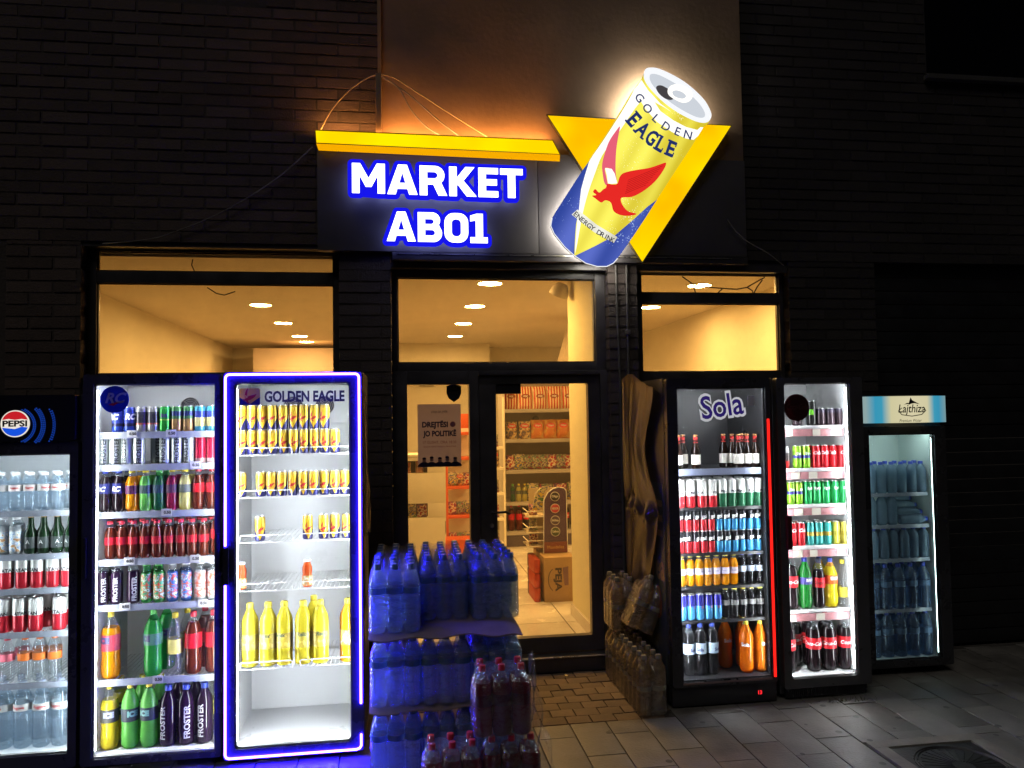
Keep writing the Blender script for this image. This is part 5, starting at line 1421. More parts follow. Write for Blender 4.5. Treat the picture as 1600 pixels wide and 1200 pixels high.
bot('frobottle', 0.031, 0.215, D_PURP, M_CLEAR, BCAP, 'black bottle with upright lettering', None, style='straight', words=[W(s='FROSTER', size=0.03, mat=pcol((0.5, 0.48, 0.52)), z=0.36, up=True, bold=0.001)], cap_r=0.017)
ALOE = lambda n, c: blotched('aloe_' + n, [c, (0.65, 0.65, 0.6), c, (0.6, 0.1, 0.05), c], 40)
bot('aloegreen', 0.029, 0.205, D_GREEN, M_GREENP, GCAP, 'green aloe drink bottle', ALOE('green', (0.05, 0.35, 0.12)), lz=(0.1, 0.72), style='straight', cap_r=0.019)
bot('aloeblue', 0.029, 0.205, drink('blue_liquid', (0.05, 0.15, 0.4)), M_CLEAR, WCAP, 'blue aloe drink bottle', ALOE('blue', (0.05, 0.2, 0.5)), lz=(0.1, 0.72), style='straight', cap_r=0.019)
bot('aloepink', 0.029, 0.205, D_COCO, M_CLEAR, WCAP, 'pale pink aloe drink bottle', ALOE('pink', (0.6, 0.3, 0.3)), lz=(0.1, 0.72), style='straight', cap_r=0.019)
bot('orange15', 0.046, 0.335, D_ORANGE, M_CLEAR, YCAP, 'tall orange soda bottle', pcol((0.45, 0.05, 0.07)), lz=(0.42, 0.66), fill=0.74, words=[W(s='ICE', size=0.04, mat=M_NAVY, z=0.58, bold=0.004)])
bot('green15', 0.045, 0.34, D_GREEN, M_GREENP, GCAP, 'tall bright green soda bottle', pcol((0.08, 0.2, 0.14)), lz=(0.47, 0.64), words=[W(s='ICE', size=0.035, mat=M_NAVY, z=0.57, bold=0.003)])
bot('clearyellow', 0.039, 0.31, M_CLEAR, M_CLEAR, YCAP, 'tall yellow-labelled tonic bottle', pcol((0.65, 0.58, 0.15)), lz=(0.34, 0.58))
bot('amber15', 0.042, 0.315, D_AMBER, M_CLEAR, RCAP, 'tall red-labelled iced tea bottle', pcol((0.52, 0.012, 0.025)), lz=(0.42, 0.66))
bot('yellow15', 0.043, 0.325, D_YELLOW, M_CLEAR, YCAP, 'tall yellow soda bottle', pcol((0.06, 0.06, 0.05)), lz=(0.42, 0.62), fill=0.78, words=[W(s='ICE', size=0.035, mat=pcol((0.35, 0.4, 0.5)), z=0.54, bold=0.003)])
bot('lime15', 0.043, 0.325, D_LIME, M_CLEAR, YCAP, 'tall light green soda bottle', pcol((0.04, 0.05, 0.06)), lz=(0.42, 0.62), fill=0.88, words=[W(s='ICE', size=0.035, mat=pcol((0.2, 0.4, 0.35)), z=0.54, bold=0.003)])
bot('fro10', 0.042, 0.3, D_PURP, D_PURP, BCAP, 'tall dark purple bottle', None, style='straight', words=[W(s='FROSTER', size=0.041, mat=pcol((0.5, 0.48, 0.52)), z=0.4, up=True, bold=0.0012)], cap_r=0.018)
bot('lemon15', 0.0425, 0.325, D_LEMON, D_LEMON, YCAP, 'tall opaque lemon yellow juice bottle', blotched('lemon_label', [(0.75, 0.62, 0.15), (0.55, 0.42, 0.05), (0.7, 0.55, 0.1)], 22), lz=(0.28, 0.52), style='straight', words=[W(s='Relax', size=0.028, mat=pcol((0.12, 0.16, 0.1)), z=0.49, shear=0.2, bold=0.001)], cap_r=0.0175)
bot('orangejuice15', 0.0425, 0.325, drink('orange_juice', (0.98, 0.4, 0.005), 0.03), drink('orange_juice', (0.98, 0.4, 0.005), 0.03), YCAP, 'tall opaque orange juice bottle', blotched('orange_label', [(0.75, 0.6, 0.4), (0.8, 0.4, 0.05)], 22), lz=(0.28, 0.52), style='straight', words=[W(s='Relax', size=0.028, mat=pcol((0.12, 0.16, 0.1)), z=0.49, shear=0.2, bold=0.001)], cap_r=0.0175)
bot('juice02', 0.0255, 0.142, D_RED, D_RED, WCAP, 'tiny orange-red juice bottle', blotched('juice_label', [(0.7, 0.6, 0.5), (0.4, 0.3, 0.1), (0.7, 0.2, 0.05)], 60), lz=(0.06, 0.42), style='jar')
bot('beer033', 0.0285, 0.21, D_BEER, D_BEER, pm('brass_cap', (0.5, 0.25, 0.08), 0.3, metal=0.6), 'brown beer bottle', pcol((0.7, 0.66, 0.6)), lz=(0.14, 0.42), style='beer', fill=1)
_beer_make = PROD['beer033']['make']
PROD['beer033']['make'] = lambda: _beer_make() + [('neck_label', lathe('neck_label', [(0.0152, 0.21 * 0.76), (0.0141, 0.21 * 0.8), (0.0133, 0.21 * 0.93)], pcol((0.5, 0.03, 0.03)), 14), [])]
bot('solaorange', 0.0265, 0.19, D_ORANGE, M_CLEAR, YCAP, 'small orange juice bottle with pale band', pcol((0.55, 0.5, 0.55)), lz=(0.36, 0.56), fill=0.82, words=[W(s='Sola', size=0.015, mat=M_NAVY, z=0.47)])
bot('soladark', 0.0265, 0.19, drink('dark_water', (0.03, 0.03, 0.035), 0.5), M_CLEAR, BCAP, 'small clear blue-capped water bottle', pcol((0.35, 0.4, 0.5)), lz=(0.4, 0.58), style='ribbed')
bot('solayellowcap', 0.0265, 0.185, drink('dark_water', (0.03, 0.03, 0.035), 0.5), M_CLEAR, YCAP, 'small clear yellow-capped bottle', pcol((0.2, 0.2, 0.2)), lz=(0.42, 0.58), style='ribbed')
bot('solawater15', 0.036, 0.31, drink('dark_water', (0.03, 0.03, 0.035), 0.5), M_CLEAR, BCAP, 'tall clear blue-labelled water bottle', pcol((0.35, 0.45, 0.55)), lz=(0.42, 0.62), style='ribbed', words=[W(s='Sola', size=0.026, mat=M_NAVY, z=0.5, bold=0.001)])
bot('solaorange15', 0.043, 0.31, drink('deep_orange_liquid', (0.9, 0.2, 0.005), 0.05), drink('deep_orange_liquid', (0.9, 0.2, 0.005), 0.05), YCAP, 'tall orange juice bottle with pale lettering', None, style='pet', fill=0.85, words=[W(s='Sola', size=0.03, mat=M_PAPER, z=0.55, bold=0.001)])
bot('cola15', 0.0455, 0.34, D_COLA, M_CLEAR, RCAP, 'tall cola bottle with red label', pcol((0.62, 0.02, 0.03)), lz=(0.4, 0.6), fill=0.76, words=[W(s='Coca-Cola', size=0.03, mat=M_PAPER, z=0.5, shear=0.3, bold=0.001)])
bot('cola10', 0.036, 0.3, D_COLA, M_CLEAR, KCAP, 'slim dark-capped cola bottle', pcol((0.55, 0.02, 0.03)), lz=(0.42, 0.62), fill=0.78, words=[W(s='Coca', size=0.028, mat=pcol((0.15, 0.02, 0.02)), z=0.52, shear=0.3, bold=0.001)])
bot('fantagreen', 0.041, 0.31, D_GREEN, D_GREEN, BCAP, 'tall green soda bottle with violet label', pcol((0.08, 0.07, 0.3)), lz=(0.48, 0.62), words=[W(s='FANTA', size=0.022, mat=M_PAPER, z=0.565, bold=0.002)])
bot('fantaorange', 0.043, 0.3, D_YELLOW, drink('amber_neck', (0.7, 0.35, 0.05)), BCAP, 'tall yellow-orange soda bottle', pcol((0.55, 0.1, 0.02)), lz=(0.48, 0.66), words=[W(s='FANTA', size=0.024, mat=M_PAPER, z=0.6, bold=0.002)])
bot('tonic', 0.035, 0.285, M_CLEAR, M_CLEAR, YCAP, 'tall clear tonic bottle with yellow cap', pcol((0.7, 0.6, 0.08)), lz=(0.2, 0.42))
bot('bluewater', 0.034, 0.21, watery('blue_water_bottle', (0.72, 0.86, 0.97), 0.4, (0.36, 0.52, 0.7)), MATS['blue_water_bottle'], BCAP, 'small blue-tinted water bottle', None, style='ribbed')
bot('bluewaterbig', 0.043, 0.3, clear('deep_blue_water_bottle', (0.4, 0.55, 0.75), 0.06, 0.35, (0.2, 0.3, 0.45), 1.5), clear('deep_blue_water_bottle'), BCAP, 'large blue-tinted water bottle', pcol((0.08, 0.13, 0.22)), lz=(0.5, 0.62), style='straight')

_BUILT = {}


def place(key, x, y, z, label, group, rotz=None):
    p = PROD[key]
    if key not in _BUILT:
        _BUILT[key] = p['make']()
    rz = random.uniform(-0.65, 0.65) * (0.4 if key == 'vee' else 1.0) if rotz is None else rotz
    t = thing(p['name'] if p['cat'] == 'bottle' else 'drink_can', label, p['cat'], (x, y, z + 0.0008), rz, group)
    for nm, me, subs in _BUILT[key]:
        o = mk(nm, me, t)
        for sn, sm in subs:
            mk(sn, sm, o)
    return t


def fill_shelf(items, z, y, shelf, fridge, side, row='', tier=None):
    """items: (product, x). Things are counted from the doorway side; side = +1 when the doorway lies towards +x of the fridge."""
    order = sorted(items, key=lambda q: -q[1] * side)
    rank = {id(q): n + 1 for n, q in enumerate(order)}
    for q in items:
        key, x = q[0], q[1]
        dy = q[2] if len(q) > 2 else 0.0
        lab = f"{PROD[key]['desc']}, {ORD[rank[id(q)]]} from doorway side, {row + ', ' if row else ''}{shelf}, {fridge}"
        ws = lab.replace(',', '').split()
        if len(ws) > 16:
            lab = lab.replace(' from doorway side', ' from doorway')
        place(key, x, y + dy + random.uniform(-0.004, 0.004), z, lab, f'drinks in the {fridge}')


def spread_x(keys, x0, step):
    return [(k, x0 + step * i) for i, k in enumerate(keys)]


# bottled goods on the shop rack
for i, k in enumerate(('amber15', 'amber15', 'cola15', 'clearyellow', 'amber15', 'lime15', 'green15', 'cola15')):
    place(k, 1.34 + 0.098 * i, 9.52, SZ[0], f"{PROD[k]['desc']} on shop rack bottom, {ORD[i + 1]} from ladder rack", 'bottles on the shop rack')
for i, k in enumerate(('dgreen05', 'pale05', 'pale05')):
    place(k, 1.36 + 0.075 * i, 9.5, SZ[1], f"{PROD[k]['desc']} low on shop rack, {ORD[i + 1]} from the ladder rack", 'bottles on the shop rack')

# ------------------------------------------------------------------ fridges
M_LINER = pm('fridge_liner', (0.8, 0.82, 0.84), 0.35, var=0.03, scale=3)
M_DLINER = pm('dark_fridge_liner', (0.025, 0.025, 0.028), 0.35, var=0.1, scale=3)
M_WIRE = pm('white_wire', (0.75, 0.76, 0.78), 0.35)
M_DWIRE = pm('dark_wire', (0.06, 0.06, 0.065), 0.35)
M_RAIL = pm('price_strip', (0.24, 0.26, 0.31), 0.25, var=0.1, scale=6)
M_DRAIL = pm('blue_grey_strip', (0.16, 0.18, 0.26), 0.3)
M_PRAIL = pm('pink_strip', (0.45, 0.2, 0.22), 0.35, var=0.2, scale=25)
M_TAGS = pm('price_tag', (0.45, 0.45, 0.46), 0.4)
M_FAN = pm('fan_dark', (0.1, 0.09, 0.12), 0.5)
M_FRDARK = pm('fridge_door_frame', (0.04, 0.04, 0.045), 0.3, var=0.2, scale=4)
SHN = ['top shelf', 'second shelf', 'third shelf', 'fourth shelf', 'fifth shelf', 'sixth shelf', 'seventh shelf']


def wire_shelf(x0, x1, y0, y1, z, mat, n=26):
    ps = [[(x0 + (x1 - x0) * (k + 0.5) / n, y0, z - 0.002), (x0 + (x1 - x0) * (k + 0.5) / n, y1, z - 0.002)] for k in range(n)]
    ps += [[(x0, yy, z - 0.005), (x1, yy, z - 0.005)] for yy in (y0, (y0 + y1) / 2, y1)]
    return tube('shelf', ps, 0.0018, mat, 4)


def fridge(label, x0, x1, yf, depth, z1, gl, led, cab=M_BLACK, frame=M_FRDARK, liner=M_LINER, door=None, wire=M_WIRE, rail=M_RAIL, shelves=(), guards=False, fans=(), gr=0.006, rail_h=0.022, inset=0.1, lt=0.0165):
    gx0, gx1, gz0, gz1 = gl
    t = thing('drinks_fridge', label, 'fridge', ((x0 + x1) / 2, yf, 0), group=None)
    yb = yf + depth
    cx0, cx1, cz0, cz1 = gx0 - 0.024, gx1 + 0.024, gz0 - 0.012, gz1 + 0.012
    yc = yf + 0.056
    top = z1
    part('cabinet', boxes('cabinet', [(x0, cx0 - 0.003, yc, yb, 0.03, top), (cx1 + 0.003, x1, yc, yb, 0.03, top), (cx0 - 0.003, cx1 + 0.003, yc, yb, 0.03, cz0 - 0.003), (cx0 - 0.003, cx1 + 0.003, yc, yb, cz1 + 0.003, top), (cx0 - 0.003, cx1 + 0.003, yb - 0.04, yb - 0.001, cz0 - 0.003, cz1 + 0.003)], cab), t)
    part('liner', boxes('liner', [(cx0 - 0.003, cx0, yc + 0.001, yb - 0.043, cz0, cz1), (cx1, cx1 + 0.003, yc + 0.001, yb - 0.043, cz0, cz1), (cx0, cx1, yc + 0.001, yb - 0.043, cz0 - 0.002, cz0), (cx0, cx1, yc + 0.001, yb - 0.043, cz1, cz1 + 0.002), (cx0, cx1, yb - 0.0425, yb - 0.0405, cz0, cz1)], liner), t)
    for fx in (x0 + 0.06, x1 - 0.06):
        for fy in (yf + 0.1, yb - 0.08):
            part('foot', lathe('foot', [(0.02, 0), (0.022, 0.01), (0.015, 0.03)], M_INK, 10), t).location = (fx - t.location.x, fy - t.location.y, 0.0)
    dx0, dx1, dz0, dz1 = door or (x0 + 0.003, x1 - 0.003, 0.035, top - 0.004)
    n = 5
    d = part('door', ring('door', rrect(dx0, dx1, dz0, dz1, 0.012, n), rrect(gx0, gx1, gz0, gz1, gr, n), yf, yf + 0.052, frame), t)
    part('glass', boxes('glass', [(gx0 - 0.004, gx1 + 0.004, yf + 0.012, yf + 0.016, gz0 - 0.004, gz1 + 0.004)], M_DOORGLASS), d)
    ip = 0.0072
    part('gasket', ring('gasket', rrect(gx0 - 0.012, gx1 + 0.012, gz0 - 0.012, gz1 + 0.012, gr + 0.004, n), rrect(gx0 + ip, gx1 - ip, gz0 + ip, gz1 - ip, max(0.004, gr - 0.002), n), yf + 0.017, yf + 0.03, pm('door_gasket', (0.35, 0.36, 0.37), 0.5) if liner is M_LINER else M_INK), d)
    for s, mat in led:
        xs = (gx0 + 0.0005, gx0 + 0.0065) if s < 0 else (gx1 - 0.0065, gx1 - 0.0005)
        part('led_strip', boxes('led_strip', [(xs[0], xs[1], yf + 0.0305, yf + 0.0305 + lt, gz0 + 0.03, gz1 - 0.03)], mat), t)
    ys0, ys1 = yf + inset, yb - 0.06
    out = []
    for z in shelves:
        s = part('shelf', wire_shelf(cx0 + 0.016, cx1 - 0.016, ys0 + 0.012, ys1, z, wire), t)
        if rail is not None:
            part('front_rail', boxes('front_rail', [(cx0 + 0.015, cx1 - 0.015, ys0, ys0 + 0.009, z - rail_h, z + 0.004)], rail, 0.002), s)
        if guards:
            xm = (cx0 + cx1) / 2
            for a, b in ((cx0 + 0.03, xm - 0.02), (xm + 0.02, cx1 - 0.02)):
                part('guard_rail', tube('guard_rail', [(a, ys0 + 0.004, z - 0.002), (a, ys0 + 0.004, z + 0.028), (a + 0.006, ys0 + 0.004, z + 0.033), (b - 0.006, ys0 + 0.004, z + 0.033), (b, ys0 + 0.004, z + 0.028), (b, ys0 + 0.004, z - 0.002)], 0.0028, wire, 6), s)
        out.append(s)
    if fans:
        zf = gz1 - 0.11
        p = part('cooling_panel', boxes('cooling_panel', [(cx0 + 0.004, cx1 - 0.004, yb - 0.075, yb - 0.044, gz1 - 0.21, cz1 - 0.004)], liner, 0.003), t)
        for fx in fans:
            part('fan', prism('fan', disc(fx, zf, 0.052, 28), yb - 0.08, yb - 0.0755, M_FAN), p)
            rg = [[(fx + q * math.cos(2 * math.pi * k / 24), yb - 0.084, zf + q * math.sin(2 * math.pi * k / 24)) for k in range(25)] for q in (0.012, 0.022, 0.032, 0.042, 0.052)]
            rg += [[(fx - 0.037, yb - 0.085, zf + 0.037), (fx + 0.037, yb - 0.085, zf - 0.037)], [(fx - 0.037, yb - 0.085, zf - 0.037), (fx + 0.037, yb - 0.085, zf + 0.037)]]
            part('fan_grille', tube('fan_grille', rg, 0.0022, M_STEEL, 4), p)
    return t, out, ys0


def price_tag(sh, x, y, z, w=0.05):
    o = part('price_tag', boxes('price_tag', [(x - w / 2, x + w / 2, y - 0.006, y - 0.001, z - 0.024, z + 0.012)], M_TAGS, 0.001), sh)
    part('digits', text_flat('0.50', 0.02, M_INK, x + w * 0.08, y - 0.007, z - 0.006, bold=0.001), o)


# ---- blue-outlined fridge
F = 'blue-outlined fridge'
LED_W = em('cool_white_led', (0.92, 0.96, 1.0), 125.0)
LED_RC = em('neutral_white_led', (0.93, 0.95, 1.0), 78.0)
LED_P = em('soft_white_led', (0.84, 0.94, 1.0), 66.0)
LED_S = em('narrow_white_led', (0.93, 0.96, 1.0), 110.0)
LED_C = em('bright_white_led', (0.95, 0.98, 1.0), 68.0)
LED_L = em('added_dim_led', (0.72, 0.95, 0.92), 18.0)  # side strips added to lift the dim lower shelves
GZ = (1.54, 1.32, 1.09, 0.842, 0.443)
t, shs, ysf = fridge('tall fridge outlined by a glowing blue tube, yellow cans and juice inside', -0.89, -0.2, 4.05, 0.62, 1.965, (-0.836, -0.262, 0.083, 1.908), [(-1, LED_W), (1, LED_W)], shelves=GZ, guards=True, rail=None, fans=(-0.62, -0.44), gr=0.02)
E_TUBE = em('blue_neon', (0.02, 0.008, 1.0), 210.0)
yt = 4.044
def rr_path(x0, x1, z0, z1, r, y):
    return [(x, y, z) for x, z in rrect(x0, x1, z0, z1, r, 5)]
P = rr_path(-0.878, -0.216, 0.045, 1.95, 0.02, yt)
# the outline runs from the gap in one upright round top and down the other, then along the foot
left_up = [(-0.878, yt, 1.09)] + [p for p in P if p[2] > 1.9 and p[0] < -0.5][::-1] + [p for p in P if p[2] > 1.9 and p[0] > -0.5][::-1] + [(-0.216, yt, 0.272)]
low = [(-0.216, yt, 0.12), (-0.216, yt, 0.075), (-0.225, yt, 0.066), (-0.27, yt, 0.06), (-0.7, yt, 0.0475), (-0.85, yt, 0.045), (-0.868, yt, 0.048), (-0.878, yt, 0.06), (-0.878, yt, 0.895)]
low = [(-0.216, yt, 0.12), (-0.216, yt, 0.062), (-0.224, yt, 0.05), (-0.24, yt, 0.045), (-0.86, yt, 0.045), (-0.872, yt, 0.05), (-0.878, yt, 0.062), (-0.878, yt, 0.895)]
dd = [c for c in t.children if c.name.split('.')[0] == 'door'][0]
part('neon_tube', tube('neon_tube', left_up, 0.0055, E_TUBE, 8), dd)
part('neon_tube', tube('neon_tube', low, 0.0055, E_TUBE, 8), dd)
part('handle', boxes('handle', [(-0.888, -0.86, 4.03, 4.0495, 0.9, 1.085)], M_INK, 0.004), dd)
part('lettering', text_flat('GOLDEN EAGLE', 0.075, M_NAVY, -0.49, 4.0605, 1.837, width=0.4, bold=0.0028), dd)
bd = part('badge', prism('badge', rrect(-0.812, -0.712, 1.795, 1.88, 0.008, 3), 4.058, 4.061, vinyl('badge_gold', (0.75, 0.5, 0.2))), dd)
part('badge_foot', prism('badge_foot', [(-0.812, 1.835), (-0.762, 1.8), (-0.712, 1.835), (-0.712, 1.796), (-0.812, 1.796)], 4.0565, 4.0575, M_NAVY), bd)
for e in EAGLE_ALL:
    part('emblem', prism('emblem', [(-0.762 + x * 0.13, 1.84 + z * 0.13) for x, z in e], 4.0545, 4.056, vinyl('red_vinyl', (0.6, 0.02, 0.06))), bd)
part('duct_panel', boxes('duct_panel', [(-0.858, -0.24, 4.585, 4.6265, 0.33, 0.4)], M_LINER, 0.01), t)
ENDY = {}
yi = 4.19
fill_shelf([('vee', -0.828 + 0.053 * i) for i in range(10)], GZ[0], yi, 'top shelf lower tier', F, 1)
fill_shelf([('vee', -0.828 + 0.053 * i) for i in range(9)], GZ[0] + 0.1285, yi, 'top shelf upper tier', F, 1)
fill_shelf([('vee', -0.828)] + [('vee', -0.729 + 0.0535 * i) for i in range(9)], GZ[1], yi, 'second shelf', F, 1)
fill_shelf([('vee', -0.735), ('vee', -0.493), ('vee', -0.412), ('vee', -0.355), ('vee', -0.292)], GZ[2], yi, 'third shelf', F, 1)
fill_shelf([('juice02', -0.828), ('juice02', -0.497)], GZ[3], yi, 'fourth shelf', F, 1)
fill_shelf([('lemon15', -0.788), ('lemon15', -0.697), ('lemon15', -0.616), ('lemon15', -0.52), ('lemon15', -0.432), ('orangejuice15', -0.29)], GZ[4], yi + 0.015, 'bottom shelf', F, 1)
fill_shelf([('lemon15', -0.478)], GZ[4], yi + 0.12, 'bottom shelf', F, 1, 'second row')

# ---- fridge with round blue badge
F = 'blue-badge fridge'
RZ = (1.663, 1.497, 1.257, 1.016, 0.787, 0.413)
t, shs, ysf = fridge('black glass-door fridge with a round blue badge, crowded with colourful soft drinks', -1.575, -0.905, 4.1, 0.62, 1.962, (-1.522, -0.94, 0.065, 1.91), [(-1, LED_RC), (1, LED_RC)], shelves=RZ, fans=(-1.2, -0.985), rail_h=0.03)
tags = {0: (-1.37, -1.18), 1: (-1.06,), 2: (-1.2,), 3: (-1.38, -1.06), 4: (-1.4, -1.02), 5: (-1.24,)}
for i, xs in tags.items():
    for x in xs:
        price_tag(shs[i], x, ysf, RZ[i])
dd = [c for c in t.children if c.name.split('.')[0] == 'door'][0]
b = part('badge', prism('badge', disc(-1.425, 1.832, 0.068, 36), 4.106, 4.111, vinyl('royal_blue_print', (0.02, 0.05, 0.42))), dd)
part('lettering', text_flat('RC', 0.07, vinyl('white_vinyl', (0.8, 0.8, 0.8)), -1.418, 4.104, 1.84, bold=0.002, shear=0.3), b)
part('swash', prism('swash', [(-1.455, 1.808), (-1.4, 1.822), (-1.375, 1.824), (-1.41, 1.812), (-1.43, 1.8)], 4.104, 4.1055, M_RED), b)
part('led_strip', boxes('led_strip', [(-1.5, -0.96, 4.16, 4.166, 1.914, 1.919)], LED_RC), t)
part('handle', boxes('handle', [(-0.93, -0.912, 4.075, 4.0995, 0.95, 1.15)], M_INK, 0.004), dd)
part('handle', boxes('handle', [(-1.56, -1.545, 4.08, 4.0995, 0.95, 1.15)], M_INK, 0.004), dd)
yi = 4.245
fill_shelf(spread_x(['rcblue'] * 2 + ['darksilver'] * 2 + ['green'] + ['greenbrown'] * 2 + ['teal'] * 2, -1.455, 0.0582), RZ[0], yi, 'top shelf', F, 1)
fill_shelf(spread_x(['frosty'] * 4, -1.528, 0.0595) + spread_x(['frosty'] * 3 + ['redcan'] * 2, -1.222, 0.0585), RZ[1], yi, 'second shelf', F, 1)
fill_shelf([('frosty', -1.285), ('frosty', -1.5), ('frosty', -1.44)], RZ[1], yi + 0.07, 'second shelf', F, 1, 'second row')
ks2 = ['rcdark', 'rcdark', 'orange05', 'lime05', 'dgreen05', 'crim05', 'pale05', 'amber05', 'amber05']
fill_shelf(spread_x(ks2, -1.513, 0.0652), RZ[2], yi, 'third shelf', F, 1)
fill_shelf(spread_x(ks2, -1.495, 0.0645), RZ[2], yi + 0.075, 'third shelf', F, 1, 'second row')
fill_shelf(spread_x(['amber04'] * 9, -1.49, 0.0575) + [('amber05', -0.965)], RZ[3], yi, 'fourth shelf', F, 1)
fill_shelf(spread_x(['amber04'] * 9, -1.47, 0.0575), RZ[3], yi + 0.07, 'fourth shelf', F, 1, 'second row')
fill_shelf([('frobottle', -1.525), ('frobottle', -1.455), ('frobottle', -1.375), ('aloegreen', -1.31), ('aloegreen', -1.248), ('aloeblue', -1.183), ('aloeblue', -1.115), ('aloepink', -1.045), ('aloepink', -0.985)], RZ[4], yi, 'fifth shelf', F, 1)
fill_shelf([('frobottle', -1.49), ('aloegreen', -1.28), ('aloeblue', -1.14), ('aloepink', -1.02)], RZ[4], yi + 0.075, 'fifth shelf', F, 1, 'second row')
fill_shelf([('orange15', -1.487), ('green15', -1.28), ('clearyellow', -1.175), ('amber15', -1.082), ('amber15', -0.985)], RZ[5], yi + 0.015, 'sixth shelf', F, 1)
fill_shelf([('green15', -1.245), ('clearyellow', -1.14), ('amber15', -1.05)], RZ[5], yi + 0.12, 'sixth shelf', F, 1, 'second row')
fill_shelf([('yellow15', -1.492), ('lime15', -1.392), ('lime15', -1.3), ('fro10', -1.205), ('fro10', -1.118), ('fro10', -1.028)], 0.056, yi + 0.015, 'bottom shelf', F, 1)
fill_shelf([('yellow15', -1.475), ('lime15', -1.37), ('lime15', -1.275), ('fro10', -1.19), ('fro10', -1.1), ('clearyellow', -1.0)], 0.056, yi + 0.13, 'bottom shelf', F, 1, 'second row')

# ---- fridge with round lit logo header
F = 'round-logo fridge'
PZ = (1.275, 1.059, 0.888, 0.673, 0.422)
t, shs, ysf = fridge('black drinks fridge under a round lit red, white and blue logo, mostly water inside', -2.235, -1.588, 4.1, 0.6, 1.86, (-2.19, -1.63, 0.105, 1.568), [(-1, LED_P), (1, LED_P)], shelves=PZ, door=(-2.232, -1.591, 0.04, 1.625), gr=0.006, rail_h=0.026)
hd = part('header', prism('header', rrect(-2.235, -1.6, 1.632, 1.858, 0.01, 3), 4.085, 4.154, pm('header_black', (0.012, 0.012, 0.02), 0.25)), t)
lx, lz, lr = -1.872, 1.718, 0.066
lg = part('logo', prism('logo', disc(lx, lz, lr, 40), 4.078, 4.084, em('logo_white', (1.0, 0.93, 0.82), 0.85)), hd)
up_ = disc(lx, lz, lr * 0.92, 20, 18, 162) + [(lx - 0.03, lz + 0.024), (lx + 0.0, lz + 0.019), (lx + 0.03, lz + 0.023)]
dn_ = disc(lx, lz, lr * 0.92, 20, 198, 342) + [(lx + 0.03, lz - 0.015), (lx, lz - 0.026), (lx - 0.03, lz - 0.022)]
part('red_wave', prism('red_wave', up_, 4.0755, 4.077, em('logo_red', (0.75, 0.02, 0.03), 0.75)), lg)
part('blue_wave', prism('blue_wave', dn_, 4.0755, 4.077, em('logo_blue', (0.01, 0.1, 0.85), 0.85)), lg)
part('lettering', text_flat('PEPSI', 0.04, M_INK, lx, 4.075, lz + 0.001, width=0.112, bold=0.0015), lg)
part('logo_rim', tube('logo_rim', [(lx + 0.068 * math.cos(2 * math.pi * k / 40), 4.083, lz + 0.068 * math.sin(2 * math.pi * k / 40)) for k in range(41)], 0.003, M_INK, 6), lg)
E_DOT = em('blue_dot_glow', (0.02, 0.12, 0.9), 0.36)
for q, (r0, span, n) in enumerate(((0.082, 70, 24), (0.09, 62, 24), (0.118, 42, 20), (0.126, 42, 20), (0.134, 36, 18), (0.172, 27, 15), (0.18, 23, 14))):
    vs, fs = [], []
    for k in range(n):
        a = R(-span + 2 * span * k / (n - 1))
        x, z = lx + r0 * math.cos(a), lz - 0.01 + r0 * math.sin(a)
        s = 0.0032
        b0 = len(vs)
        vs += [(x - s, 4.0835, z - s), (x + s, 4.0835, z - s), (x + s, 4.0835, z + s), (x - s, 4.0835, z + s)]
        fs.append((b0, b0 + 1, b0 + 2, b0 + 3))
    tag(part('dot_arc', me_from('dot_arc', vs, fs, E_DOT), hd), kind='stuff')
part('vent', boxes('vent', [(-1.79 + 0.085 * c, -1.72 + 0.085 * c, 4.622, 4.628, 1.505 - 0.014 * r, 1.511 - 0.014 * r) for c in range(2) for r in range(5)], M_INK), t)
part('cooling_panel', boxes('cooling_panel', [(-1.83, -1.62, 4.63, 4.657, 1.42, 1.57)], M_LINER, 0.003), t)
part('led_strip', boxes('led_strip', [(-2.17, -1.65, 4.17, 4.176, 1.571, 1.577)], LED_P), t)
yi = 4.245
fill_shelf(spread_x(['water05'] * 7, -2.14, 0.0665), PZ[0], yi, 'top shelf', F, 1)
fill_shelf(spread_x(['water05'] * 7, -2.12, 0.0675), PZ[0], yi + 0.08, 'top shelf', F, 1, 'second row')
fill_shelf([('coco', -2.06), ('coco', -1.998), ('coco', -1.936), ('beergreen', -1.868), ('beergreen', -1.806), ('beergreen', -1.745), ('beergreen', -1.68)], PZ[1], yi, 'second shelf', F, 1)
fill_shelf([('beergreen', -1.84), ('beergreen', -1.77), ('beergreen', -1.7), ('coco', -1.96)], PZ[1], yi + 0.075, 'second shelf', F, 1, 'second row')
fill_shelf([('beerred', -2.05), ('beerred', -1.98), ('beerred', -1.905), ('beerred', -1.835), ('beerred', -1.762), ('beerred', -1.69)], PZ[2] + 0.0, yi, 'third shelf', F, 1)
fill_shelf([('beerred', -2.055), ('beerred', -1.985), ('beerred', -1.915), ('beerred', -1.84), ('beerred', -1.73)], PZ[3], yi, 'fourth shelf', F, 1)
fill_shelf(spread_x(['beerred'] * 6, -2.03, 0.0705), PZ[3], yi + 0.08, 'fourth shelf', F, 1, 'second row')
fill_shelf(spread_x(['beerred'] * 6, -2.02, 0.0705), PZ[3], yi + 0.16, 'fourth shelf', F, 1, 'third row')
fill_shelf([('pinklabel', -2.05), ('pinklabel', -1.975), ('orangelabel', -1.893), ('orangelabel', -1.825), ('orangelabel', -1.755)], PZ[4], yi + 0.01, 'fifth shelf', F, 1)
fill_shelf([('pinklabel', -1.95), ('orangelabel', -1.86), ('orangelabel', -1.79), ('lime05', -1.69)], PZ[4], yi + 0.1, 'fifth shelf', F, 1, 'second row')
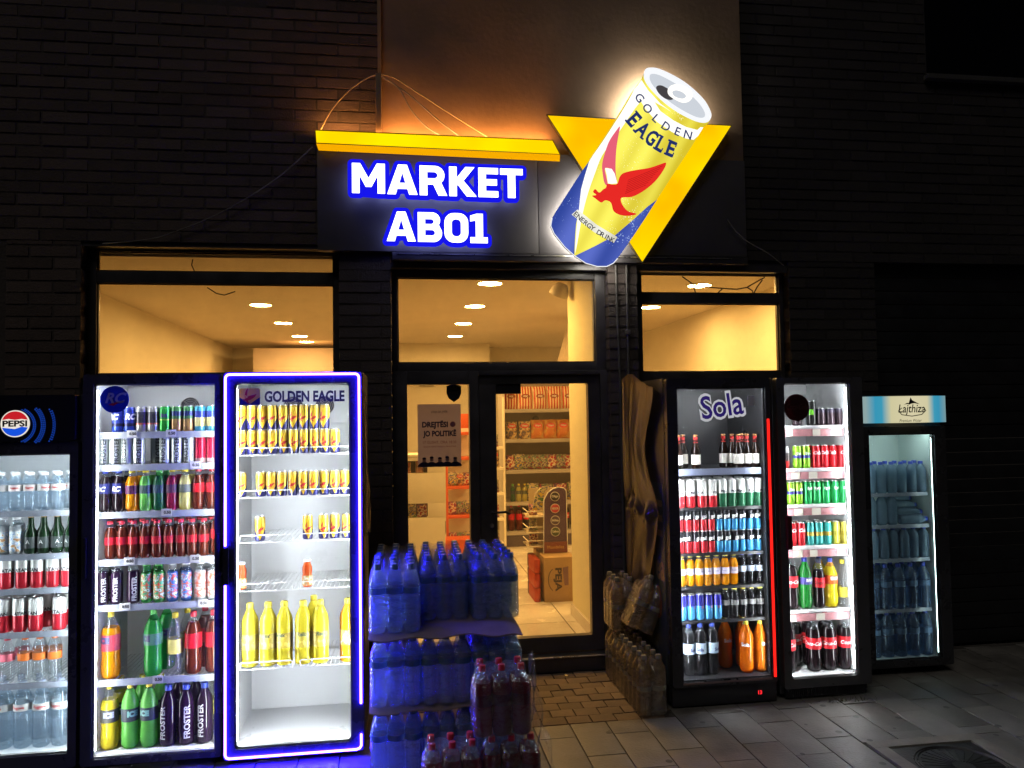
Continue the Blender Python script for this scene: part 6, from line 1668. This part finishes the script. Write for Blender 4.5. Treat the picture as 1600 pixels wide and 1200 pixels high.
fill_shelf(spread_x(['water15'] * 5, -2.075, 0.0885), 0.096, yi + 0.01, 'bottom shelf', F, 1)
fill_shelf(spread_x(['water15'] * 5, -2.045, 0.0885), 0.096, yi + 0.11, 'bottom shelf', F, 1, 'second row')

# ---- red-striped fridge
F = 'red-striped fridge'
OZ = (1.378, 1.147, 0.874, 0.674, 0.474)
t, shs, ysf = fridge('black fridge with a glowing red strip and purple word on its glass', 1.545, 2.2, 4.36, 0.64, 1.93, (1.612, 2.166, 0.152, 1.871), [(-1, em('hidden_side_led', (0.93, 0.96, 1.0), 190.0))], lt=0.008, liner=M_DLINER, shelves=OZ, wire=M_DWIRE, rail=M_INK, door=(1.548, 2.197, 0.125, 1.926), rail_h=0.014)
dd = [c for c in t.children if c.name.split('.')[0] == 'door'][0]
part('front_rail', boxes('front_rail', [(1.605, 2.175, ysf - 0.004, ysf - 0.001, 1.345, 1.384)], M_DRAIL, 0.002), shs[0])
part('red_strip', boxes('red_strip', [(2.171, 2.184, 4.352, 4.3595, 0.155, 1.68)], em('red_led_strip', (1.0, 0.012, 0.008), 1.9), 0.002), dd)
part('foot_seal', boxes('foot_seal', [(1.61, 2.16, 4.354, 4.3595, 0.14, 0.15)], pm('seal_grey', (0.2, 0.14, 0.13), 0.4)), dd)
part('lettering_ground', text_flat('Sola', 0.205, em('glowing_white_print', (0.8, 0.8, 0.85), 0.6), 1.895, 4.3715, 1.765, R(7), width=0.29, bold=0.013), dd)  # print given its own glow in place of light through the glass
part('lettering', text_flat('Sola', 0.19, em('glowing_violet_print', (0.03, 0.015, 0.16), 0.7), 1.895, 4.3705, 1.765, R(7), width=0.265, bold=0.003), dd)  # self-glowing print, stands in for light from behind
part('led_strip', boxes('led_strip', [(2.162, 2.1655, 4.3905, 4.3935, 0.19, 1.84)], em('added_slim_led', (0.93, 0.96, 1.0), 240.0)), t)  # slim strip added to brighten this half of the shelves
part('led_strip', boxes('led_strip', [(1.63, 2.15, 4.392, 4.402, 1.866, 1.8705)], LED_S), t)
part('sticker', boxes('sticker', [(2.06, 2.1, 4.369, 4.3715, 1.76, 1.82)], M_PAPER), dd)
part('kick_panel', boxes('kick_panel', [(1.55, 2.195, 4.38, 4.414, 0.01, 0.12)], M_BLACK, 0.003), t)
part('readout', text_flat('13', 0.03, em('red_readout', (1.0, 0.02, 0.03), 1.6), 2.09, 4.3785, 0.062, bold=0.001), t)
side = part('side_graphic', boxes('side_graphic', [(1.541, 1.5445, 4.43, 4.96, 0.12, 1.3)], pm('teal_print', (0.05, 0.075, 0.085), 0.45, var=0.15)), t)
M_SIDE = pm('beige_print', (0.33, 0.23, 0.12), 0.45)
for s, sz, zc, w in (('ICE', 0.3, 1.09, 0.46), ('Ice Tea', 0.22, 0.8, 0.5), ('peach', 0.07, 0.42, 0.2), ('lemon', 0.07, 0.32, 0.22)):
    pts, fs2 = text2d(s, sz, bold=0.006)
    k = w / (max(p[0] for p in pts) - min(p[0] for p in pts))
    part('lettering', me_from('lettering', [(1.5395, 4.69 - a * k, zc + b) for a, b in pts], [tuple(reversed(f)) for f in fs2] if False else fs2, M_SIDE if sz > 0.1 else pm('pale_teal_print', (0.16, 0.2, 0.19), 0.45)), side)
pk = part('fruit_mark', me_from('fruit_mark', [(1.5395, 4.56 + 0.06 * math.cos(2 * math.pi * k / 20), 0.58 + 0.1 * math.sin(2 * math.pi * k / 20)) for k in range(20)], [tuple(range(20))], pm('peach_print', (0.3, 0.1, 0.04), 0.45)), side)
yi = 4.515
fill_shelf([('beer033', 1.668), ('beer033', 1.782), ('beer033', 2.055), ('beer033', 2.112), ('beer033', 2.166)], OZ[0], yi, 'top shelf', F, -1)
fill_shelf([('beer033', 1.735), ('beer033', 2.0), ('beer033', 2.055), ('beer033', 2.12)], OZ[0], yi + 0.09, 'top shelf', F, -1, 'second row')
fill_shelf([('pejared', 1.672), ('pejared', 1.742), ('pejared', 1.813), ('pejared', 1.877)] + spread_x(['pejagreen'] * 5, 1.94, 0.0605), OZ[1], yi, 'second shelf', F, -1)
fill_shelf(spread_x(['pejared'] * 3, 1.685, 0.066) + spread_x(['pejagreen'] * 5, 1.89, 0.066), OZ[1], yi + 0.075, 'second shelf', F, -1, 'second row')
fill_shelf(spread_x(['pejared'] * 3 + ['pejagreen'] * 4, 1.7, 0.07), OZ[1], yi + 0.15, 'second shelf', F, -1, 'third row')
go = ['gored'] * 5 + ['goblue'] * 6
fill_shelf(spread_x(go, 1.668, 0.0498), OZ[2], yi, 'third shelf lower tier', F, -1)
fill_shelf(spread_x(go, 1.668, 0.0498), OZ[2] + 0.131, yi, 'third shelf upper tier', F, -1)
fill_shelf(spread_x(['solaorange'] * 7 + ['soladark'] * 3, 1.672, 0.0553), OZ[3], yi, 'fourth shelf', F, -1)
fill_shelf(spread_x(['bluecan'] * 5 + ['solayellowcap'] * 5, 1.672, 0.0553), OZ[4], yi, 'fifth shelf', F, -1)
fill_shelf([('solawater15', 1.708), ('solawater15', 1.782), ('solawater15', 1.858), ('solaorange15', 2.075), ('solaorange15', 2.165)], 0.142, yi, 'bottom shelf', F, -1)
fill_shelf([('solawater15', 1.74), ('solaorange15', 1.985), ('solaorange15', 2.1)], 0.142, yi + 0.11, 'bottom shelf', F, -1, 'second row')

# ---- round-sticker fridge
F = 'round-sticker fridge'
KZ = (1.63, 1.367, 1.145, 0.891, 0.504)
t, shs, ysf = fridge('narrow fridge with grey door frame, dark round sticker and cola inside', 2.235, 2.8, 4.36, 0.62, 1.93, (2.286, 2.716, 0.13, 1.894), [(-1, LED_C), (1, LED_C)], frame=pm('grey_door_frame', (0.07, 0.07, 0.07), 0.35, var=0.15), shelves=KZ, rail=M_WIRE, door=(2.238, 2.797, 0.075, 1.926), fans=(2.41,), gr=0.018, rail_h=0.016)
dd = [c for c in t.children if c.name.split('.')[0] == 'door'][0]
for s, z in zip(shs, KZ):
    part('price_rail', boxes('price_rail', [(2.285, 2.72, ysf - 0.008, ysf - 0.001, z - 0.062, z - 0.018)], M_PRAIL, 0.002), s)
    for k in range(random.choice((2, 3))):
        xx = 2.33 + 0.14 * k + random.uniform(0, 0.06)
        part('price_tag', boxes('price_tag', [(xx, xx + random.uniform(0.03, 0.06), ysf - 0.011, ysf - 0.009, z - 0.06, z - 0.02)], pm('cream_tag', (0.6, 0.56, 0.48), 0.5)), s)
stk = part('round_sticker', prism('round_sticker', disc(2.37, 1.745, 0.082, 36), 4.368, 4.3715, vinyl('maroon_sticker', (0.06, 0.012, 0.014))), dd)
part('lettering', text_flat('Coca-Cola', 0.05, pm('dull_red_print', (0.13, 0.05, 0.05), 0.4), 2.372, 4.367, 1.75, width=0.135, shear=0.3), stk)
part('handle', boxes('handle', [(2.268, 2.3, 4.33, 4.3595, 0.9, 1.1)], pm('dark_red_handle', (0.06, 0.008, 0.012), 0.35), 0.008), dd)
part('kick_grille', boxes('kick_grille', [(2.26 + 0.013 * k, 2.267 + 0.013 * k, 4.385, 4.414, 0.015, 0.065) for k in range(40)], M_BLACK), t)
yi = 4.515
fill_shelf([('darkcan', 2.335), ('darkcan', 2.445), ('tallblack', 2.545), ('darkcan', 2.608), ('darkcan', 2.67), ('darkcan', 2.732)], KZ[0], yi, 'top shelf', F, -1)
fill_shelf([('zero', 2.36), ('lime', 2.442), ('lime', 2.5), ('cola', 2.565), ('cola', 2.622), ('cola', 2.678), ('cola', 2.732)], KZ[1], yi, 'second shelf', F, -1)
fill_shelf([('lime', 2.355), ('cola', 2.55), ('cola', 2.61), ('cola', 2.67), ('cola', 2.73)], KZ[1], yi + 0.065, 'second shelf', F, -1, 'second row')
fill_shelf([('lime', 2.388), ('lime', 2.444), ('lemon', 2.504), ('lemon', 2.563), ('lemon', 2.622), ('lemon', 2.682), ('lemon', 2.738)], KZ[2], yi, 'third shelf', F, -1)
fill_shelf([('lime', 2.36), ('lime', 2.42), ('lemon', 2.5), ('lemon', 2.57), ('lemon', 2.64), ('lemon', 2.71)], KZ[2], yi + 0.065, 'third shelf', F, -1, 'second row')
fill_shelf([('cola', 2.393), ('cola', 2.45), ('tealgold', 2.512), ('tealgold', 2.568), ('tealgold', 2.625), ('yelcan', 2.683), ('yelcan', 2.738)], KZ[3], yi, 'fourth shelf', F, -1)
fill_shelf([('cola', 2.4), ('cola', 2.46), ('tealgold', 2.53), ('tealgold', 2.6), ('yelcan', 2.68), ('yelcan', 2.74)], KZ[3], yi + 0.065, 'fourth shelf', F, -1, 'second row')
fill_shelf([('cola15', 2.378), ('fantagreen', 2.475), ('cola10', 2.565), ('fantaorange', 2.645), ('tonic', 2.725)], KZ[4], yi + 0.01, 'fifth shelf', F, -1)
fill_shelf([('cola15', 2.4), ('cola10', 2.525), ('fantaorange', 2.63)], KZ[4], yi + 0.11, 'fifth shelf', F, -1, 'second row')
fill_shelf([('cola15', 2.352), ('cola15', 2.52), ('cola15', 2.618), ('cola15', 2.727)], 0.12, yi + 0.01, 'bottom shelf', F, -1)
fill_shelf([('cola15', 2.35), ('cola15', 2.45), ('cola15', 2.55), ('cola15', 2.66)], 0.12, yi + 0.12, 'bottom shelf', F, -1, 'second row')

# ---- mountain-sign fridge
F = 'mountain-sign fridge'
JZ = (1.163, 0.951, 0.727, 0.395)
t, shs, ysf = fridge('dim black water fridge under a lit cream and cyan mountain sign', 2.98, 3.58, 4.66, 0.46, 1.82, (3.026, 3.498, 0.093, 1.564), [(1, LED_L), (-1, LED_L)], lt=0.004, shelves=JZ, door=(2.983, 3.577, 0.05, 1.615), rail_h=0.02, liner=pm('green_white_liner', (0.6, 0.68, 0.66), 0.35))
part('led_strip', boxes('led_strip', [(3.05, 3.48, 4.74, 4.752, 1.566, 1.574)], em('dim_top_led', (0.75, 0.97, 0.92), 42.0)), t)
def header_print(name):
    m, nt, out = new_mat(name)
    e = nt.nodes.new('ShaderNodeEmission'); e.inputs[1].default_value = 0.75
    tc = nt.nodes.new('ShaderNodeTexCoord'); sx = nt.nodes.new('ShaderNodeSeparateXYZ'); nt.links.new(tc.outputs['Generated'], sx.inputs[0])
    cr = nt.nodes.new('ShaderNodeValToRGB')
    els = cr.color_ramp.elements
    els[0].position = 0.0; els[0].color = (0.35, 0.5, 0.5, 1)
    els[1].position = 1.0; els[1].color = (0.25, 0.42, 0.45, 1)
    for p_, c_ in ((0.1, (0.05, 0.4, 0.62)), (0.17, (0.06, 0.42, 0.62)), (0.27, (0.82, 0.76, 0.45)), (0.5, (0.9, 0.82, 0.52)), (0.72, (0.85, 0.78, 0.48)), (0.82, (0.06, 0.42, 0.62)), (0.89, (0.05, 0.38, 0.6))):
        q = els.new(p_); q.color = (*c_, 1)
    nt.links.new(sx.outputs['X'], cr.inputs[0]); nt.links.new(cr.outputs[0], e.inputs[0]); nt.links.new(e.outputs[0], out.inputs[0])
    return m
vs, fs = [], []
for k in range(13):
    u = k / 12
    x = 3.01 + 0.575 * u
    y = 4.66 - 0.05 * math.sin(math.pi * u)
    vs += [(x, y, 1.637), (x, y, 1.812)]
    if k:
        fs.append((2 * k - 2, 2 * k, 2 * k + 1, 2 * k - 1))
nf = len(vs)
vs += [(3.585, 4.715, 1.637), (3.585, 4.715, 1.812), (3.01, 4.715, 1.637), (3.01, 4.715, 1.812)]
fs += [(nf - 2, nf, nf + 1, nf - 1), (nf + 2, 0, 1, nf + 3), tuple([nf + 2, nf] + list(range(nf - 2, -1, -2)))[::-1], tuple([nf + 3, nf + 1] + list(range(nf - 1, 0, -2)))]
hd = part('header', me_from('header', vs, fs, header_print('lit_header_print')), t)
yh = 4.606
part('lettering', text_flat('Lajthiza', 0.075, pm('header_ink', (0.02, 0.025, 0.03), 0.5), 3.3, yh, 1.722, width=0.19, shear=0.2, bold=0.0008), hd)
part('lettering', text_flat('Premium Water', 0.028, MATS['header_ink'], 3.29, yh, 1.652, width=0.16, shear=0.3), hd)
part('mountain', prism('mountain', [(3.245, 1.755), (3.27, 1.768), (3.28, 1.764), (3.295, 1.803), (3.305, 1.785), (3.33, 1.772), (3.36, 1.757), (3.32, 1.765), (3.3, 1.762), (3.285, 1.756), (3.27, 1.76)], yh, yh + 0.001, MATS['header_ink']), hd)
part('swoosh', tube('swoosh', [(3.23, yh, 1.735), (3.205, yh, 1.715), (3.23, yh, 1.69), (3.3, yh, 1.68), (3.37, yh, 1.69), (3.4, yh, 1.715), (3.385, yh, 1.74)], 0.003, pm('grey_print', (0.12, 0.12, 0.1), 0.5), 5), hd)
part('vent', boxes('vent', [(3.06, 3.17, 5.058, 5.066, 1.47 + 0.02 * r, 1.478 + 0.02 * r) for r in range(5)], M_INK), t)
yi = 4.79
fill_shelf(spread_x(['bluewater'] * 6, 3.115, 0.0735), JZ[0], yi, 'top shelf', F, -1)
fill_shelf(spread_x(['bluewater'] * 6, 3.13, 0.0735), JZ[0], yi + 0.09, 'top shelf', F, -1, 'second row')
fill_shelf([('bluewater', 3.11), ('bluewater', 3.185), ('bluewater', 3.26)], JZ[1], yi, 'second shelf', F, -1)
for k in range(4):
    o = place('bluewater', 3.31, yi + 0.02 + 0.0 * k, JZ[1] + 0.034 + 0.0 * k, f'blue-tinted water bottle lying on its side, {ORD[k + 1]} up in the pile, second shelf, {F}', f'drinks in the {F}', 0.0)
    o.rotation_euler = (0, R(90), 0)
    o.location = (3.305, yi + 0.055 * k, JZ[1] + 0.034 + 0.041 * k)
fill_shelf(spread_x(['bluewater'] * 6, 3.115, 0.0735), JZ[2], yi, 'third shelf', F, -1)
fill_shelf(spread_x(['bluewater'] * 6, 3.13, 0.0735), JZ[2], yi + 0.09, 'third shelf', F, -1, 'second row')
fill_shelf(spread_x(['bluewaterbig'] * 5, 3.1, 0.093), JZ[3], yi, 'fourth shelf', F, -1)
fill_shelf(spread_x(['bluewaterbig'] * 5, 3.115, 0.09), JZ[3], yi + 0.1, 'fourth shelf', F, -1, 'second row')
fill_shelf(spread_x(['bluewaterbig'] * 5, 3.1, 0.093), 0.083, yi, 'bottom shelf', F, -1)
fill_shelf(spread_x(['bluewaterbig'] * 5, 3.115, 0.09), 0.083, yi + 0.1, 'bottom shelf', F, -1, 'second row')

# ------------------------------------------------------------------ stacked water packs in front of the shop
M_STACK = clear('stack_water_bottle', (0.78, 0.89, 1.0), 0.06, 0.27, (0.55, 0.67, 0.86), 1.8)
M_STACKCAP = pm('stack_blue_cap', (0.1, 0.2, 0.45), 0.4)
M_BEIGE = clear('beige_water_bottle', (0.8, 0.74, 0.6), 0.1, 0.36, (0.5, 0.42, 0.28), 1.55)
M_FILM = clear('shrink_film', (0.97, 0.98, 1.0), 0.11, 0.07, (0.78, 0.82, 0.9), 2.3)
M_CARDS = pm('grey_card_sheet', (0.24, 0.18, 0.18), 0.8, var=0.2)
D_POME = drink('dark_red_liquid', (0.26, 0.05, 0.06), 0.25)
# film gets fine wrinkles
nt = M_FILM.node_tree
_g = [n for n in nt.nodes if n.type == 'BSDF_GLOSSY'][0]
_tc = nt.nodes.new('ShaderNodeTexCoord'); _nz = nt.nodes.new('ShaderNodeTexNoise'); _nz.inputs['Scale'].default_value = 28; _nz.inputs['Detail'].default_value = 4
_bp = nt.nodes.new('ShaderNodeBump'); _bp.inputs['Strength'].default_value = 0.7; _bp.inputs['Distance'].default_value = 0.02
nt.links.new(_tc.outputs['Object'], _nz.inputs['Vector']); nt.links.new(_nz.outputs[0], _bp.inputs['Height']); nt.links.new(_bp.outputs[0], _g.inputs['Normal'])


def film_mesh(nx, ny, r, h):
    """Shrink film drawn over nx by ny bottles: pinched between bottles, sagging between the caps."""
    w, d = nx * r * 2, ny * r * 2
    per = []
    n = 12
    for i in range(nx * n):
        u = i / (nx * n); per.append((-w / 2 + w * u, -d / 2, 0, -1, u * nx))
    for i in range(ny * n):
        u = i / (ny * n); per.append((w / 2, -d / 2 + d * u, 1, 0, u * ny))
    for i in range(nx * n):
        u = i / (nx * n); per.append((w / 2 - w * u, d / 2, 0, 1, u * nx))
    for i in range(ny * n):
        u = i / (ny * n); per.append((-w / 2, d / 2 - d * u, -1, 0, u * ny))
    vs, fs = [], []
    levels = [(0.004, 0.0, 0.006), (0.03, 0.003, 0.008), (0.3 * h, 0.003, 0.01), (0.55 * h, 0.003, 0.009), (0.7 * h, 0.003, 0.012), (0.8 * h, -0.012, 0.02), (0.9 * h, -0.028, 0.024), (1.0 * h, -0.034, 0.016), (1.0 * h + 0.004, -0.045, 0.004)]
    m = len(per)
    for z, o, sc in levels:
        for x, y, ax, ay, u in per:
            pin = sc * (0.5 + 0.5 * math.cos(2 * math.pi * u)) + random.uniform(0, 0.0025)
            q = o - pin
            cxn, cyn = -x / (w / 2), -y / (d / 2)
            zz = z - (0.014 * (0.5 + 0.5 * math.cos(2 * math.pi * u)) if z > 0.85 * h else 0)
            vs.append((x + ax * q - (0.012 * x / (w / 2) if abs(ay) else 0), y + ay * q - (0.012 * y / (d / 2) if abs(ax) else 0), zz))
    for l in range(len(levels) - 1):
        for i in range(m):
            a, b = l * m + i, l * m + (i + 1) % m
            fs.append((a, b, b + m, a + m))
    return me_from('film', vs, fs, M_FILM, smooth=True, sharp=70)


def pack_proto(nx, ny, r, h, parts, film):
    return dict(nx=nx, ny=ny, r=r, h=h, parts=parts, film=film)


PW = pack_proto(3, 2, 0.0405, 0.325, bottle_parts(0.0402, 0.325, M_STACK, M_STACK, M_STACKCAP, vinyl('stack_band', (0.12, 0.26, 0.45)), lz=(0.57, 0.66), style='ribbed', cap_r=0.0165), film_mesh(3, 2, 0.0405, 0.325))
PB = pack_proto(3, 2, 0.043, 0.335, bottle_parts(0.0427, 0.335, M_BEIGE, M_BEIGE, pm('dull_cap', (0.3, 0.28, 0.22), 0.5), pcol((0.3, 0.27, 0.2)), lz=(0.42, 0.5), style='shoulder'), film_mesh(3, 2, 0.043, 0.335))
PR = pack_proto(3, 2, 0.0435, 0.305, bottle_parts(0.0432, 0.305, D_POME, M_CLEAR, RCAP, pcol((0.1, 0.02, 0.03)), lz=(0.44, 0.6), style='pet', fill=0.76), film_mesh(3, 2, 0.0435, 0.305))


def pack(pr, x, y, z, label, group, rotz=0.0, tilt=(0, 0), film=True, only=None):
    t = thing('bottle_pack', label, 'bottle pack', (x, y, z), 0, group)
    t.rotation_euler = (tilt[0], tilt[1], rotz)
    k = 0
    for j in range(pr['ny']):
        for i in range(pr['nx']):
            k += 1
            if only and k not in only:
                continue
            bx = (i - (pr['nx'] - 1) / 2) * pr['r'] * 2
            by = (j - (pr['ny'] - 1) / 2) * pr['r'] * 2
            b = mk('bottle', pr['parts'][0][1], t, (bx, by, random.uniform(0, 0.003)), (0, 0, random.uniform(-3, 3)))
            for nm, me, subs in pr['parts'][1:]:
                mk(nm, me, b)
    if film:
        mk('film', pr['film'], t)
    return t


G = 'water packs in the stack beside the blue-outlined fridge'
PXW, PYW = 0.2475, 0.168
cols = ((-0.04, 'fridge-side column'), (0.2075, 'middle column'), (0.455, 'doorway-side column'))
rowsn = ('front row', 'second row', 'third row', 'back row')
for lz_, ln in ((0.0, 'bottom layer'), (0.345, 'middle layer'), (0.69, 'top layer')):
    for r in range(4):
        for c, (cx_, cn) in enumerate(cols):
            y = 3.83 + PYW * r
            if ln == 'top layer':
                if r == 0 and c > 0:
                    continue
                yy = y + (0.03 if c > 0 else 0)
            else:
                if r > 0 and c < 2:
                    continue
                yy = y
            if ln == 'top layer' and c == 2 and r == 1:
                t = pack(PW, cx_ + 0.01, yy - 0.03, lz_ + 0.001, f'torn blue water pack, {ln}, {rowsn[r]}, {cn} of the tall stack', G, random.uniform(-.04, .04), only={1, 2, 4, 5, 3, 6})
                continue
            pack(PW, cx_ + random.uniform(-.006, .006), yy, lz_ + 0.001, f'shrink-wrapped blue water pack, {ln}, {rowsn[r]}, {cn} of the tall stack', G, random.uniform(-.025, .025))


def card_sheet(x0, x1, y0, y1, z):
    nx, ny = 30, 14
    vs, fs = [], []
    for s in (0, 1):
        for j in range(ny + 1):
            for i in range(nx + 1):
                u, v = i / nx, j / ny
                fr = max(0, 1 - v * 9)
                vs.append((x0 + (x1 - x0) * u, y0 + (y1 - y0) * v + 0.012 * math.sin(11 * u + 2) * fr, z + 0.006 * s - fr * (0.012 + 0.008 * math.sin(17 * u)) - max(0, u * 12 - 11) * 0.02))
    m = (nx + 1) * (ny + 1)
    for j in range(ny):
        for i in range(nx):
            a = j * (nx + 1) + i
            fs.append((a, a + nx + 1, a + nx + 2, a + 1)); b = a + m
            fs.append((b, b + 1, b + nx + 2, b + nx + 1))
    for i in range(nx):
        fs.append((i, i + 1, i + 1 + m, i + m))
    return me_from('card_sheet', vs, fs, M_CARDS, smooth=True, sharp=40)


tag(mk('card_sheet', card_sheet(-0.165, 0.572, 3.72, 4.42, 0.682)), 'wavy grey card sheet under the top layer of water packs', 'card sheet')
tag(mk('card_sheet', card_sheet(-0.165, 0.59, 3.735, 4.42, 0.337)), 'wavy grey card sheet under the middle layer of water packs', 'card sheet')

G2 = 'red-capped drink packs before the water stack'
pack(PR, 0.43, 3.49, 0.312, 'upper pack of dark red drink bottles with red caps before the water stack', G2, 0.02)
pack(PR, 0.47, 3.49, 0.002, 'lower doorway-side pack of dark red bottles under the upper pack', G2, 0.0)
pack(PR, 0.205, 3.46, 0.002, 'lower fridge-side pack of dark red bottles before the water stack', G2, 0.03)


def sheet(name, fn, nu, nv, mat, thick=0.002):
    vs, fs = [], []
    for j in range(nv + 1):
        for i in range(nu + 1):
            vs.append(fn(i / nu, j / nv))
    for j in range(nv):
        for i in range(nu):
            a = j * (nu + 1) + i
            fs.append((a, a + 1, a + nu + 2, a + nu + 1))
    return me_from(name, vs, fs, mat, smooth=True, sharp=75)


def wrap_fn(u, v):
    x = 0.585 + u * (0.03 + 0.11 * v ** 1.5) + 0.012 * math.sin(19 * v + 7 * u)
    y = 3.62 + 0.1 * u - 0.12 * u * v + 0.025 * math.sin(9 * v + 14 * u)
    z = max(0.004, 0.58 * (1 - v) + 0.015 * math.sin(23 * u + 5 * v))
    return (x, y, z)


tag(mk('plastic_wrap', sheet('plastic_wrap', wrap_fn, 14, 30, M_FILM)), 'loose torn clear plastic wrap trailing to the ground beside the red bottles', 'plastic wrap')


def wrap2_fn(u, v):
    return (-0.197 + 0.03 * v * math.sin(6 * u * v + 1) ** 2 * 0.6 + 0.012 * math.sin(14 * u + 4 * v) * v, 4.14 + 0.25 * u, 1.85 - 0.75 * v + 0.02 * math.sin(9 * u))


tag(mk('plastic_wrap', sheet('plastic_wrap', wrap2_fn, 12, 24, clear('dusty_film', (0.6, 0.6, 0.68), 0.2, 0.3, (0.25, 0.25, 0.3), 1.5))), 'thin dusty plastic wrap clinging to the side of the blue-outlined fridge', 'plastic wrap')

# packs beside the red-striped fridge
G3 = 'pale bottle packs beside the red-striped fridge'
for k, (y, n) in enumerate(((4.41, 'nearest the street'), (4.67, 'in the middle'), (4.93, 'against the doorway wall'))):
    pack(PB, 1.405, y, 0.002, f'pale bottle pack on the ground beside red-striped fridge, {n.replace("nearest the street", "street end")}', G3, R(90) + random.uniform(-.03, .03))
pack(PB, 1.4, 4.92, 0.342, 'pale bottle pack stacked upright against the doorway wall', G3, R(90))
tp = pack(PB, 1.42, 4.67, 0.352, 'pale bottle pack leaning towards the street on top of the middle pack', G3, R(90))
tp.rotation_euler = (R(24), R(5), R(86))
tp.location = (1.42, 4.66, 0.4)

M_TARP, nt, out = new_mat('brown_plastic_film')
_p = nt.nodes.new('ShaderNodeBsdfPrincipled'); _p.inputs['Base Color'].default_value = (0.12, 0.09, 0.05, 1); _p.inputs['Roughness'].default_value = 0.24; _p.inputs['Specular IOR Level'].default_value = 0.8
_t = nt.nodes.new('ShaderNodeBsdfTranslucent'); _t.inputs[0].default_value = (0.3, 0.21, 0.1, 1)
_x = nt.nodes.new('ShaderNodeMixShader'); _x.inputs[0].default_value = 0.2
nt.links.new(_p.outputs[0], _x.inputs[1]); nt.links.new(_t.outputs[0], _x.inputs[2]); nt.links.new(_x.outputs[0], out.inputs[0])

# brown plastic hanging on the fridge side
def brown_fn(u, v):
    w = 0.56 - 0.2 * math.sin(math.pi * min(1.0, v / 0.62)) ** 2 if v < 0.62 else 0.56 - 0.5 * (v - 0.62)
    y = 5.0 - w * u
    fold = 0.012 * math.sin(7 * u + 1.5 * v) + 0.005 * math.sin(17 * u - 5 * v + 1) + 0.004 * math.sin(11 * u + 13 * v)
    tuck = 0.02 * math.exp(-((v - 0.62) / 0.035) ** 2) * math.sin(22 * u)
    x = 1.492 - 0.03 * (1 - u) + fold * (0.55 + 0.45 * v) + tuck
    z = 1.93 - 1.3 * v + 0.05 * math.sin(4 * u + 0.5) * (1 - v) - 0.02 * math.sin(11 * u) * v
    x += 0.004 * noise.noise(Vector((u * 9, v * 2.2, 0.3))) + 0.006 * noise.noise(Vector((u * 7 + 6 * v, v * 9, 1.7))) * math.exp(-((v - 0.62) / 0.16) ** 2)
    return (min(x, 1.534), y, z)


tag(mk('plastic_sheet', sheet('plastic_sheet', brown_fn, 60, 130, M_TARP)), 'crumpled brown plastic sheet hanging down the side of red-striped fridge', 'plastic sheet')
# litter by the threshold
tag(mk('metal_litter', lathe('metal_litter', [(0.013, 0.0), (0.014, 0.004), (0.012, 0.007), (0, 0.007)], M_STEEL, 14), None, (1.06, 5.05, 0.002), (R(20), 0, 0)), 'small metal bottle top lying on the pavers before the door', 'litter')
